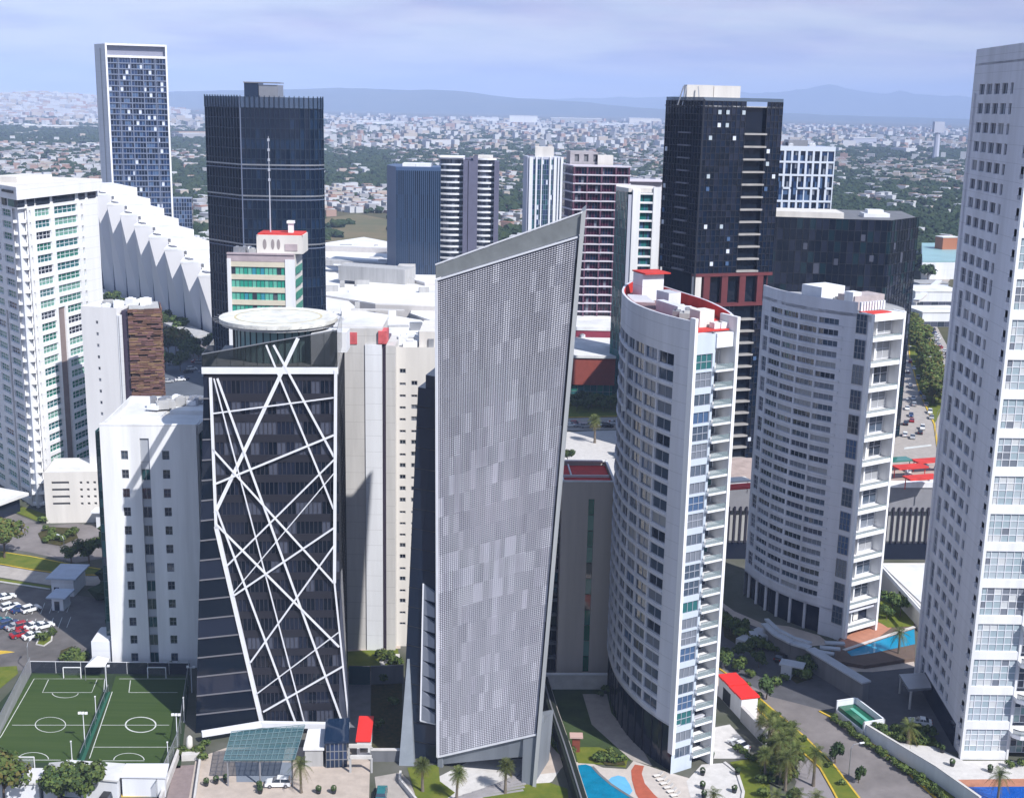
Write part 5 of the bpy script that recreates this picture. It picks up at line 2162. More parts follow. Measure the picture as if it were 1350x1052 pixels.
# ------------------------------------------------------------------ wide black glass block
def build_black_block():
    Y = 428
    x0, _ = at(1018, 287, Y)
    x1, zt = at(1196, 291, Y)
    x2, _ = at(1214, 291, Y + 14)
    T = thing("office_block", "wide black glass office block with a gently curved roofline behind the curved tower", "office block", (125, 450, 0))
    xk = at(1174, 291, Y)[0]
    front = [(x0 - 10, Y + 5), (x0 + 20, Y + 1.5), ((x0 + xk) / 2 + 6, Y), (xk, Y - 1), (x2, Y + 16)]
    f = Fac(front)
    mb = MB()
    curtain(mb, f, lin(0, f.L, 34), lin(0, zt, 21), 4, [8, 3, 2, 0.15], 0, 4, 0.14, 0.12)
    mb.build("glazing", [gl_black, gl_black2, mat("petrol_glass", (0.006, 0.022, 0.032), 0.06, ior=1.5), gl_blind, dark_metal], T)
    plan = front + [(x2 + 3, Y + 46), (x0 - 6, Y + 46)]
    mb = MB()
    mb.prism([(x + (118 - x) * 0.012, y + (450 - y) * 0.02) for x, y in plan], 0, zt - 0.6)
    mb.build("core_block", gl_black, T)
    mb = MB()
    mb.prism([(x + (118 - x) * 0.03, y + (450 - y) * 0.04) for x, y in plan], zt - 0.6, zt - 0.3)
    mb.build("roof", dark_conc, T)
    mb = MB()
    a = at(1020, 293, Y + 12)[0]
    b = at(1106, 293, Y + 12)[0]
    mb.prism([(a - 4, Y + 9), (b, Y + 6), (b + 1, Y + 22), (a - 4, Y + 24)], zt - 0.3, zt + 1.6)
    mb.build("roof_house", cream, T)
    mb = MB()
    c = at(1150, 285, Y + 18)[0]
    mb.box(c - 4, Y + 14, zt - 0.3, c + 5, Y + 20, zt + 1.0)
    mb.box(c - 2.5, Y + 15, zt + 1.0, c + 3, Y + 19, zt + 2.2)
    mb.build("roof_house", white2, T)
    for u, v in ((1135, 318), (1145, 345), (1180, 330), (1060, 330), (1100, 350)):
        mb = MB()
        # standing bright panes
        best = min(range(200), key=lambda q: abs(f.pt(f.L * q / 200, 0)[0] - at(u, v, Y)[0]))
        s = f.L * best / 200
        z = at(u, v, Y)[1]
        fbox(mb, f, s, min(s + 1.4, f.L), z, z + 2.2, 0.0, 0.16)
        mb.build("open_window", gl_blind, T)


build_black_block()


# ------------------------------------------------------------------ shopping mall with white roofs
def px_prism(mb, pts, z, z0, m=0, mt=None):
    mb.prism([g(u, v, z) for u, v in pts][::-1], z0, z, m, mt)


def build_mall():
    T = thing("shopping_mall", "sprawling mall under stepped white roofs behind the concrete tower", "shopping mall", (*g(500, 400), 0))
    mr = mat("mall_roof", (0.74, 0.73, 0.72), 0.8, noise=0.22, scale=0.05)
    mw = mat("mall_wall", (0.50, 0.48, 0.47), 0.8, noise=0.1)
    parts = [([(400, 345), (425, 322), (480, 314), (532, 324), (570, 343), (600, 372), (560, 374), (470, 352), (430, 341)], 20, 0),
             ([(400, 362), (432, 342), (470, 353), (470, 378), (400, 385)], 16, 0),
             ([(470, 354), (560, 375), (600, 374), (600, 405), (495, 402), (400, 386), (470, 379)], 18, 0),
             ([(425, 390), (446, 387), (474, 411), (555, 424), (582, 442), (520, 447), (440, 424), (430, 410)], 17, 0),
             ([(543, 408), (600, 408), (600, 432), (570, 425), (541, 415)], 15, 0),
             ([(520, 436), (552, 424), (600, 448), (600, 470), (545, 470), (520, 452)], 13, 0)]
    for k, (p, z, z0) in enumerate(parts):
        mb = MB()
        px_prism(mb, p, z, 0, 0)
        w = mb.build("hall", mw, T)
        mb = MB()
        pts = [g(u, v, z) for u, v in p][::-1]
        mb.prism(pts, z + 0.02, z + 0.7)
        mb.build("roof", mr, T)
    for (u, v, z, lx, ly, h, a) in ((497, 372, 18, 40, 14, 8, -0.35), (536, 370, 18, 9, 14, 8, 0), (462, 352, 20, 46, 8, 3, -0.2), (515, 358, 20, 60, 4, 2.5, -0.35), (540, 350, 20, 40, 3, 1.8, -0.35), (450, 333, 20, 60, 6, 3, -0.1), (497, 412, 17, 26, 3, 0.8, 0.0)):
        mb = MB()
        x, y = g(u, v, z)
        mb.obox((x, y), a, lx, ly, z + 0.7, z + 0.7 + h)
        mb.build("roof_house", rnd.choice((mw, concrete, pale_conc)), T)
    for k in range(9):
        u, v = 440 + k * 14, rnd.uniform(330, 372)
        x, y = g(u, v, 20)
        mb = MB()
        mb.bar((x, y, 21.4), (x + rnd.uniform(14, 40), y + rnd.uniform(-6, 6), 21.4), rnd.uniform(0.8, 2.0), 0.8)
        mb.build("roof_duct", rnd.choice((metal_g, concrete, white2)), T)
    for k in range(26):
        u, v = rnd.uniform(430, 570), rnd.uniform(322, 440)
        x, y = g(u, v, 19)
        mb = MB()
        mb.obox((x, y), 0.2, rnd.uniform(2, 9), rnd.uniform(1, 3), 17.5, 20.7 + rnd.uniform(0.3, 1.0))
        mb.build("roof_unit", rnd.choice((white2, metal_g, concrete)), T)


build_mall()


def build_red_mall():
    T = thing("shopping_hall", "terracotta walled hall with a white roof, teal glass base and dark red upper band", "shopping hall", (36, 500, 0))
    y0 = 492
    x0, x1 = 16, 62
    mb = MB()
    mb.box(x0, y0, 6, x1, y0 + 40, 17)
    mb.build("upper_wall", terracotta, T)
    mb = MB()
    fx = Fac([(x0, y0 + 1.5), (x1, y0 + 1.5)])
    curtain(mb, fx, lin(0, fx.L, 18), [0.05, 3, 6], 2, [3, 2], 0, 2, 0.15, 0.15)
    mb.build("base_glazing", [gl_teal2, gl_green, metal_g], T)
    mb = MB()
    mb.box(x0 - 0.5, y0 - 0.6, 17, x1, y0 + 40, 18)
    mb.build("roof", white_roof, T)
    mb = MB()
    mb.box(x0 - 6, y0 + 1, 0, x0 - 0.02, y0 + 20, 9)
    mb.build("side_wall", white, T)
    mb = MB()
    mb.box(x0, y0 + 40.1, 0, x1 + 8, y0 + 70, 21)
    mb.build("rear_hall", mat("dark_red_band", (0.22, 0.025, 0.05), 0.7, noise=0.2), T)
    mb = MB()
    mb.box(x0, y0 + 39.8, 21, x1 + 8, y0 + 70, 22.5)
    mb.build("rear_roof", white_roof, T)
    mb = MB()
    mb.prism([(42, 510), (50, 510), (47, 528), (44, 528)], 18.02, 19.2)
    mb.build("roof_wedge", white2, T)
    roof_units(T, [(24, 530), (40, 530), (40, 535), (24, 535)], 18.0, 7)
    mb = MB()
    x, y = g(766, 405, 24)
    mb.tube([(x, y, 22.5), (x, y, 25), (x, y, 28.5), (x, y, 29.5)], [2.2, 2.6, 1.6, 0.3], 12)
    mb.build("red_tank", red_roof, T)


build_red_mall()


# ------------------------------------------------------------------ low podium with fence of posts behind the second curved tower
def build_podium():
    T = thing("podium_building", "long grey podium with a row of dark vertical posts and shop terraces on top", "building", (90, 330, 0))
    A, B = (50.0, 312.0), (128.0, 316.0)
    bx = Box(A, B, 26)
    f = bx.F
    mb = MB()
    fbox(mb, f, 0, f.L, 13.2, 19.8, -1.0, 0.0)
    mb.build("upper_wall", mat("mid_grey_panel", (0.24, 0.24, 0.26), 0.8, noise=0.12), T)
    mb = MB()
    fbox(mb, f, 0, f.L, 19.8, 21.2, -1.2, 0.3)
    mb.build("coping", white, T)
    mb = MB()
    fbox(mb, f, 0, f.L, 5, 13.2, -3.0, -2.8)
    mb.build("backing_wall", white2, T)
    mb = MB()
    k = 0
    s = 0.5
    while s < f.L - 1:
        mb = MB()
        fbox(mb, f, s, s + 0.42, 4.6, 14.4, 0.01, 0.5)
        mb.build("post", mat("post_plum", (0.03, 0.028, 0.045), 0.6), T)
        s += 1.55
        k += 1
    mb = MB()
    fbox(mb, f, 0, f.L, 0, 4.6, -2, 0.2)
    mb.build("base_wall", gl_black2, T)
    mb = MB()
    mb.prism(bx.inset(1.2), 0, 20.2)
    mb.build("core_block", concrete, T)
    mb = MB()
    mb.prism(bx.inset(1.3), 20.22, 20.5)
    mb.build("roof", mat("terrace_floor", (0.42, 0.33, 0.29), 0.85, noise=0.3, scale=0.4), T)
    # terrace canopies
    for u, v, c in ((1200, 614, red_roof), (1225, 606, red_roof), (1180, 605, gl_green), (1215, 628, red_roof), (965, 632, cream), (978, 640, red_roof)):
        mb = MB()
        x, y = g(u, v, 24)
        mb.obox((x, y), 0.3, 9, 3.6, 23.6, 24.0)
        for dx in (-4, 4):
            mb.box(x + dx - .1, y - .1, 20.5, x + dx + .1, y + .1, 23.6)
        mb.build("terrace_canopy", c, T)
    for k in range(22):
        mb = MB()
        x, y = f.at(rnd.uniform(40, 76), -rnd.uniform(2, 20))
        mb.obox((x, y), 0.2, 1.2, 1.2, 20.5, 21.3)
        mb.build("terrace_table", rnd.choice((dark_metal, cream, white2)), T)
    # white flat hall in front
    T2 = thing("service_hall", "low white flat roofed hall beside the swimming pool garden", "building", (*g(1200, 760), 0))
    mb = MB()
    q = [g(1160, 742, 6), g(1232, 742, 6), g(1232, 806, 6), g(1214, 800, 6)]
    mb.prism(q[::-1], 0, 6)
    mb.build("wall", cream, T2)
    mb = MB()
    mb.prism([g(1163, 744.5, 6.3), g(1234, 744, 6.3), g(1234, 800, 6.3), g(1216, 795, 6.3)][::-1], 6.02, 6.3)
    mb.build("roof", white_roof, T2)
    mb = MB()
    e = [g(1158, 741, 6.8), g(1217, 806, 6.8)]
    mb.bar((*e[0], 6.3), (*e[1], 6.3), 0.4, 1.0)
    mb.build("parapet", white, T2)


build_podium()
# ================================================================== ground, roads, gardens
def patch(name, pts, z, m, kind="structure", world=False):
    mb = MB()
    q = pts if world else [g(u, v) for u, v in pts]
    a = sum(q[i][0] * q[(i + 1) % len(q)][1] - q[(i + 1) % len(q)][0] * q[i][1] for i in range(len(q)))
    if a < 0:
        q = q[::-1]
    mb.face([(x, y, z) for x, y in q])
    return struct(name, mb, m, kind)


def strip(name, pts, w, z, h, m, kind="structure", world=False, closed=False):
    """a kerb or marking along a line: w wide, from z to z+h (h = 0: flat marking)"""
    q = [Vector(p if world else g(*p)) for p in pts]
    mb = MB()
    n = len(q)
    ns = []
    for i in range(n):
        a, b = q[max(i - 1, 0)], q[min(i + 1, n - 1)]
        if closed:
            a, b = q[i - 1], q[(i + 1) % n]
        t = (b - a).normalized()
        ns.append(Vector((-t.y, t.x)))
    rng = range(n if closed else n - 1)
    for i in rng:
        j = (i + 1) % n
        a, b, c, d = q[i] - ns[i] * w / 2, q[j] - ns[j] * w / 2, q[j] + ns[j] * w / 2, q[i] + ns[i] * w / 2
        if h:
            mb.hexa([(*a, z), (*b, z), (*c, z), (*d, z), (*a, z + h), (*b, z + h), (*c, z + h), (*d, z + h)])
        else:
            mb.face([(*a, z), (*b, z), (*c, z), (*d, z)])
    return struct(name, mb, m, kind)


gm = mat("open_ground", (0.035, 0.05, 0.022), 0.95, noise=0.3, scale=0.004, col2=(0.14, 0.12, 0.075), spec=0.1, detail=9)
mb = MB()
RG = 28500
mb.face([(-RG, -2000, 0), (RG, -2000, 0), (RG, RG, 0), (-RG, RG, 0)])
struct("ground", mb, gm)
patch("ground_lot", [(-330, 120), (330, 120), (330, 620), (-330, 620)], 0.02, mat("district_ground", (0.13, 0.125, 0.115), 0.95, noise=0.35, scale=0.05, col2=(0.05, 0.06, 0.03)), world=True)

# ---- left: streets and car park
patch("road", [(-60, 660), (0, 668), (30, 682), (60, 694), (100, 690), (140, 695), (140, 735), (100, 742), (40, 728), (-60, 712)], 0.05, asphalt2)
patch("lawn", [(15, 674), (24, 667), (45, 673), (64, 680), (66, 690), (50, 688)], 0.2, lawn)
patch("lawn", [(-30, 690), (0, 684), (28, 692), (24, 700), (-30, 702)], 0.2, lawn)
patch("planting_bed", [(50, 704), (64, 695), (98, 697), (103, 710), (80, 720), (56, 716)], 0.2, bed)
patch("lawn", [(-60, 718), (0, 727), (40, 733), (100, 745), (133, 750), (133, 757), (90, 757), (40, 750), (-60, 738)], 0.2, lawn)
strip("kerb", [(-60, 719), (0, 728), (40, 734), (100, 746), (133, 751)], 0.3, 0.05, 0.18, yellow_p)
strip("kerb", [(-60, 739), (0, 744), (40, 751), (90, 758), (133, 758.5)], 0.3, 0.05, 0.18, yellow_p)
patch("pavement", [(-60, 741), (0, 745), (40, 752), (90, 759), (140, 760), (140, 772), (70, 772), (0, 761), (-60, 752)], 0.06, paving)
patch("planting_strip", [(-60, 755), (0, 763), (68, 773), (66, 777), (0, 767), (-60, 759)], 0.1, lawn)
strip("kerb", [(-60, 758), (0, 767), (66, 777)], 0.35, 0.02, 0.2, paving_w)
patch("parking_lot", [(-60, 761), (0, 769), (66, 779), (135, 790), (150, 884), (-60, 884)], 0.05, asphalt)
for k in range(9):
    u = -4 + k * 11.5
    strip("parking_line", [(u, 832 - k * 0.6), (u + 5.5, 818 - k * 0.6)], 0.12, 0.06, 0, white_p)
    strip("parking_line", [(u, 812 - k * 0.6), (u + 5.5, 798 - k * 0.6)], 0.12, 0.06, 0, white_p)
patch("planting_bed", [(48, 850), (52, 841), (63, 833), (69, 836), (68, 845), (58, 852)], 0.22, lawn)
strip("kerb", [(48, 850), (52, 841), (63, 833), (69, 836), (68, 845), (58, 852)], 0.3, 0.05, 0.2, paving_w, closed=True)
patch("yellow_marking", [(-10, 857), (10, 858), (20, 859.5), (0, 862.5), (-10, 863)], 0.065, yellow_p)
patch("planting_bed", [(80, 858), (95, 852), (118, 868), (108, 880), (76, 880)], 0.12, bed)
patch("lawn", [(-40, 882), (22, 878), (24, 888), (0, 908), (-40, 930)], 0.1, lawn)
# gatehouse with pale roofs
for (u0, u1, v, d, z, lab) in ((64, 100, 787, 9, 4.5, "pale blue roofed gatehouse at the car park entrance, the longer one"), (64, 86, 806, 5, 3.2, "small pale kiosk in front of the car park gatehouse")):
    a, b = g(u0, v), g(u1, v + 1)
    t = thing("gatehouse", lab, "gatehouse", (*a, 0))
    bx = Box(a, b, d)
    mb = MB(); mb.prism(bx.inset(0.6), 0, z); mb.build("wall", white2, t)
    mb = MB(); mb.prism(bx.inset(-0.3), z, z + 0.35); mb.build("roof", mat("pale_blue_roof", (0.42, 0.48, 0.58), 0.6, noise=0.15), t)
    mb = MB(); fquad(mb, bx.F, 1.2, 2.4, 0.1, 2.3, -0.55); mb.build("door", gl_d, t)
# white blocks at the foot of the white office block
a = g(122, 878)
t = thing("service_block", "blank white service block at the corner of the white office block", "building", (*a, 0))
bx = Box(a, g(147, 878), 7)
mb = MB(); mb.prism(bx.poly, 0, 5.5); mb.build("wall", white2, t)
mb = MB(); mb.prism(bx.inset(0.3), 5.5, 5.8); mb.build("roof", white_roof, t)
a = g(112, 881)
t = thing("tent_roof", "white tent roof behind the sports pitch fence", "tent", (*a, 0))
mb = MB()
q = [g(112, 879, 3), g(138, 879, 3), g(144, 868, 3), g(122, 866, 3)]
c = (sum(p[0] for p in q) / 4, sum(p[1] for p in q) / 4, 4.4)
for i in range(4):
    mb.face([(*q[i], 3), (*q[(i + 1) % 4], 3), c])
mb.build("canopy", white, t)
for p in q:
    mb = MB(); mb.tube([(*p, 0), (*p, 3)], 0.07, 6); mb.build("pole", metal_g, t)

# ---- sports pitches
patch("sports_ground", [(-70, 1000), (40, 883), (252, 884), (238, 1012), (100, 1030), (-70, 1030)], 0.05, mat("turf_edge", (0.02, 0.04, 0.014), 0.95, noise=0.3, scale=0.2))
patch("pitch", [(44, 889), (141, 890), (104, 1006), (-40, 1004), (-40, 985)], 0.07, turf)
patch("pitch", [(153, 891), (249, 892), (240, 950), (234, 1006), (114, 1006)], 0.07, turf)
patch("green_strip", [(139, 912), (146, 912), (111, 1003), (101, 1003)], 0.09, turf_strip)
WL_, ZL = 0.14, 0.09


def pl(*pts, w=WL_, closed=False):
    strip("pitch_line", list(pts), w, ZL, 0, white_p, closed=closed)


pl((-30, 1010), (2, 970), (45, 895), (138, 895))
pl((64, 896), (56, 913), (121, 913), (128, 896))
pl((16, 956), (125, 956))
pl((138, 895), (137, 912))
pl((0, 1003), (6, 1002), (80, 1002))
pl((148, 912), (118, 1000))
pl((140, 911), (103, 1000))
pl((170, 913), (234, 913))
pl((172, 897), (170, 913))
pl((133, 956), (223, 956))
pl((157, 895), (245, 895))
pl((122, 985), (235, 985))
pl((128, 1003), (190, 1003))


def ell(u, v, a, b, a0=0, a1=360, w=WL_):
    n = 32
    pl(*[(u + a * math.cos(rad(a0 + (a1 - a0) * k / n)), v + b * math.sin(rad(a0 + (a1 - a0) * k / n))) for k in range(n + 1)], w=w)


ell(66.5, 955.5, 20, 10)
ell(185.5, 955.5, 20, 10, w=0.26)
ell(86, 914, 17, 6, 0, 180)
ell(44, 1001, 20, 9, 180, 360)
ell(170, 1002, 20, 9, 180, 360)


def goal(u0, u1, v, lab, dirn=1):
    a, b = Vector(g(u0, v)), Vector(g(u1, v))
    t = thing("football_goal", lab, "goal", (*((a + b) / 2), 0), "football goals")
    mb = MB()
    for p in (a, b):
        mb.bar((*p, 0), (*p, 2.4), 0.14)
    mb.bar((*a, 2.4), (*b, 2.4), 0.14)
    mb.build("frame", white, t)
    mb = MB()
    o = Vector((0, 1.2 * dirn))
    mb.face([(*a, 2.4), (*b, 2.4), (*(b + o), 0), (*(a + o), 0)])
    mb.build("net", net_m, t)


goal(84, 107, 894, "white football goal at the far end of the sunny pitch")
goal(195, 219, 894, "white football goal at the far end of the shaded pitch")
goal(16, 46, 1014, "white football goal at the near end of the sunny pitch", -1)


def fence(lab, pts, h, net=net_m, step=4.0, post=metal_g, cat="fence", panel=None, mw=0.1):
    q = [Vector(g(*p)) for p in pts]
    t = thing("pitch_fence", lab, cat, (*q[0], 0))
    for a, b in zip(q, q[1:]):
        n = max(1, int((b - a).length / step))
        for k in range(n):
            p, r = a.lerp(b, k / n), a.lerp(b, (k + 1) / n)
            mb = MB()
            mb.tube([(*p, 0), (*p, h)], mw / 2, 6)
            mb.build("post", post, t)
            mb = MB()
            d = (r - p).normalized()
            nn = Vector((-d.y, d.x)) * 0.02
            mb.hexa([(*(p - nn), 0.05), (*(r - nn), 0.05), (*(r + nn), 0.05), (*(p + nn), 0.05), (*(p - nn), h), (*(r - nn), h), (*(r + nn), h), (*(p + nn), h)])
            mb.build("net_panel", net, t)
            mb = MB()
            mb.bar((*p, h), (*r, h), 0.1)
            mb.build("top_rail", post, t)
    return t


fence("tall pale mesh fence along the open side of the sunny pitch", [(-30, 1008), (0, 968), (41, 888)], 3.6, clear_glass("pale_net", (0.5, 0.5, 0.55), 0.6))
fence("dark banner fence behind the far goals of both pitches", [(41, 887), (140, 888), (251, 889)], 2.6, clear_glass("banner_net", (0.03, 0.035, 0.05), 0.85), post=metal_w)
fence("green mesh divider between the two pitches", [(143, 912), (106, 1003)], 1.6, net_d)
fence("mesh fence between the shaded pitch and the ramp", [(250, 890), (241, 950), (236, 985), (206, 1056)], 3.4, net_m)

# pitch sheds
def shed(lab, px, z, roofm, slope=0.0, wallm=white2):
    q = [g(u, v, z) for u, v in px]
    c = (sum(p[0] for p in q) / len(q), sum(p[1] for p in q) / len(q))
    t = thing("shed", lab, "shed", (*c, 0))
    mb = MB()
    s = [(c[0] + (x - c[0]) * 0.93, c[1] + (y - c[1]) * 0.9) for x, y in q]
    mb.prism(s[::-1], 0, z - 0.02)
    mb.build("wall", wallm, t)
    mb = MB()
    zs = [z + slope * i for i in (1, 1, 0, 0)][:len(q)]
    mb.prism(q[::-1], [a for a in zs[::-1]], [a + 0.3 for a in zs[::-1]])
    mb.build("roof", roofm, t)
    return t


shed("low white roofed shed at the near edge of the sunny pitch", [(-20, 1014), (62, 1014), (53, 1034), (-25, 1034)], 3.5, white_roof)
shed("grey lean-to between the two white roofed sheds", [(65, 1007), (86, 1005), (76, 1033), (55, 1033)], 3.4, concrete)
shed("wide flat white roofed changing block between the pitches", [(88, 1003), (165, 1008), (156, 1031), (80, 1024)], 3.8, white_roof)
shed("ribbed white metal shed roof beside the ramp", [(166, 1008), (223, 1008), (219, 1026), (158, 1025)], 3.6, metal_w)
patch("pavement", [(-40, 1034), (225, 1030), (215, 1075), (-40, 1075)], 0.06, asphalt)
patch("yellow_marking", [(160, 1047), (215, 1046), (214, 1050), (160, 1051)], 0.08, yellow_p)

# ---- forecourt of the braced tower
patch("plaza", [(258, 1000), (300, 985), (480, 985), (488, 1000), (486, 1075), (245, 1075)], 0.06, paving2)
patch("canopy_shade_floor", [(310, 1005), (385, 1005), (385, 1031), (312, 1031)], 0.09, mat("blue_shade_paving", (0.20, 0.23, 0.28), 0.6, noise=0.1))  # blue shade beneath the glass canopy, put into the paving colour
patch("road", [(226, 1010), (257, 1008), (252, 1075), (212, 1075)], 0.05, mat("ramp_paving", (0.24, 0.19, 0.185), 0.85, noise=0.2, scale=0.8))
patch("planting_bed", [(236, 985), (266, 985), (268, 1000), (238, 1000)], 0.4, bed)
t = thing("ramp_wall", "white parapet wall beside the garage ramp", "wall", (*g(236, 1000), 0))
for p, q, h, w in (((236, 996), (212, 1060), 1.5, 0.5), ((240, 1001), (263, 1000), 1.2, 1.2), ((264, 1003), (256, 1060), 0.9, 0.35)):
    mb = MB(); a, b = g(*p), g(*q); mb.bar((*a, h / 2), (*b, h / 2), w, h); mb.build("parapet", paving_w, t)
t = thing("garden_stone", "pale standing stone in the planted bed by the ramp", "sculpture", (*g(250, 992), 0.4))
mb = MB(); c = g(250, 992); mb.tube([(*c, 0.4), (c[0], c[1], 1.6), (c[0] + .1, c[1], 3.0), (c[0] + .1, c[1], 3.4)], [0.55, 0.62, 0.5, 0.15], 9); mb.build("stone", cream, t, smooth=True)
# glass canopy
q = [g(295, 1003, 5), g(388, 1003, 5), g(402, 957, 6.5), g(305, 966, 6.5)]
zc = [5.0, 5.0, 6.5, 6.5]
c = (sum(p[0] for p in q) / 4, sum(p[1] for p in q) / 4)
t = thing("glass_canopy", "teal glass entrance canopy at the foot of the braced tower", "canopy", (*c, 0))
mb = MB()
mb.prism(q, zc, [z + 0.12 for z in zc])
mb.build("glass_roof", gl_canopy, t)
mb = MB()
P4 = [Vector((*p, z)) for p, z in zip(q, zc)]
for k in range(13):
    s = k / 12
    mb.bar(P4[0].lerp(P4[1], s) + Vector((0, 0, 0.2)), P4[3].lerp(P4[2], s) + Vector((0, 0, 0.2)), 0.10)
for k in range(7):
    s = k / 6
    mb.bar(P4[0].lerp(P4[3], s) + Vector((0, 0, 0.3)), P4[1].lerp(P4[2], s) + Vector((0, 0, 0.3)), 0.10)
mb.build("frame", mat("teal_steel", (0.14, 0.22, 0.24), 0.45), t)
for s in (0.04, 0.5, 0.96):
    mb = MB(); p = P4[0].lerp(P4[1], s); mb.tube([(p.x, p.y + 0.5, 0), (p.x, p.y + 0.5, p.z)], 0.16, 8); mb.build("column", metal_g, t)
# white box
a, b = g(401, 1011), g(427, 1011)
t = thing("kiosk", "white flat roofed kiosk beside the teal glass canopy", "kiosk", (*a, 0))
bx = Box(a, b, 7)
mb = MB(); mb.prism(bx.inset(0.15), 0, 3.3); mb.build("wall", concrete, t)
mb = MB(); mb.prism(bx.inset(-0.1), 3.3, 3.7); mb.build("roof", white, t)
a, b = g(430, 1012), g(458, 1011)
t = thing("glass_lobby", "dark blue glass lobby beside the white kiosk", "lobby", (*a, 0))
bx = Box(a, b, 8)
mb = MB(); mb.prism(bx.inset(0.1), 0, 4.6); mb.build("core", gl_navy, t)
mb = MB(); curtain(mb, bx.F, lin(0, bx.F.L, 5), lin(0, 4.8, 3), 2, [1, 1], 0, 2); mb.build("glazing", [gl_blue, gl_navy2, metal_g], t)
mb = MB(); mb.prism(bx.inset(-0.3), 4.8, 5.2); mb.build("roof", gl_navy2, t)
# red booth
a, b = g(469, 998), g(489, 998)
t = thing("guard_booth", "guard booth with a bright red sloping roof", "booth", (*a, 0))
bx = Box(a, b, 8)
mb = MB(); mb.prism(bx.inset(0.2), 0, 3.0); mb.build("wall", white2, t)
mb = MB()
mb.hexa([(*bx.p, 3.0), (*bx.q, 3.0), (*bx.r, 3.7), (*bx.l, 3.7), (*bx.p, 3.3), (*bx.q, 3.3), (*bx.r, 4.0), (*bx.l, 4.0)])
mb.build("roof", mat("bright_red", (0.70, 0.03, 0.025), 0.5, noise=0.08), t)
mb = MB(); fquad(mb, bx.F, 0.8, 2.2, 1.0, 2.2, 0.02 - 0.2 + 0.2); mb.build("window", gl_d, t)
t = thing("barrier_gate", "grey portal frame over the garage lane by the red roofed booth", "gate", (*g(470, 1006), 0))
for p, q in (((460, 1003), (490, 1003)), ((462, 1018), (490, 1018))):
    mb = MB(); a, b = g(*p), g(*q); mb.bar((*a, 3.0), (*b, 3.0), 0.5, 0.6); mb.build("beam", paving_w, t)
    for r in (a, b):
        mb = MB(); mb.bar((*r, 0), (*r, 2.7), 0.35); mb.build("post", concrete, t)

# gap garden between the two towers
patch("lawn", [(458, 858), (524, 852), (528, 878), (458, 880)], 0.05, lawn)
patch("path", [(452, 851), (528, 850), (528, 855), (452, 859)], 0.07, paving2)
patch("path", [(500, 872), (512, 862), (527, 862), (527, 868), (512, 872), (503, 880)], 0.07, paving_w)
patch("planting_bed", [(490, 882), (530, 880), (530, 1000), (488, 1000)], 0.05, bed)
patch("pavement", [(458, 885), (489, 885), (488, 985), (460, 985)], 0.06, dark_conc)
t = thing("garden_wall", "dark wall across the gap between the braced and screen towers", "wall", (*g(475, 890), 0))
mb = MB(); a, b = g(460, 902), g(488, 902); mb.bar((*a, 2), (*b, 2), 0.4, 4); mb.build("panel", gl_teal, t)
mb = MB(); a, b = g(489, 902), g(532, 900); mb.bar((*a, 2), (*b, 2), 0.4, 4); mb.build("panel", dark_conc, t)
t = thing("retaining_wall", "low white topped wall in front of the dark gap garden", "wall", (*g(510, 1002), 0))
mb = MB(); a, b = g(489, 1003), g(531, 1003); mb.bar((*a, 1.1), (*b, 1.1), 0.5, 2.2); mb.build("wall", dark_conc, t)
mb = MB(); mb.bar((*a, 2.3), (*b, 2.3), 0.7, 0.2); mb.build("coping", paving_w, t)
patch("road", [(494, 1024), (528, 1018), (540, 1030), (560, 1075), (500, 1075)], 0.05, paving)
t = thing("planter_wall", "curved white kerb wall round the ramp by the screen tower", "wall", (*g(540, 1030), 0))
pts = [g(u, v) for u, v in ((528, 1022), (527, 1032), (540, 1048), (556, 1068))]
mb = MB()
for a, b in zip(pts, pts[1:]):
    mb.bar((*a, .5), (*b, .5), 0.4, 1.0)
mb.build("wall", paving_w, t)

# ---- plaza of the screen tower
patch("lawn", [(537, 1012), (578, 1008), (580, 1030), (600, 1045), (560, 1075), (548, 1050)], 0.1, lawn)
patch("plaza", [(578, 1024), (625, 1000), (700, 1000), (735, 975), (745, 1005), (728, 1030), (660, 1060), (560, 1075)], 0.06, paving_w)
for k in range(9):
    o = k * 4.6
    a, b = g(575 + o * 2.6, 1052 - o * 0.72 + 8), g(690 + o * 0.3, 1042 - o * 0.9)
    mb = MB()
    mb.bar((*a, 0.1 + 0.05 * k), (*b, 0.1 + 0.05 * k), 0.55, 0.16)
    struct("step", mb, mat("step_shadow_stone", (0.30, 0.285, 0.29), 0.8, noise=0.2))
patch("lawn", [(640, 1047), (668, 1035), (725, 1032), (748, 1040), (752, 1075), (620, 1075)], 0.12, lawn)
patch("lawn", [(714, 955), (735, 950), (742, 985), (744, 1002), (728, 985)], 0.1, lawn)
patch("path", [(708, 990), (735, 972), (748, 1005), (735, 1018), (700, 1022)], 0.08, paving2)

# ---- pool garden
patch("lawn", [(722, 905), (800, 905), (812, 945), (840, 1002), (752, 1012), (742, 960)], 0.05, mat("shaded_lawn", (0.045, 0.075, 0.02), 0.95, noise=0.4, scale=0.3))  # darker copy of the lawn, its shade put into the colour
patch("path", [(768, 915), (800, 915), (806, 940), (845, 985), (860, 1010), (832, 1002), (780, 955)], 0.07, paving)
patch("lawn", [(757, 985), (790, 985), (828, 1000), (825, 1012), (795, 1008), (762, 1006)], 0.09, lawn)
patch("planting_bed", [(785, 1000), (820, 998), (825, 1010), (800, 1010)], 0.25, bed)
patch("pool_terrace", [(757, 1005), (775, 1004), (795, 1012), (826, 1014), (835, 1003), (870, 1015), (930, 1032), (1000, 1045), (985, 1090), (757, 1090)], 0.08, mat("cream_paving", (0.50, 0.45, 0.41), 0.85, noise=0.15, scale=0.6))
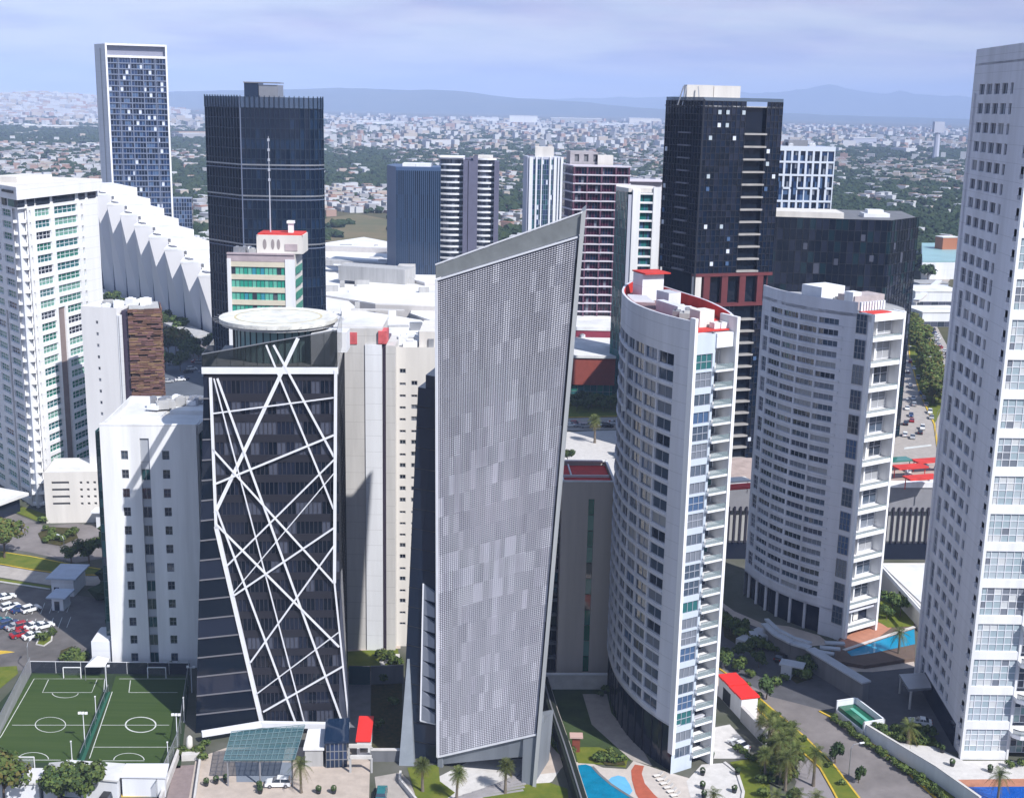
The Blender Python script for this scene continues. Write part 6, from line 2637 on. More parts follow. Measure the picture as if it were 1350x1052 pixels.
patch("pool_water", [(762, 1009), (772, 1008), (781, 1011), (790, 1021), (805, 1034), (820, 1044), (836, 1054), (840, 1080), (768, 1080)], 0.13, water)
strip("pool_rim", [(781, 1011), (790, 1021), (805, 1034), (820, 1044), (836, 1054), (842, 1080)], 0.5, 0.08, 0.1, dark_conc)
patch("pool_water", [(801, 1030), (806, 1025), (815, 1022.5), (824, 1025), (830, 1034), (834, 1043), (830, 1048), (820, 1045), (808, 1037)], 0.13, water3)
patch("curved_deck", [(837, 1008), (849, 1010), (846, 1020), (850, 1033), (862, 1047), (878, 1062), (850, 1066), (838, 1046), (833, 1028), (832, 1016)], 0.12, mat("red_deck", (0.40, 0.10, 0.055), 0.8, noise=0.2, scale=1))
patch("lawn", [(962, 1005), (990, 1000), (1012, 1006), (1018, 1075), (978, 1075), (982, 1045), (974, 1020)], 0.1, lawn)
patch("plaza", [(925, 1008), (955, 1006), (972, 1020), (980, 1045), (975, 1090), (920, 1090), (905, 1030)], 0.1, paving_w)
strip("kerb", [(955, 1006), (972, 1020), (980, 1045), (975, 1075)], 0.5, 0.1, 0.25, paving_w)
# hedge fence diagonal
hp = [g(716, 908), g(728, 950), (g(745, 1000)), g(768, 1075)]
t = thing("boundary_fence", "dark boundary fence with hedge running down between plaza and pool garden", "fence", (*hp[1], 0))
for a, b in zip(hp, hp[1:]):
    mb = MB(); mb.bar((*a, 1.4), (*b, 1.4), 1.6, 2.8, side=(1, 0, 0)); mb.build("panel", mat("hedge_dark", (0.008, 0.014, 0.008), 0.9, noise=0.4, scale=1.5), t)
    mb = MB(); mb.bar((a[0] + 0.95, a[1], 1.2), (b[0] + 0.95, b[1], 1.2), 0.2, 2.4, side=(1, 0, 0)); mb.build("wall", paving, t)
    mb = MB(); mb.bar((a[0] - 0.2, a[1], 2.9), (b[0] - 0.2, b[1], 2.9), 0.25, 0.2); mb.build("rail", metal_g, t)
# pavilion post
c = g(759, 990)
t = thing("garden_shower", "small red brown tiled post with a pale cap in the pool garden", "post", (*c, 0))
mb = MB(); mb.box(c[0] - 0.7, c[1] - 0.5, 0, c[0] + 0.7, c[1] + 0.5, 3.0); mb.build("post", mat("brown_tile", (0.20, 0.05, 0.03), 0.7, noise=0.2), t)
mb = MB(); mb.box(c[0] - 1.2, c[1] - 0.9, 3.0, c[0] + 1.2, c[1] + 0.9, 3.3); mb.build("cap", mat("pinkish_cap", (0.50, 0.34, 0.30), 0.7), t)
# low white wall under the red roofed block
t = thing("garden_wall", "low pale wall in front of the beige red roofed block", "wall", (*g(760, 905), 0))
mb = MB(); a, b = g(700, 908), g(800, 908); mb.bar((*a, 1.6), (*b, 1.6), 0.5, 3.2); mb.build("wall", paving_w, t)
mb = MB(); mb.bar((*a, 3.3), (*b, 3.3), 0.8, 0.2); mb.build("coping", white2, t)
patch("pavement", [(700, 893), (800, 893), (800, 906), (700, 906)], 0.05, paving_w)

# ---- the drive and streets on the right
drv = mat("drive_asphalt", (0.085, 0.085, 0.095), 0.85, noise=0.25, scale=0.3)
patch("driveway", [(935, 790), (985, 812), (1012, 845), (1060, 868), (1130, 905), (1140, 880), (1205, 878), (1268, 992), (1185, 985), (1130, 955), (1085, 938), (1015, 925), (950, 880), (930, 860)], 0.045, drv)
patch("road", [(930, 862), (950, 880), (1015, 918), (1085, 936), (1120, 956), (1180, 1000), (1262, 1075), (1150, 1075), (1100, 1008), (1060, 972), (1010, 932), (985, 912), (930, 878)], 0.055, asphalt2)
patch("road", [(1018, 950), (1050, 980), (1090, 1010), (1135, 1075), (1035, 1075), (1050, 1030), (1035, 1005), (1005, 975)], 0.05, mat("lilac_road", (0.25, 0.23, 0.235), 0.85, noise=0.15, scale=0.3))
patch("pavement", [(930, 880), (960, 893), (1000, 925), (1035, 955), (1060, 985), (1030, 1005), (1002, 972), (975, 940), (930, 905)], 0.06, paving2)
ms = [(972, 905), (1004, 932), (1050, 972), (1088, 1006), (1110, 1040), (1130, 1075)]
patch("lawn", [(968, 898), (985, 906), (1015, 933), (1062, 973), (1100, 1010), (1120, 1036), (1150, 1075), (1116, 1075), (1098, 1040), (1082, 1012), (1045, 980), (1004, 940)], 0.2, lawn)
strip("kerb", [(945, 880), (985, 907), (1015, 933), (1062, 973), (1100, 1010), (1120, 1036), (1150, 1075)], 0.35, 0.05, 0.2, yellow_p)
strip("kerb", [(968, 900), (1004, 941), (1045, 981), (1081, 1013), (1097, 1041), (1115, 1075)], 0.35, 0.05, 0.2, yellow_p)
strip("kerb", [(1080, 938), (1118, 958), (1178, 1002), (1255, 1072)], 0.4, 0.05, 0.2, yellow_p)
patch("lawn", [(1082, 936), (1105, 943), (1140, 972), (1190, 1002), (1290, 1075), (1262, 1075), (1182, 1002), (1120, 957)], 0.15, lawn)
# boundary wall with a green gate
wp = [g(u, v) for u, v in ((1137, 972), (1176, 996), (1232, 1030), (1290, 1072))]
t = thing("boundary_wall", "long white boundary wall along the street below the tall white tower", "wall", (*wp[0], 0))
mb = MB()
for a, b in zip(wp, wp[1:]):
    mb.bar((*a, 1.5), (*b, 1.5), 0.35, 3.0)
mb.build("wall", white2, t)
mb = MB()
for a, b in zip(wp, wp[1:]):
    mb.bar((*a, 3.07), (*b, 3.07), 0.5, 0.14)
mb.build("coping", paving_w, t)
a, b = Vector(g(1101, 945)), Vector(g(1138, 975))
t = thing("guardhouse", "white walled guardhouse box with a deep green glass top", "guardhouse", (*a, 0))
bx = Box(a, b, 4.5)
mb = MB()
for fc in (bx.F, bx.R, bx.K, bx.L):
    fbox(mb, fc, 0, fc.L, 0, 3.6 if fc is not bx.F else 1.6, -0.3, 0)
mb.build("wall", white2, t)
mb = MB(); mb.prism(bx.inset(0.35), 0.1, 2.4); mb.build("glass_top", mat("deep_green_glass", (0.004, 0.10, 0.05), 0.08, ior=1.6), t)
mb = MB(); mb.prism(bx.inset(1.85), 2.41, 2.5); mb.build("skylight_or_reflection", MATS["ribbon_mint"], t)  # mint reflection on the green glass, put in as a pale sheet
# plaza, deck and blue pool
patch("plaza", [(1172, 978), (1235, 985), (1270, 1003), (1400, 1003), (1400, 1026), (1258, 1028), (1272, 1046), (1240, 1030)], 0.08, paving_w)
patch("lawn", [(1180, 974), (1232, 972), (1240, 984), (1200, 982)], 0.12, lawn)
patch("pool_deck", [(1256, 1028), (1400, 1026), (1400, 1090), (1290, 1072), (1274, 1048)], 0.1, deck)
patch("pool_water", [(1272, 1038), (1400, 1037), (1400, 1090), (1300, 1075), (1282, 1056)], 0.16, water2)
# pool terrace by the second curved tower
patch("pool_deck", [(1106, 850), (1150, 822), (1175, 832), (1148, 852), (1118, 862)], 0.9, deck)
mb = MB()
mb.prism([g(*p) for p in ((1090, 874), (1140, 882), (1206, 872), (1206, 815), (1150, 815), (1106, 846))][::-1], 0, 0.88)
struct("terrace", mb, mat("retaining_brown", (0.13, 0.09, 0.07), 0.85, noise=0.2))
patch("pool_water", [(1116, 864), (1150, 852), (1205, 834), (1206, 854), (1150, 866), (1122, 870)], 0.94, mat("turquoise_water", (0.01, 0.24, 0.40), 0.06, ior=1.33))
strip("pool_rim", [(1112, 862), (1150, 849), (1205, 831)], 0.8, 0.88, 0.12, paving_w)
patch("lawn", [(1154, 800), (1178, 790), (1205, 812), (1204, 830), (1170, 832), (1152, 820)], 0.92, lawn)
patch("path", [(1090, 876), (1150, 878), (1205, 872), (1206, 880), (1150, 886), (1100, 885)], 0.09, paving2)
# dark drive walls with pale tops and stepped canopies
t = thing("drive_wall", "long dark wall with a pale flat top across the shaded driveway", "wall", (*g(1100, 900), 0))
a, b = Vector(g(1066, 880)), Vector(g(1140, 926))
mb = MB(); mb.bar((*a, 2.1), (*b, 2.1), 1.6, 4.2); mb.build("wall", dark_conc, t)
mb = MB(); mb.bar((*a, 4.35), (*b, 4.35), 2.4, 0.3); mb.build("coping", mat("pale_blue_conc", (0.40, 0.43, 0.48), 0.7, noise=0.15), t)
t = thing("drive_canopy", "curved pale driveway canopy in front of the second curved tower", "canopy", (*g(1040, 850), 0))
cp = [g(u, v, 4.5) for u, v in ((1009, 822), (1024, 836), (1045, 847), (1068, 854))]
mb = MB()
for a, b in zip(cp, cp[1:]):
    mb.bar((*a, 4.5), (*b, 4.5), 2.0, 0.4)
    mb.bar((a[0] + .5, a[1] + 1.6, 4.9), (b[0] + .5, b[1] + 1.6, 4.9), 1.0, 0.4)
mb.build("roof", MATS["pale_blue_conc"], t)
mb = MB()
for a, b in zip(cp, cp[1:]):
    mb.bar((a[0], a[1] + 1.0, 2.1), (b[0], b[1] + 1.0, 2.1), 0.5, 4.2)
mb.build("wall", dark_conc, t)
for p in (cp[0], cp[-1]):
    mb = MB(); mb.bar((*p, 0), (*p, 4.3), 0.7); mb.build("pier", MATS["pale_blue_conc"], t)
t = thing("stepped_canopy", "stepped pale canopy slabs at the base corner of the second curved tower", "canopy", (*g(1085, 860), 0))
for k, (u, v) in enumerate(((1076, 858), (1086, 862), (1094, 858), (1100, 853))):
    mb = MB(); c = g(u, v, 3.5); mb.obox(c, -0.5 + 0.15 * k, 4.2, 1.2, 3.4 + 0.3 * k, 3.75 + 0.3 * k); mb.build("slab", MATS["pale_blue_conc"], t)
    mb = MB(); mb.obox(c, -0.5, 0.4, 0.4, 0, 3.4 + 0.3 * k); mb.build("post", dark_conc, t)
patch("path", [(946, 790), (968, 806), (1005, 822), (1040, 826), (1080, 838), (1095, 850), (1070, 852), (1010, 832), (960, 812)], 0.12, paving2)
patch("planting_bed", [(950, 815), (985, 842), (1008, 850), (990, 862), (955, 840)], 0.15, bed)
t = thing("planter", "pale blue stepped planter box beside the driveway", "planter", (*g(995, 850), 0))
mb = MB(); mb.obox(g(992, 845), -0.75, 3.0, 9, 0, 1.6); mb.build("box", MATS["pale_blue_conc"], t)
mb = MB(); mb.obox(g(1001, 848), 0.1, 4.2, 3, 0, 2.4); mb.build("box", MATS["pale_blue_conc"], t)
t = thing("kiosk", "small pale kiosk on an island in the shaded driveway", "kiosk", (*g(1040, 890), 0))
c = g(1037, 892)
mb = MB(); mb.obox(c, -0.4, 2.2, 2.2, 0, 2.8); mb.build("wall", MATS["pale_blue_conc"], t)
mb = MB(); mb.obox((c[0] + 1, c[1]), -0.4, 5.0, 3.0, 2.8, 3.1); mb.build("roof", MATS["pale_blue_conc"], t)
patch("planting_bed", [(1028, 885), (1058, 880), (1072, 895), (1050, 902)], 0.2, bed)
# red canopy guardhouse by the first curved tower
a, b = Vector(g(944, 916)), Vector(g(975, 950))
t = thing("guardhouse", "white guardhouse roofed with stepped red canopies beside the first curved tower", "guardhouse", (*a, 0))
bx = Box(a, b, 4)
mb = MB(); mb.prism(bx.inset(0.3), 0, 4.2); mb.build("wall", white, t)
for k in range(4):
    mb = MB()
    s = bx.w * k / 4
    mb.prism([bx.p + bx.t * (s + .1), bx.p + bx.t * (s + bx.w / 4 - .1), bx.l + bx.t * (s + bx.w / 4 - .1), bx.l + bx.t * (s + .1)], 4.25 + 0.12 * (k % 2), 4.6 + 0.12 * (k % 2))
    mb.build("red_canopy", MATS["bright_red"], t)
mb = MB(); fquad(mb, bx.F, 2.5, 6.0, 0.1, 3.0, -0.27); mb.build("gate", dark_metal, t)
t = thing("garden_wall", "grey white garden wall running from the red roofed guardhouse to the palms", "wall", (*g(980, 955), 0))
mb = MB(); a, b = g(977, 950), g(1010, 985); mb.bar((*a, 1.5), (*b, 1.5), 0.4, 3.0); mb.build("wall", concrete, t)
mb = MB(); mb.bar((*a, 3.08), (*b, 3.08), 0.7, 0.16); mb.build("coping", paving_w, t)
patch("driveway", [(936, 960), (962, 955), (990, 985), (985, 1000), (935, 1000)], 0.07, paving_w)

# ---- middle: plaza by the red mall, avenue left, avenue right
patch("road", [(735, 552), (822, 550), (822, 566), (735, 568)], 0.05, paving)
strip("kerb", [(735, 551), (822, 549)], 0.5, 0.05, 0.15, yellow_p)
patch("pavement", [(735, 570), (822, 567), (822, 640), (735, 640)], 0.055, paving_w)
patch("lawn", [(735, 530), (822, 530), (822, 549), (735, 550)], 0.08, lawn)
patch("road", [(210, 440), (290, 455), (292, 540), (215, 540)], 0.05, mat("shade_blue_asphalt", (0.10, 0.115, 0.14), 0.8, noise=0.2, scale=0.1))  # blue shade of the street is put into the asphalt colour
patch("road", [(100, 385), (150, 398), (230, 432), (290, 462), (290, 478), (215, 448), (130, 412), (80, 400)], 0.06, asphalt2)
patch("avenue", [(1170, 640), (1172, 590), (1178, 530), (1190, 470), (1200, 430), (1206, 400), (1216, 372), (1250, 345), (1268, 345), (1245, 380), (1225, 410), (1240, 440), (1262, 480), (1262, 640)], 0.05, paving)
patch("lawn", [(1196, 428), (1206, 428), (1225, 455), (1243, 490), (1246, 530), (1232, 560), (1212, 520), (1198, 470)], 0.2, lawn)
strip("kerb", [(1198, 432), (1199, 470), (1213, 520), (1232, 560), (1236, 590)], 0.6, 0.05, 0.2, yellow_p)
patch("road_marking", [(1192, 590), (1228, 586), (1228, 588), (1192, 592.5)], 0.07, white_p)
# ================================================================== plants, vehicles, lamps
import numpy as np


def rot_quad(mb, c, nrm, sx, sy, m=0, roll=None):
    n = Vector(nrm).normalized()
    e = n.cross(Vector((0, 0, 1)))
    if e.length < 0.05:
        e = Vector((1, 0, 0))
    e.normalize()
    f = n.cross(e)
    a = rnd.random() * 6.28 if roll is None else roll
    e, f = e * math.cos(a) + f * math.sin(a), f * math.cos(a) - e * math.sin(a)
    c = Vector(c)
    mb.face([c - e * sx - f * sy * 0.4, c + f * sy, c + e * sx - f * sy * 0.4, c - f * sy * 0.9], m)


def make_tree(name, label, cat, h, r, mats, n=900, leaf=0.42, clumps=9, flat=0.8, trunk=0.22, group=None):
    t = thing(name, label, cat, (0, 0, -500), group)
    o = Vector((0, 0, -500))
    mb = MB()
    th = h * 0.45
    mb.tube([o, o + Vector((0.1, 0, th * 0.6)), o + Vector((0.15, 0.1, h * 0.7))], [trunk, trunk * 0.75, trunk * 0.3], 7)
    cs = []
    for k in range(clumps):
        a = 2 * math.pi * k / clumps + rnd.uniform(-.4, .4)
        q = rnd.uniform(0.25, 0.72) * r if k else 0
        z = h * rnd.uniform(0.50, 0.84)
        c = Vector((q * math.cos(a), q * math.sin(a), z))
        cs.append((c, r * rnd.uniform(0.36, 0.56)))
        if k < 6:
            mb.tube([o + Vector((0.05, 0, th * rnd.uniform(0.55, 0.95))), o + c * 0.6 + Vector((0, 0, c.z * 0.25)), o + c], [trunk * 0.5, trunk * 0.3, trunk * 0.1], 5)
    mb.build("trunk", bark, t)
    mb = MB()
    for k in range(n):
        c, q = rnd.choice(cs)
        d = Vector((rnd.gauss(0, 1), rnd.gauss(0, 1), rnd.gauss(0, 1))).normalized()
        p = c + Vector((d.x, d.y, d.z * flat)) * q * rnd.uniform(0.55, 1.08)
        nn = d + Vector((rnd.uniform(-.7, .7), rnd.uniform(-.7, .7), rnd.uniform(-.3, .8)))
        s = leaf * rnd.uniform(0.6, 1.3)
        rot_quad(mb, o + p, nn, s, s * 1.25, 0 if rnd.random() < 0.72 else 1)
    mb.build("crown", mats, t)
    return t


def make_palm(name, label, h, fr, L, fan=False, group=None):
    t = thing(name, label, "palm tree", (0, 0, -500), group)
    o = Vector((0, 0, -500))
    mb = MB()
    bend = Vector((rnd.uniform(-.3, .3), rnd.uniform(-.3, .3), 0))
    pts = [o + bend * (k / 5) ** 2 + Vector((0, 0, h * k / 5)) for k in range(6)]
    mb.tube(pts, [0.34, 0.26, 0.23, 0.21, 0.21, 0.25], 8)
    mb.build("trunk", palm_bark, t)
    top = pts[-1]
    mb = MB()
    for k in range(fr):
        a = 2.399 * k
        el = rad(75 - 130 * (k / fr))
        d = Vector((math.cos(a), math.sin(a), 0))
        sd = Vector((-d.y, d.x, 0))
        prev = None
        n = 7
        for i in range(n + 1):
            q = i / n
            droop = -0.9 * q * q
            p = top + d * (L * q * math.cos(el) * (1 - 0.15 * q)) + Vector((0, 0, L * q * math.sin(el) + L * droop * (0.55 if not fan else 0.3)))
            if prev is not None:
                w = (0.55 if not fan else 0.75) * math.sin(math.pi * min(q * (0.9 if not fan else 0.75) + 0.08, 1)) + 0.06
                for sg in (-1, 1):
                    for j in range(3):
                        b = prev.lerp(p, j / 3)
                        e = prev.lerp(p, (j + 0.55) / 3)
                        tip = b + sd * sg * w * (L / 3.0) + (p - prev) * 0.5 - Vector((0, 0, 0.25 * w + rnd.uniform(0, .12)))
                        mb.face([b, e, tip + Vector((0, 0, .03)), tip], 0 if el > -0.3 else 1)
            prev = p
    mb.build("fronds", [leaf_p, leaf_c], t)
    return t


def hide_proto(t, loc, sc=1.0, rz=0.0):
    t.location = loc
    t.scale = (sc, sc, sc)
    t.rotation_euler = (0, 0, rz)
    WL[t.name] = tuple(loc)


PROTO = {}


def plant(kind, maker, u, v, sc=1.0, label=None, group=None, world=None, z=0.0):
    loc = (*(world if world else g(u, v)), z)
    if kind not in PROTO:
        PROTO[kind] = maker()
        t = PROTO[kind]
        hide_proto(t, loc, sc)
    else:
        t = copy_tree(PROTO[kind], loc, rnd.random() * 6.28, sc)
    if label:
        t["label"] = label
    if group:
        t["group"] = group
    return t


mk_street = lambda: make_tree("broadleaf_tree", "x", "tree", 6.5, 3.0, [leaf_a, leaf_b], 1500, 0.28, 9)
mk_street2 = lambda: make_tree("broadleaf_tree", "x", "tree", 8.0, 3.6, [leaf_a, leaf_c], 1700, 0.30, 11)
mk_olive = lambda: make_tree("olive_toned_tree", "x", "tree", 13, 8.5, [leaf_c, leaf_a], 2200, 0.5, 12)
mk_dark = lambda: make_tree("broadleaf_tree", "x", "tree", 9, 4.5, [leaf_b, leaf_a], 1500, 0.38, 9)
mk_shrub = lambda: make_tree("shrub", "x", "shrub", 1.6, 1.2, [leaf_a, leaf_b], 260, 0.17, 5, trunk=0.06)
mk_conif = lambda: make_tree("conical_shrub", "x", "shrub", 4.2, 1.35, [leaf_b, leaf_b], 900, 0.18, 6, flat=1.9, trunk=0.12)
mk_palm = lambda: make_palm("fan_palm", "x", 5.2, 46, 2.0, True)
mk_date = lambda: make_palm("feather_palm", "x", 6.0, 24, 3.2, False)
mk_lowp = lambda: make_palm("feather_palm", "x", 2.6, 20, 2.6, False)

plant("street", mk_street, 94, 744, 0.8, "smaller round tree on the lawn strip by the road, left of its bigger neighbour")
plant("street", mk_street, 117, 745, 1.15, "larger round tree on the lawn strip touching the white office block")
plant("street2", mk_street2, 6, 736, 1.35, "big bushy tree at the photo's left edge beside the road")
plant("street2", mk_street2, 4, 1075, 1.2, "bushy tree in front of the low shed at the bottom left corner", world=(g(6, 1062)))
for k, (u, v, s) in enumerate(((78, 1062, 1.1), (112, 1064, 1.2))):
    plant("street", mk_street, u, v, s, ("bushy tree in front of the grey lean-to by the pitch", "fuller bushy tree in front of the wide white shed by the pitch")[k])
gl_ = ("tree", )
for u, v, s in ((62, 716, 1.2), (72, 712, 1.5), (82, 714, 1.3), (92, 709, 1.5), (100, 703, 1.1), (60, 700, 1.1), (68, 703, 1.0), (10, 692, 1.2), (24, 694, 1.0), (57, 690, 1.4), (62, 686, 1.0)):
    plant("shrub", mk_shrub, u, v, s, "leafy shrub in the roadside beds below the annex", "roadside shrubs")
for u, v in ((84, 872), (92, 866), (100, 864), (96, 876), (106, 874), (112, 870), (88, 880), (70, 838), (57, 845)):
    plant("shrub", mk_shrub, u, v, rnd.uniform(0.9, 1.5), "leafy shrub in the beds between car park and pitch", "car park shrubs")
for u, v in ((160, 881), (166, 882), (172, 881), (182, 882), (222, 882), (236, 882)):
    plant("shrub", mk_shrub, u, v, rnd.uniform(0.7, 1.0), "dark shrub along the foot of the white office block", "shrubs below the white block")
for u, v in ((238, 997), (244, 998), (256, 996), (264, 992), (270, 985), (268, 1002)):
    plant("shrub", mk_shrub, u, v, rnd.uniform(0.8, 1.2), "shrub in the planted bed above the garage ramp", "ramp bed shrubs")
for u, v in ((500, 868), (507, 872), (518, 875), (525, 878), (515, 866), (505, 900), (520, 930), (500, 960)):
    plant("shrub", mk_shrub, u, v, rnd.uniform(0.9, 1.7), "shrub in the garden gap between the two dark towers", "gap garden shrubs")
# palms
plant("palm", mk_palm, 557, 1043, 1.0, "fan palm on the lawn at the dark corner of the screen tower")
plant("palm", mk_palm, 602, 1056, 1.0, "fan palm in front of the stepped plaza, nearest the photo's bottom edge")
plant("palm", mk_palm, 666, 1046, 1.0, "fan palm before the black opening under the screen tower")
plant("date", mk_date, 397, 1045, 0.9, "feathery palm beside the white car in the forecourt")
plant("lowp", mk_lowp, 1197, 980, 1.35, "feathery palm on the lawn corner in the shade of the tall white tower")
plant("date", mk_date, 1184, 866, 0.95, "slender palm beside the turquoise pool")
plant("date", mk_date, 1315, 1058, 0.9, "slender palm in front of the blue pool at the bottom right")
plant("palm", mk_palm, 784, 584, 1.6, "lone palm on the pale plaza in front of the terracotta hall")
cl = ((1002, 975, 0.8), (1012, 990, 1.0), (1020, 1000, 1.1), (1030, 985, 0.95), (1040, 1008, 1.0), (1025, 1020, 1.1), (1008, 1028, 1.0), (1048, 1025, 0.95), (1035, 1042, 1.05), (1015, 1012, 0.9), (1028, 1034, 0.85), (1043, 992, 0.85), (1018, 966, 0.7))
for k, (u, v, s) in enumerate(cl):
    plant("date" if k % 3 else "palm", mk_date, u, v, s, "palm in the dense clump between the round lawn and the lilac road", "palms of the clump")
plant("date", mk_date, 1072, 1036, 1.05, "tall palm standing alone on the lilac road's edge right of the clump")
for k, (u, v) in enumerate(((940, 1064), (1022, 1066), (1050, 1064), (1075, 1068))):
    plant("lowp", mk_lowp, u, v, 1.0, "low spreading palm along the bottom edge below the palm clump", "low palms at the bottom edge")
plant("palm", mk_palm, 1002, 957, 0.75, "short palm on the pavement behind the garden wall")
plant("conif", mk_conif, 1010, 922, 1.25, "dark bushy tree at the sunlit end of the median")
plant("conif", mk_conif, 1101, 1006, 1.05, "upright oval shrub tree on the median, the taller one")
plant("conif", mk_conif, 1132, 1032, 0.8, "upright oval shrub tree on the median, the smaller one")
for k in range(26):
    q = k / 25
    u, v = 1100 + 165 * q, 948 + 118 * q
    plant("shrub", mk_shrub, u + rnd.uniform(-2, 2), v + 4, rnd.uniform(0.7, 1.1), "clipped shrub along the street side of the white boundary wall", "shrubs along the boundary wall")
for u, v in ((985, 906), (1000, 922), (1025, 945), (1042, 960), (1060, 978), (1082, 1000), (1092, 1012), (1110, 1035)):
    plant("shrub", mk_shrub, u, v, rnd.uniform(0.6, 0.9), "low shrub on the grassy median between the two roads", "median shrubs")
for u, v in ((958, 822), (968, 832), (976, 842), (990, 855), (1000, 856), (1050, 892), (1060, 896), (1035, 898), (975, 885), (990, 893), (1022, 905), (945, 860), (955, 868)):
    plant("shrub", mk_shrub, u, v, rnd.uniform(1.0, 1.9), "dark shrub in the shaded beds of the driveway", "driveway shrubs")
for u, v, s in ((1175, 815, .65), (1186, 818, .6), (1168, 822, .4), (1196, 806, .5)):
    plant("dark", mk_dark, u, v, s, "dark bushy tree in the pool garden behind the second curved tower", "pool garden trees", z=0.9)
for u, v in ((786, 1003), (793, 1005), (800, 1004), (808, 1006), (815, 1005), (820, 1003), (790, 998), (806, 999), (745, 985), (750, 995), (748, 1010), (756, 1025), (762, 1050), (725, 970), (730, 985), (792, 918), (798, 914)):
    plant("shrub", mk_shrub, u, v, rnd.uniform(0.7, 1.2), "shrub in the beds around the curved swimming pool", "pool garden shrubs")
for u, v in ((985, 1000), (993, 1003), (1000, 1001), (972, 992), (980, 995), (1208, 982), (1220, 980), (1186, 978), (1235, 986), (1332, 1012), (1345, 1010)):
    plant("shrub", mk_shrub, u, v, rnd.uniform(0.7, 1.2), "shrub beside the paved court of the right hand towers", "court shrubs")
for k in range(34):
    plant("shrub", mk_shrub, 1003 + rnd.uniform(0, 46), 978 + rnd.uniform(0, 82), rnd.uniform(0.8, 1.7), "shrub under the dense palm clump by the round lawn", "shrubs under the palm clump")
for k in range(14):
    plant("shrub", mk_shrub, 1150 + rnd.uniform(0, 80), 965 + rnd.uniform(0, 14), rnd.uniform(0.9, 1.6), "shrub on the shaded lawn corner below the tall white tower", "shrubs on the shaded corner")
for k in range(16):
    q = k / 15
    plant("shrub", mk_shrub, 950 + 70 * q + rnd.uniform(-4, 4), 815 + 48 * q + rnd.uniform(-3, 3), rnd.uniform(0.9, 1.6), "shrub in the bed along the shaded drive canopy", "shrubs along the drive canopy")
for k, (u, v, s) in enumerate(((962, 838, .45), (980, 870, .5), (955, 880, .4), (1000, 880, .4), (1062, 888, .45), (1160, 975, .4))):
    plant("dark", mk_dark, u, v, s, "small dark tree standing in the shaded driveway", "driveway trees")
# olive tree and avenue greenery on the left
plant("olive", mk_olive, 232, 470, 1.0, "wide olive toned tree beside the brown clad block")
for u, v in ((222, 472), (245, 476), (255, 470), (238, 490), (262, 480), (218, 490), (283, 470), (205, 470)):
    plant("dark", mk_dark, u, v, rnd.uniform(0.9, 1.3), "dark tree under the wide olive toned tree by the avenue", "avenue trees by the pleated building")
for k in range(16):
    q = k / 15
    plant("dark", mk_dark, 108 + 130 * q + rnd.uniform(-4, 4), 398 + 42 * q + rnd.uniform(-4, 6), rnd.uniform(0.8, 1.2), "dark tree along the avenue below the pleated building", "avenue trees below the pleats")
# trees and hedge at the red hall
for k in range(15):
    plant("dark", mk_dark, 752 + k * 5 + rnd.uniform(-2, 2), 536 + rnd.uniform(-3, 8), rnd.uniform(0.45, 0.7), "hedge like tree in front of the terracotta hall", "trees before the terracotta hall")
for k in range(14):
    plant("dark", mk_dark, 760 + k * 5.5, 412 + rnd.uniform(-10, 2), rnd.uniform(0.9, 1.4), "dark tree behind the red upper hall", "trees behind the red hall", z=0)
plant("dark", mk_dark, 748, 612, 0.6, "round dark tree on the plaza beside the red roofed beige block")
# avenue trees on the right
for k in range(46):
    q = rnd.random()
    u = 1199 + 32 * q + rnd.uniform(0, 14) * min(1, q * 3)
    v = 436 + 108 * q + rnd.uniform(-6, 6)
    plant("ave", lambda: make_tree("broadleaf_tree", "x", "tree", 9.5, 5.0, [leaf_a, leaf_c], 900, 0.5, 9), u, v, rnd.uniform(0.8, 1.15), "green tree in the median of the avenue on the right", "avenue median trees")


# ------------------------------------------------------------------ cars
CARPAINT = {}
for nm, c in (("car_white", (0.72, 0.73, 0.74)), ("car_silver", (0.36, 0.37, 0.39)), ("car_red", (0.32, 0.012, 0.02)), ("car_black", (0.015, 0.015, 0.018)), ("car_blue", (0.02, 0.045, 0.14)), ("car_teal", (0.01, 0.14, 0.16))):
    CARPAINT[nm] = mat(nm, c, 0.28, ior=1.5)
tyre_m = mat("tyre", (0.018, 0.018, 0.018), 0.9)
lamp_m = mat("lamp_glass", (0.75, 0.75, 0.72), 0.15)
tail_m = mat("tail_lamp", (0.35, 0.01, 0.01), 0.2)


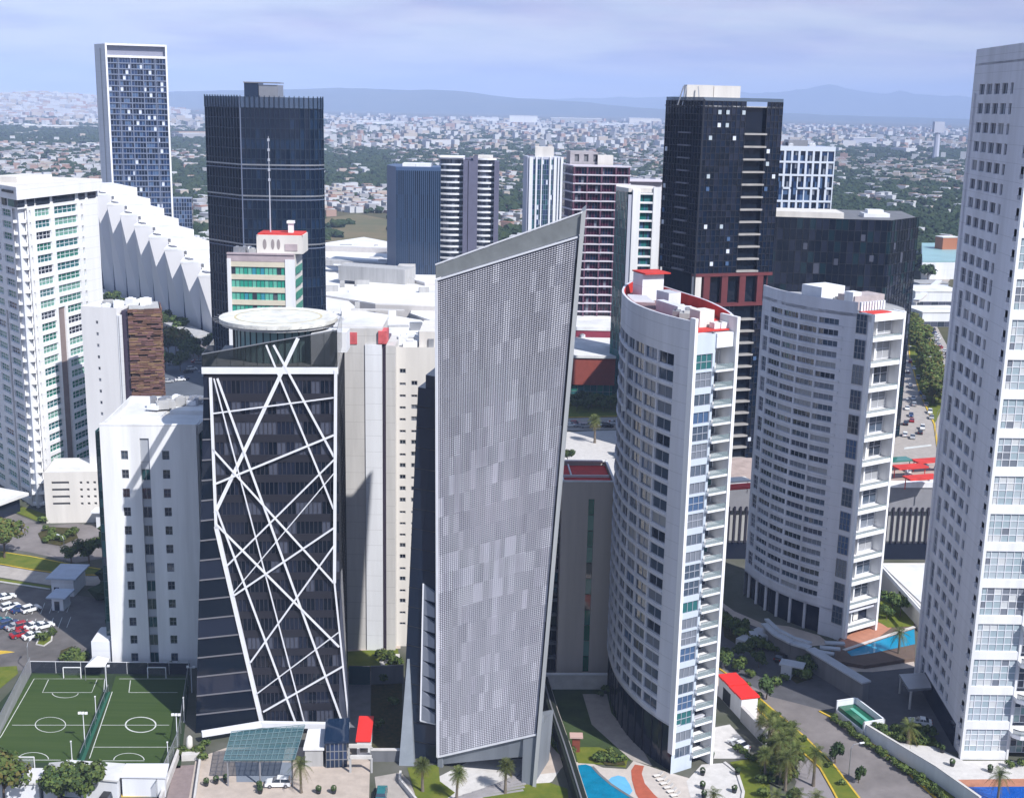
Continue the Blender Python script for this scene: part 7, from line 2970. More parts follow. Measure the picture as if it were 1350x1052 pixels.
def make_car(suv, paint):
    t = thing("parked_car", "x", "car", (0, 0, -400))
    O = -400
    hw = 0.90
    if suv:
        low = [(-2.15, .35), (-2.2, .8), (-2.05, 1.05), (1.0, 1.08), (1.95, .95), (2.2, .75), (2.2, .35)]
        cab = [(-2.05, 1.06), (-1.8, 1.62), (0.2, 1.68), (1.0, 1.09)]
    else:
        low = [(-2.1, .32), (-2.18, .7), (-2.0, .95), (-1.3, 1.0), (0.9, .98), (1.9, .85), (2.15, .65), (2.15, .32)]
        cab = [(-1.55, .99), (-0.95, 1.40), (0.15, 1.42), (1.0, 1.0)]

    def ext(mb, prof, w0, w1, m=0):
        n = len(prof)
        zmax = max(p[1] for p in prof)
        zmin = min(p[1] for p in prof)
        A, B = [], []
        for x, z in prof:
            w = w0 + (w1 - w0) * (z - zmin) / (zmax - zmin)
            A.append((x, -w, z + O))
            B.append((x, w, z + O))
        for i in range(n):
            j = (i + 1) % n
            mb.face([A[i], A[j], B[j], B[i]], m)
        mb.face(A, m)
        mb.face(B[::-1], m)
    mb = MB()
    ext(mb, low, hw, hw - 0.06)
    b = mb.build("body", paint, t)
    mb = MB()
    ext(mb, cab, hw - 0.06, hw - 0.22)
    mb.build("glazing", gl_d, t)
    mb = MB()
    zt = cab[1][1]
    mb.hexa([(cab[1][0] + .02, -hw + .2, zt + O - .01), (cab[2][0] - .02, -hw + .2, cab[2][1] + O - .01), (cab[2][0] - .02, hw - .2, cab[2][1] + O - .01), (cab[1][0] + .02, hw - .2, zt + O - .01),
             (cab[1][0] + .05, -hw + .24, zt + O + .05), (cab[2][0] - .05, -hw + .24, cab[2][1] + O + .05), (cab[2][0] - .05, hw - .24, cab[2][1] + O + .05), (cab[1][0] + .05, hw - .24, zt + O + .05)])
    for x in (-0.45,):
        for sy in (-1, 1):
            mb.bar((x, sy * (hw - .075), 1.0 + O), (x, sy * (hw - .20), zt + O), 0.09)
    mb.build("roof", paint, t)
    for x in (-1.35, 1.35):
        for sy in (-1, 1):
            mb = MB()
            mb.tube([(x, sy * (hw - .2), .34 + O), (x, sy * (hw + .02), .34 + O)], .34, 14)
            w = mb.build("wheel", tyre_m, t, (x, sy * hw, .34 + O))
            mb = MB()
            mb.tube([(x, sy * (hw + .021), .34 + O), (x, sy * (hw + .03), .34 + O)], .2, 10)
            mb.build("rim", metal_g, w)
    for sy in (-1, 1):
        mb = MB(); mb.box(2.1, sy * .62 - .2, .62 + O, 2.2, sy * .62 + .2, .78 + O); mb.build("headlight", lamp_m, t)
        mb = MB(); mb.box(-2.2, sy * .66 - .16, .7 + O, -2.1, sy * .66 + .16, .9 + O); mb.build("tail_light", tail_m, t)
    return t


CAR = {}


def car(kind, colour, loc, ang, label, group=None):
    key = (kind, colour)
    if key not in CAR:
        CAR[key] = make_car(kind == "suv", CARPAINT["car_" + colour])
        t = CAR[key]
        hide_proto(t, (*loc, 0.07), 1.0, ang)
    else:
        t = copy_tree(CAR[key], (*loc, 0.07), ang)
    t["label"] = label
    if group:
        t["group"] = group
    return t


pc = [(8, 790, "white", "car", "white saloon nearest the road in the car park"), (14, 803, "white", "suv", "white estate car left of the dark blue car"), (27, 806, "blue", "car", "dark blue car between two white cars in the car park"),
      (41, 806, "white", "suv", "white car in front of the small pale kiosk"), (2, 822, "teal", "car", "teal car at the photo's left edge in the car park"), (12, 826, "blue", "suv", "dark blue car beside the teal one"),
      (21, 829, "silver", "car", "pale silver car between the blue and red cars"), (33, 828, "red", "suv", "dark red car in the rear of the two red ones"), (27, 839, "red", "car", "bright red car nearer the pitch than the other red one"),
      (45, 828, "white", "car", "white car just right of the red cars, rear row"), (58, 828, "white", "car", "white car at the right end of the rear row"), (43, 841, "white", "car", "white car beside the bright red one near the grass island")]
for u, v, c, k, lab in pc:
    car(k, c, g(u, v), 0.75 + rnd.uniform(-.08, .08), lab)
car("suv", "white", g(367, 1036), 3.2, "white car parked in front of the glass canopy forecourt")
car("car", "white", g(974, 985), 2.2, "white car below the garden wall by the red roofed guardhouse")
car("car", "white", g(1213, 955), 2.9, "pale car under the entrance canopy of the tall white tower")
car("suv", "black", g(1130, 960), 2.5, "dark car in the shade behind the green topped guardhouse")
car("car", "black", g(1152, 966), 2.5, "dark car farther along in the shade behind the guardhouse")
car("car", "black", g(1030, 870), 0.9, "dark car on the shaded driveway with bright reflections")
car("suv", "teal", g(503, 1050), 1.6, "teal and white car on the ramp beside the forecourt")
car("suv", "black", g(142, 1056), 1.5, "dark car parked by the pitch sheds near the yellow kerb")
a0, a1 = Vector(g(1190, 585)), Vector(g(1202, 445))
ad = math.atan2((a1 - a0).y, (a1 - a0).x)
cols = ["white", "silver", "black", "white", "red", "blue", "silver", "white"]
for k, (u, v) in enumerate(((1193, 575), (1203, 578), (1213, 572), (1216, 566), (1202, 556), (1201, 549), (1205, 535), (1204, 527), (1200, 510), (1210, 500), (1197, 492), (1205, 487), (1200, 478), (1214, 520), (1221, 535), (1226, 545), (1218, 526), (1228, 552), (1194, 560), (1196, 540))):
    car("car" if k % 3 else "suv", cols[k % 8], g(u, v), ad + (3.14 if k % 2 else 0), "car driving on the wide avenue behind the curved towers", "cars on the right hand avenue")
for k in range(16):
    q = k / 15
    u, v = 1212 + 38 * q, 412 + 60 * q
    car("car" if k % 2 else "suv", cols[(k * 3) % 8], g(u + rnd.uniform(-3, 3), v), ad - 0.3, "car parked beyond the green avenue median", "cars beyond the avenue median")
for k in range(12):
    u, v = 222 + k * 5.2, 488 + rnd.uniform(-12, 18)
    car("car" if k % 2 else "suv", cols[(k * 5 + 1) % 8], g(u, v), 0.4, "car in the shaded street behind the white block", "cars in the shaded street")
for k in range(10):
    u, v = 745 + k * 7, 561 + rnd.uniform(-3, 3)
    car("car" if k % 2 else "suv", cols[(k * 5 + 2) % 8], g(u, v), 0.05, "car on the street in front of the terracotta hall", "cars before the terracotta hall")


# ------------------------------------------------------------------ lamps, loungers, small things
def lamp(u, v, h, label, heads=2, group=None):
    x, y = g(u, v)
    t = thing("floodlight_mast", label, "floodlight", (x, y, 0), group)
    mb = MB(); mb.tube([(x, y, 0), (x, y, h)], [0.11, 0.07], 7); mb.build("mast", metal_w, t)
    mb = MB(); mb.bar((x - .7, y, h), (x + .7, y, h), 0.08); mb.build("crossbar", metal_w, t)
    for k in range(heads):
        mb = MB()
        dx = -0.6 + 1.2 * k / max(heads - 1, 1)
        mb.obox((x + dx, y - .1), 0.2, 0.5, 0.3, h + .02, h + .4)
        mb.build("lamp_head", white, t)


lamp(112, 982, 6.2, "tall pale floodlight mast beside the green divider", 3)
lamp(234, 984, 6.2, "tall pale floodlight mast at the near corner of the shaded pitch", 3)
lamp(141, 913, 5.6, "pale floodlight mast at the shaded end of the green divider", 2)
lamp(253, 913, 5.4, "pale floodlight mast at the far corner of the shaded pitch", 2)
for u, v, h, lab in ((127, 948, 4.6, "plain white post between the centre circles"), (95, 1002, 3.6, "plain white post at the near end of the divider"), (222, 1010, 4.6, "plain white post beside the ribbed shed roof"), (243, 952, 5, "plain white post along the shaded side fence")):
    x, y = g(u, v)
    t = thing("pitch_post", lab, "post", (x, y, 0))
    mb = MB(); mb.tube([(x, y, 0), (x, y, h)], [0.09, 0.07], 7); mb.build("post", metal_w, t)
    mb = MB(); mb.tube([(x, y, 0), (x, y, 0.25)], [0.22, 0.2], 7); mb.build("base", concrete, t)
    mb = MB(); mb.obox((x, y), 0, 0.24, 0.24, h, h + .18); mb.build("cap", white, t)


def street_lamp(u, v, h, lab, ang, group=None):
    x, y = g(u, v)
    t = thing("street_lamp", lab, "street lamp", (x, y, 0), group)
    dx, dy = math.cos(ang), math.sin(ang)
    mb = MB(); mb.tube([(x, y, 0), (x, y, h * .9), (x + dx * .5, y + dy * .5, h), (x + dx * 1.8, y + dy * 1.8, h + .1)], [0.11, .08, .06, .05], 7); mb.build("pole", metal_g, t)
    mb = MB(); mb.obox((x + dx * 2.1, y + dy * 2.1), ang, .9, .3, h, h + .18); mb.build("lamp_head", white2, t)


street_lamp(1119, 1022, 6, "thin street lamp on the median by the oval shrub trees", 0.3)
street_lamp(86, 742, 7, "street lamp on the lawn strip left of the two round trees", 2.6)
street_lamp(38, 885, 6, "street lamp at the corner of the car park and the pitch", 1.6)
for k, (u, v) in enumerate(((1186, 560), (1188, 520), (1192, 485), (1233, 575), (1218, 500))):
    street_lamp(u, v, 10, "street lamp along the avenue behind the curved towers", 0.2, "avenue lamps")
for k in range(6):
    u, v = 866 + k * 4.5, 1024 + k * 5.2
    x, y = g(u, v)
    t = thing("sun_lounger", "dark sun lounger on the terrace beside the curved red deck", "sun lounger", (x, y, 0.1), "sun loungers by the pool")
    mb = MB(); mb.obox((x, y), 0.4, 1.3, .6, .32, .42); mb.build("seat", cream, t)
    mb = MB()
    c, s = math.cos(.4), math.sin(.4)
    p, q = (x + .65 * c, y + .65 * s, .42), (x + 1.15 * c, y + 1.15 * s, .85)
    mb.bar(p, q, 0.6, 0.1, side=(-s, c, 0)); mb.build("backrest", cream, t)
    mb = MB()
    for dx in (-.5, .5):
        mb.obox((x + dx * c, y + dx * s), .4, .08, .56, .08, .32)
    mb.build("frame", dark_metal, t)
for k, (u, v) in enumerate(((926, 1022), (926, 1040), (928, 1052), (972, 1022), (968, 1045), (938, 1000), (272, 1036), (285, 1033), (298, 1031), (343, 1046), (342, 1040), (420, 1046), (440, 1046), (1242, 992), (1255, 1010), (1305, 1018))):
    x, y = g(u, v)
    t = thing("plant_pot", "dark round planter with a small bush on a paved court", "planter", (x, y, 0.1), "plant pots on the courts")
    mb = MB(); mb.tube([(x, y, .1), (x, y, .75)], [.35, .5], 10); mb.build("pot", dark_metal, t)
    mb = MB()
    for q in range(60):
        d = Vector((rnd.gauss(0, 1), rnd.gauss(0, 1), rnd.gauss(0, 1))).normalized()
        rot_quad(mb, Vector((x, y, 1.1)) + d * 0.5, d, .16, .2)
    mb.build("foliage", leaf_b, t)
# pedestrian bridge, market hall and rooftop sheds far along the avenue
a, b = g(1208, 398, 7), g(1238, 372, 7)
t = thing("footbridge", "pale footbridge slanting over the far end of the avenue", "footbridge", ((a[0] + b[0]) / 2, (a[1] + b[1]) / 2, 0))
mb = MB(); mb.bar((*a, 7), (*b, 7), 3.5, 0.7); mb.build("deck", paving_w, t)
mb = MB(); mb.bar((*a, 8.2), (*b, 8.2), 3.7, 0.25); mb.build("railing", metal_w, t)
for p in (a, b):
    mb = MB(); mb.tube([(*p, 0), (*p, 6.7)], 0.6, 8); mb.build("pier", concrete, t)
q = [g(1216, 346, 12), g(1262, 346, 12), g(1262, 322, 12), g(1215, 322, 12)]
t = thing("market_hall", "broad pale teal metal roof at the far end of the avenue", "market hall", (*q[0], 0))
mb = MB(); mb.prism(q, 0, 11.9); mb.build("wall", white2, t)
mb = MB(); mb.prism([(x, y) for x, y in q], 12, 13); mb.build("roof", mat("teal_metal_roof", (0.26, 0.42, 0.44), 0.5, noise=0.15, scale=0.05), t)
for (u, v, w, d, h, c, lab) in ((1238, 405, 30, 26, 9, white2, "white flat roofed market block beside the avenue"), (1246, 432, 26, 22, 8, white2, "low white shop block nearer the tall white tower"), (1252, 352, 14, 10, 22, mat("orange_wall", (0.36, 0.14, 0.07), 0.8), "orange brown tower house beside the teal market roof"), (1232, 385, 20, 16, 5, MATS["pale_blue_roof"], "pale blue market awning beside the footbridge")):
    x, y = g(u, v)
    t = thing("shop_block", lab, "shop", (x, y, 0))
    bx = Box((x - w / 2, y), (x + w / 2, y + 4), d)
    mb = MB(); mb.prism(bx.poly, 0, h); mb.build("wall", c, t)
    mb = MB(); mb.prism(bx.inset(-0.4), h, h + .5); mb.build("roof", rnd.choice((white_roof, grey_roof)), t)
    mb = MB(); curtain(mb, bx.F, lin(1, bx.F.L - 1, 6), [0.1, 3], 2, [1, 1], 0.05, 2); mb.build("shopfront", [gl_d, gl_blind, metal_g], t)


# ================================================================== the wider city
def np_mesh(name, V, Fc, mats, midx=None, kind="stuff", smooth=False):
    me = bpy.data.meshes.new(name)
    nv, nf = len(V), len(Fc)
    k = Fc.shape[1]
    me.vertices.add(nv)
    me.vertices.foreach_set("co", np.asarray(V, dtype=np.float32).ravel())
    me.loops.add(nf * k)
    me.loops.foreach_set("vertex_index", np.asarray(Fc, dtype=np.int32).ravel())
    me.polygons.add(nf)
    me.polygons.foreach_set("loop_start", np.arange(0, nf * k, k, dtype=np.int32))
    me.polygons.foreach_set("loop_total", np.full(nf, k, dtype=np.int32))
    for m in mats:
        me.materials.append(m)
    if midx is not None:
        me.polygons.foreach_set("material_index", np.asarray(midx, dtype=np.int32))
    me.polygons.foreach_set("use_smooth", np.full(nf, smooth))
    me.update(calc_edges=True)
    me.validate()
    o = bpy.data.objects.new(name, me)
    COL.objects.link(o)
    WL[o.name] = (0, 0, 0)
    return tag(o, kind=kind)


rng = np.random.default_rng(5)
_gx = rng.random((64, 64))


def vnoise(x, y, s):
    x, y = x / s + 1000, y / s + 1000
    i, j = int(math.floor(x)), int(math.floor(y))
    fx, fy = x - i, y - j
    fx, fy = fx * fx * (3 - 2 * fx), fy * fy * (3 - 2 * fy)
    a = _gx[i % 64, j % 64] * (1 - fx) + _gx[(i + 1) % 64, j % 64] * fx
    b = _gx[i % 64, (j + 1) % 64] * (1 - fx) + _gx[(i + 1) % 64, (j + 1) % 64] * fx
    return a * (1 - fy) + b * fy


def built(x, y):
    """share of built land at a place: 0 woods and fields, 1 dense town"""
    q = x / y
    n = vnoise(x, y, 260) * 0.6 + vnoise(x, y, 90) * 0.4
    if q < -0.2:
        b = 0.55 if y < 1500 else 0.75 if y < 2900 else 0.06 if y < 4300 else 0.72
        if -0.30 < q < -0.2 and 1350 < y < 2300:
            b = 0.12
    elif q < -0.085:
        b = 0.03 if y < 1330 else 0.92 if y < 1680 else 0.10 if y < 2700 else 0.66
        if 1950 < y < 2080:
            b = 0.5
    elif q < 0.12:
        b = 0.5 if y < 2600 else 0.66
    else:
        b = 0.10 if y < 2050 else 0.62 if y < 3000 else 0.07 if y < 3900 else 0.68
        if 1650 < y < 1760 and 0.26 < q < 0.33:
            b = 0.8
    return b, n


house_w = [mat("house_wall_white", (0.52, 0.53, 0.55), 0.8, objvar=0.15), mat("house_wall_cream", (0.44, 0.39, 0.34), 0.8, objvar=0.15), mat("house_wall_rose", (0.36, 0.24, 0.20), 0.8, objvar=0.15), mat("house_wall_grey", (0.34, 0.34, 0.36), 0.8, objvar=0.15)]
house_r = [mat("house_roof_white", (0.50, 0.51, 0.54), 0.8, objvar=0.2), mat("house_roof_tile", (0.28, 0.12, 0.075), 0.8, objvar=0.2), mat("house_roof_grey", (0.28, 0.28, 0.30), 0.8, objvar=0.2), mat("house_roof_tan", (0.32, 0.25, 0.20), 0.8, objvar=0.2)]
HM = house_w + house_r + [gl_d]


def house_proto(k):
    """a small house: walls, flat or pitched roof, parapet, upper room, openings"""
    mb = MB()
    w, d, h = rnd.uniform(8, 13), rnd.uniform(9, 15), rnd.choice((3.2, 6.2, 6.4, 6.2))
    wm = rnd.choices(range(4), [5, 3, 1.2, 1.5])[0]
    rm = 4 + rnd.choices(range(4), [4, 3, 2, 2])[0]
    mb.box(-w / 2, -d / 2, 0, w / 2, d / 2, h, wm, rm)
    if rm == 5:
        mb.prism([(-w / 2 - .4, -d / 2 - .4), (w / 2 + .4, -d / 2 - .4), (w / 2 + .4, d / 2 + .4), (-w / 2 - .4, d / 2 + .4)], h + .02, h + .2, rm)
        a = [(-w / 2 - .4, -d / 2 - .4, h + .2), (w / 2 + .4, -d / 2 - .4, h + .2), (w / 2 + .4, d / 2 + .4, h + .2), (-w / 2 - .4, d / 2 + .4, h + .2)]
        r1, r2 = (0, -d / 2 + 2, h + 2.1), (0, d / 2 - 2, h + 2.1)
        mb.face([a[0], a[1], r1], rm)
        mb.face([a[1], a[2], r2, r1], rm)
        mb.face([a[2], a[3], r2], rm)
        mb.face([a[3], a[0], r1, r2], rm)
    else:
        for p in ((-w / 2, -d / 2, w / 2, -d / 2 + .25), (-w / 2, d / 2 - .25, w / 2, d / 2), (-w / 2, -d / 2 + .25, -w / 2 + .25, d / 2 - .25), (w / 2 - .25, -d / 2 + .25, w / 2, d / 2 - .25)):
            mb.box(p[0], p[1], h + .01, p[2], p[3], h + .7, wm)
        mb.box(-w / 4, 0, h + .02, w / 4 - 1, d / 3, h + 2.6, rnd.choice((wm, 0)), rm)
        mb.tube([(w / 4, -d / 4, h), (w / 4, -d / 4, h + 1.4)], .6, 7, 0)
    for s in range(2):
        for z in ([1.0] if h < 4 else [1.0, 4.0]):
            x = -w / 4 + s * w / 2
            mb.face([(x - .8, -d / 2 - .02, z), (x + .8, -d / 2 - .02, z), (x + .8, -d / 2 - .02, z + 1.3), (x - .8, -d / 2 - .02, z + 1.3)], 8)
    return mb


HP = [house_proto(k) for k in range(14)]
spots = []
tre = []
# sample the town by rings
y = 620.0
while y < 9000:
    step = 14 + max(0, (y - 1200)) * 0.0054
    half = y * (0.62 if y < 4000 else 0.5)
    x = -half
    while x < half:
        xx, yy = x + rnd.uniform(-.3, .3) * step, y + rnd.uniform(-.3, .3) * step
        b, n = built(xx, yy)
        keep = True
        u = None
        if yy < 1010 and -190 < xx < -25 and yy > 480:
            keep = False            # the mall
        if yy < 640 and -280 < xx < 190:
            keep = False
        if 90 < xx and yy < 860 and xx < 300:
            keep = False            # avenue and market
        if -280 < xx < -130 and yy < 800:
            keep = False
        if xx > 120 and xx / yy > 0.24 and yy < 900:
            keep = keep and rnd.random() < 0.5
        if keep:
            r = rnd.random()
            if r < (0.93 * b if n > 0.30 + (1 - b) * 0.15 else 0.25 * b):
                spots.append((xx, yy, step))
            elif rnd.random() < (0.85 if b < 0.5 else 0.75):
                if not (-0.155 < xx / yy < -0.09 and 1000 < yy < 1330 and rnd.random() < 0.9):
                    tre.append((xx, yy, step))
        x += step
    y += step * 0.95
spots.sort(key=lambda p: p[1])
vis = []


def in_view(x, y):
    return abs(x / y) < 0.43


hm = {}
cnt = 0
rest = []
for (x, y, st) in spots:
    if cnt < 300 and in_view(x, y):
        k = rnd.randrange(14)
        if k not in hm:
            o = HP[k].build("town_house", HM, None, (0, 0, 0))
            hm[k] = o
            o.location = (x, y, 0)
        else:
            o = hm[k].copy()
            COL.objects.link(o)
            o.location = (x, y, 0)
        o.rotation_euler = (0, 0, rnd.choice((0, 1.57, 3.14)) + vnoise(x, y, 500) * 1.5)
        tag(o, "small flat or tile roofed house among trees beyond the towers", "house", "houses of the suburb beyond the towers")
        cnt += 1
    else:
        rest.append((x, y, st))
# far houses as one mass
Vs, Fs, Ms = [], [], []
off = 0
for (x, y, st) in rest:
    far = min(max((y - 1500) / 5000, 0), 1)
    w = rnd.uniform(7, 13) * (1 + 0.9 * far) * (rnd.choice((1, 1, 1, 2.4)) if y > 3500 else 1)
    d = rnd.uniform(8, 14) * (1 + 0.9 * far)
    h = rnd.choice((3.2, 6.2, 6.5, 9)) * (1 + 0.35 * far) * (rnd.choice((1, 1, 1, 1, 2.2)) if y > 3000 else 1)
    if y > 3000 and rnd.random() < 0.012:
        w, d, h = rnd.uniform(40, 110), rnd.uniform(30, 60), rnd.uniform(10, 20)
    a = vnoise(x, y, 500) * 1.5
    ca, sa = math.cos(a), math.sin(a)
    c = [(-w / 2, -d / 2), (w / 2, -d / 2), (w / 2, d / 2), (-w / 2, d / 2)]
    c = [(x + ca * p - sa * q, y + sa * p + ca * q) for p, q in c]
    hill = 0.0
    Vs += [(p[0], p[1], -1) for p in c] + [(p[0], p[1], h) for p in c]
    wm = rnd.choices(range(4), [5, 3, 1.5, 2])[0]
    rm = 4 + rnd.choices(range(4), [4, 1.6 if y > 1500 else 3, 2, 2])[0]
    for k, q in enumerate(((4, 5, 6, 7), (0, 1, 5, 4), (1, 2, 6, 5), (2, 3, 7, 6), (3, 0, 4, 7))):
        Fs.append([off + i for i in q])
        Ms.append(rm if k == 0 else wm)
    off += 8
for k in range(2300):
    if k < 1300:
        x, y = rnd.uniform(-900, 900), rnd.uniform(-900, 60)  # unseen blocks behind the camera, added to vary reflections in the glass
        h = rnd.choice((5, 8, 12, 18, 30))
    else:
        y = rnd.uniform(130, 640)
        x = (y * 0.47 + 20 + rnd.uniform(0, 420)) * rnd.choice((-1, 1))
        h = rnd.choice((4, 6, 9, 14))
    w, d = rnd.uniform(9, 26), rnd.uniform(9, 26)
    c = [(x - w / 2, y - d / 2), (x + w / 2, y - d / 2), (x + w / 2, y + d / 2), (x - w / 2, y + d / 2)]
    Vs += [(p[0], p[1], -1) for p in c] + [(p[0], p[1], h) for p in c]
    wm, rm = rnd.choices(range(4), [5, 3, 1.5, 2])[0], 4 + rnd.choices(range(4), [4, 1, 2, 2])[0]
    for q_, f_ in enumerate(((4, 5, 6, 7), (0, 1, 5, 4), (1, 2, 6, 5), (2, 3, 7, 6), (3, 0, 4, 7))):
        Fs.append([off + i for i in f_])
        Ms.append(rm if q_ == 0 else wm)
    off += 8
np_mesh("far_town", np.array(Vs), np.array(Fs), HM, Ms)

# trees: 300 as individuals, the rest as one wood
tre.sort(key=lambda p: p[1])
mk_sub = [lambda: make_tree("suburb_tree", "x", "tree", 8.5, 4.6, [leaf_b, leaf_f], 420, 0.75, 8), lambda: make_tree("suburb_tree", "x", "tree", 7, 4.0, [leaf_f, leaf_a], 380, 0.7, 7), lambda: make_tree("suburb_tree", "x", "tree", 10, 5.2, [leaf_b, leaf_b], 460, 0.8, 9)]
cnt = 0
resttrees = []
for (x, y, st) in tre:
    if cnt < 300 and in_view(x, y):
        k = rnd.randrange(3)
        plant("sub%d" % k, mk_sub[k], 0, 0, rnd.uniform(0.8, 1.4), "dark leafy tree among the houses beyond the towers", "trees of the suburb beyond the towers", world=(x, y))
        cnt += 1
    else:
        resttrees.append((x, y, st))
for k in range(900):          # street trees between the blocks of the district
    yy = rnd.uniform(262, 625)
    xx = rnd.uniform(-0.6, 0.6) * yy
    d_ = Vector((xx, yy, -H))
    uu = 675 + F * d_.dot(right) / d_.dot(fwd)
    if any(a < uu < b for a, b in ((200, 300), (725, 835), (925, 1135), (1130, 1300))) or (uu < 150 and yy < 400):
        continue
    resttrees.append((xx, yy, 3.0))
# icosphere template
import bmesh
bm_ = bmesh.new()
bmesh.ops.create_icosphere(bm_, subdivisions=2, radius=1)
IV = np.array([v.co[:] for v in bm_.verts])
IF = np.array([[v.index for v in f.verts] for f in bm_.faces])
bm_.free()
Vall, Fall = [], []
off = 0
for (x, y, st) in resttrees:
    far = min(max((y - 1500) / 4000, 0), 1)
    for q in range(3 if y < 1900 else 2 if y < 3000 else 1):
        r = rnd.uniform(2.8, 5.6) * (1 + 2.2 * far)
        xx, yy = x + rnd.uniform(-.5, .5) * st, y + rnd.uniform(-.5, .5) * st
        jit = 1 + rng.normal(0, 0.24, (len(IV), 1))
        V = IV * jit * np.array([r, r * rnd.uniform(.8, 1.2), r * (0.8 - 0.4 * far)]) + np.array([xx, yy, r * (0.62 - 0.3 * far)])
        Vall.append(V)
        Fall.append(IF + off)
        off += len(IV)
np_mesh("woodland", np.vstack(Vall), np.vstack(Fall), [mat("far_foliage", (0.016, 0.034, 0.02), 0.9, noise=0.4, scale=0.05, col2=(0.04, 0.058, 0.022), spec=0.1)], None)

# large pale sheds and blocks on the far plain
for k, (u, v, wpx, hpx, c) in enumerate(((500, 166, 60, 5, white2), (690, 166, 36, 12, white2), (640, 162, 34, 6, white2), (760, 163, 66, 6, concrete), (850, 165, 40, 8, cream), (455, 160, 60, 3, cream), (1140, 192, 30, 9, MATS["lilac_wall"]), (60, 172, 60, 5, cream), (100, 165, 44, 4, white2), (20, 168, 60, 3, white2), (815, 168, 60, 4, white2), (120, 195, 10, 5, white2))):
    x, y = g(u, v)
    sc_ = y / F
    t = thing("warehouse", "long pale %s on the far plain, number %s of the skyline sheds" % ("shed", k), "warehouse", (x, y, 0), "pale sheds on the far plain")
    t["label"] = "long pale shed far out on the hazy plain"
    w, h = wpx * sc_, max(hpx * sc_, 8)
    mb = MB(); mb.box(x - w / 2, y, 0, x + w / 2, y + w * 0.6, h); mb.build("wall", c, t)
    mb = MB(); mb.box(x - w / 2 - 1, y - 1, h, x + w / 2 + 1, y + w * 0.6, h + 2); mb.build("roof", white_roof, t)
# slim radio tower on the right plain
x, y = g(1233, 212)
t = thing("radio_tower", "slim pale concrete tower on the plain beside the tall white tower", "tower", (x, y, 0))
mb = MB(); mb.tube([(x, y, 0), (x, y, 66)], [8, 6], 8); mb.build("shaft", MATS["lilac_wall"], t)
mb = MB(); mb.box(x - 12, y - 8, 66, x + 12, y + 8, 92); mb.build("head", MATS["lilac_wall"], t)

# fields
patch("field", [(424, 318), (512, 330), (512, 290), (470, 282), (424, 290)], 0.3, mat("dry_field", (0.22, 0.15, 0.08), 0.95, noise=0.4, scale=0.01, col2=(0.08, 0.095, 0.04)))
patch("field", [(228, 245), (275, 245), (275, 272), (228, 275)], 0.3, mat("green_field", (0.10, 0.13, 0.05), 0.95, noise=0.4, scale=0.006, col2=(0.20, 0.16, 0.09)))
patch("field", [(1105, 300), (1230, 300), (1250, 270), (1180, 262), (1105, 268)], 0.3, mat("park_field", (0.035, 0.06, 0.02), 0.95, noise=0.4, scale=0.02, col2=(0.07, 0.085, 0.03)))


# ------------------------------------------------------------------ hills
def ridge(D, prof, m, depth=3500, seed=1):
    """a range of hills at distance D: prof = [(x, height)]"""
    n, k = 160, 12
    xs = np.linspace(prof[0][0], prof[-1][0], n)
    hs = np.interp(xs, [p[0] for p in prof], [p[1] for p in prof])
    V, Fq = [], []
    for j in range(k + 1):
        t = j / k
        s = math.sin(math.pi * min(t * 1.0, 1)) ** 1.3
        for i in range(n):
            nn = vnoise(xs[i], seed * 977 + j * 300, 900) * 0.6 + vnoise(xs[i], seed * 77 + j * 170, 260) * 0.4
            V.append((xs[i], D - depth / 2 + depth * t, hs[i] * s * (0.72 + 0.45 * nn) - 2))
    for j in range(k):
        for i in range(n - 1):
            a = j * n + i
            Fq.append((a, a + 1, a + n + 1, a + n))
    return np_mesh("hills", np.array(V), np.array(Fq), [m], None, "structure", True)


hm1 = mat("hill_scrub", (0.035, 0.05, 0.03), 0.95, noise=0.4, scale=0.003, col2=(0.075, 0.08, 0.045), spec=0.1)
W = lambda u, D: (u - 675) / F * D
D = 15000
ridge(D, [(W(-300, D), 60), (W(100, D), 90), (W(225, D), 160), (W(330, D), 190), (W(480, D), 240), (W(600, D), 225), (W(720, D), 150), (W(850, D), 90), (W(1100, D), 60), (W(1500, D), 40)], hm1, 3000, 3)
D = 23000
ridge(D, [(W(200, D), 20), (W(700, D), 190), (W(880, D), 320), (W(980, D), 430), (W(1060, D), 540), (W(1110, D), 550), (W(1170, D), 480), (W(1240, D), 400), (W(1350, D), 340), (W(1700, D), 150)], hm1, 3000, 9)
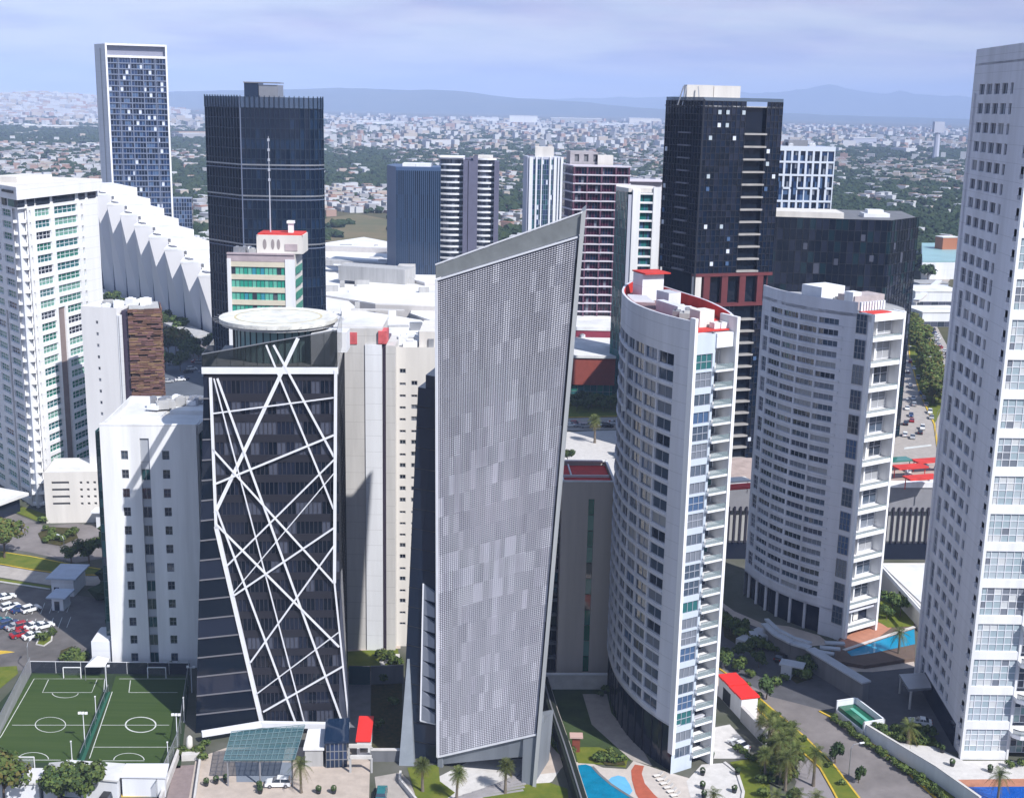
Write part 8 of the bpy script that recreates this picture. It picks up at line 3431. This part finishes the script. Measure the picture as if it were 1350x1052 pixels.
# low hill with houses on the left
D = 7600
ridge(D, [(W(-400, D), 40), (W(-100, D), 90), (W(20, D), 105), (W(70, D), 122), (W(120, D), 108), (W(190, D), 70), (W(260, D), 15)], mat("town_hill", (0.12, 0.12, 0.12), 0.95, noise=0.4, scale=0.01, col2=(0.05, 0.06, 0.04)), 3000, 5)
Vs, Fs, Ms = [], [], []
off = 0
for k in range(2600):
    u = rnd.uniform(-350, 250)
    t = rnd.uniform(0.03, 0.52)
    x, yy = W(u, D), D - 1500 + 3000 * t
    hgt = float(np.interp(x, [W(-400, D), W(-100, D), W(20, D), W(70, D), W(120, D), W(190, D), W(260, D)], [40, 90, 105, 122, 108, 70, 15])) * math.sin(math.pi * t) ** 1.3 * 0.92
    w, d, h = rnd.uniform(14, 46), rnd.uniform(14, 30), rnd.uniform(7, 20)
    c = [(x - w / 2, yy - d / 2), (x + w / 2, yy - d / 2), (x + w / 2, yy + d / 2), (x - w / 2, yy + d / 2)]
    Vs += [(p[0], p[1], hgt - 25) for p in c] + [(p[0], p[1], hgt + h) for p in c]
    wm, rm = rnd.choices(range(4), [5, 3, 2, 2])[0], 4 + rnd.choices(range(4), [4, 1, 2, 2])[0]
    for q, f_ in enumerate(((4, 5, 6, 7), (0, 1, 5, 4), (1, 2, 6, 5), (2, 3, 7, 6), (3, 0, 4, 7))):
        Fs.append([off + i for i in f_])
        Ms.append(rm if q == 0 else wm)
    off += 8
np_mesh("hillside_town", np.array(Vs), np.array(Fs), HM, Ms)

# ------------------------------------------------------------------ air
HAZE = 9.0e-5
mb = MB()
mb.box(-29000, -3000, -2, 29000, 29000, 640)
hz = MATS["haze"] = bpy.data.materials.new("haze")
hz.use_nodes = True
nt = hz.node_tree
nt.nodes.clear()
out = nt.nodes.new("ShaderNodeOutputMaterial")
pv = nt.nodes.new("ShaderNodeVolumePrincipled")
pv.inputs["Color"].default_value = (0.50, 0.64, 0.97, 1)
pv.inputs["Density"].default_value = HAZE
pv.inputs["Anisotropy"].default_value = -0.3
nt.links.new(pv.outputs["Volume"], out.inputs["Volume"])
hzo = struct("haze", mb, hz, "stuff")

# ------------------------------------------------------------------ sun and sky
AZ, EL = rad(137), rad(45)
sv = Vector((math.sin(AZ) * math.cos(EL), math.cos(AZ) * math.cos(EL), math.sin(EL)))
sd = bpy.data.lights.new("sun", "SUN")
sd.energy = 5.0
sd.angle = rad(0.53)
sd.color = (1.0, 0.975, 0.95)
so = bpy.data.objects.new("sun", sd)
COL.objects.link(so)
so.rotation_euler = sv.to_track_quat("Z", "Y").to_euler()
so.location = (300, -300, 600)

w = bpy.data.worlds.new("World")
scn.world = w
w.use_nodes = True
nt = w.node_tree
nt.nodes.clear()
wo = nt.nodes.new("ShaderNodeOutputWorld")
bg = nt.nodes.new("ShaderNodeBackground")
sky = nt.nodes.new("ShaderNodeTexSky")
sky.sky_type = "NISHITA"
sky.sun_disc = False
sky.sun_elevation = EL
sky.sun_rotation = AZ
sky.air_density = 1.3
sky.dust_density = 1.2
sky.altitude = 1500
tc = nt.nodes.new("ShaderNodeTexCoord")
sep = nt.nodes.new("ShaderNodeSeparateXYZ")
nt.links.new(tc.outputs["Generated"], sep.inputs[0])
add = nt.nodes.new("ShaderNodeMath"); add.operation = "ADD"; add.inputs[1].default_value = 0.12
nt.links.new(sep.outputs["Z"], add.inputs[0])
mxm = nt.nodes.new("ShaderNodeMath"); mxm.operation = "MAXIMUM"; mxm.inputs[1].default_value = 0.05
nt.links.new(add.outputs[0], mxm.inputs[0])
dx = nt.nodes.new("ShaderNodeMath"); dx.operation = "DIVIDE"
dy = nt.nodes.new("ShaderNodeMath"); dy.operation = "DIVIDE"
nt.links.new(sep.outputs["X"], dx.inputs[0]); nt.links.new(mxm.outputs[0], dx.inputs[1])
nt.links.new(sep.outputs["Y"], dy.inputs[0]); nt.links.new(mxm.outputs[0], dy.inputs[1])
comb = nt.nodes.new("ShaderNodeCombineXYZ")
nt.links.new(dx.outputs[0], comb.inputs[0]); nt.links.new(dy.outputs[0], comb.inputs[1])
nz = nt.nodes.new("ShaderNodeTexNoise")
nz.inputs["Scale"].default_value = 0.9
nz.inputs["Detail"].default_value = 6
nz.inputs["Roughness"].default_value = 0.5
nt.links.new(comb.outputs[0], nz.inputs["Vector"])
mr = nt.nodes.new("ShaderNodeMapRange")
mr.inputs["From Min"].default_value = 0.42
mr.inputs["From Max"].default_value = 0.60
mr.inputs["To Min"].default_value = 0.7
mr.inputs["To Max"].default_value = 1.0
nt.links.new(nz.outputs["Fac"], mr.inputs["Value"])
sc1 = nt.nodes.new("ShaderNodeVectorMath"); sc1.operation = "SCALE"; sc1.inputs["Scale"].default_value = 1.0
nt.links.new(sky.outputs["Color"], sc1.inputs[0])
mx = nt.nodes.new("ShaderNodeMix"); mx.data_type = "RGBA"
ev = nt.nodes.new("ShaderNodeMapRange")      # thin cloud lies towards the horizon, the zenith is clear
ev.inputs["From Min"].default_value = 0.12
ev.inputs["From Max"].default_value = 0.45
ev.inputs["To Min"].default_value = 1.0
ev.inputs["To Max"].default_value = 0.15
nt.links.new(sep.outputs["Z"], ev.inputs["Value"])
em = nt.nodes.new("ShaderNodeMath"); em.operation = "MULTIPLY"
nt.links.new(mr.outputs["Result"], em.inputs[0]); nt.links.new(ev.outputs["Result"], em.inputs[1])
nt.links.new(em.outputs[0], mx.inputs["Factor"])
nt.links.new(sc1.outputs[0], mx.inputs[6])
cc = nt.nodes.new("ShaderNodeMix"); cc.data_type = "RGBA"
n2 = nt.nodes.new("ShaderNodeTexNoise"); n2.inputs["Scale"].default_value = 1.7; n2.inputs["Detail"].default_value = 7; n2.inputs["Roughness"].default_value = 0.55
nt.links.new(comb.outputs[0], n2.inputs["Vector"])
m2 = nt.nodes.new("ShaderNodeMapRange"); m2.inputs["From Min"].default_value = 0.34; m2.inputs["From Max"].default_value = 0.72
nt.links.new(n2.outputs["Fac"], m2.inputs["Value"]); nt.links.new(m2.outputs["Result"], cc.inputs["Factor"])
cc.inputs[6].default_value = (2.45, 2.65, 4.05, 1)
cc.inputs[7].default_value = (4.0, 3.7, 4.7, 1)
nt.links.new(cc.outputs[2], mx.inputs[7])
nt.links.new(mx.outputs[2], bg.inputs["Color"])
bg.inputs["Strength"].default_value = 0.138
nt.links.new(bg.outputs[0], wo.inputs["Surface"])

scn.view_settings.view_transform = "Standard"
scn.view_settings.look = "None"
scn.view_settings.exposure = 0.32
scn.view_settings.gamma = 1.0
scn.cycles.max_bounces = 6
scn.cycles.diffuse_bounces = 2
scn.cycles.glossy_bounces = 3
scn.cycles.transparent_max_bounces = 12
scn.cycles.volume_bounces = 1
scn.cycles.use_denoising = True
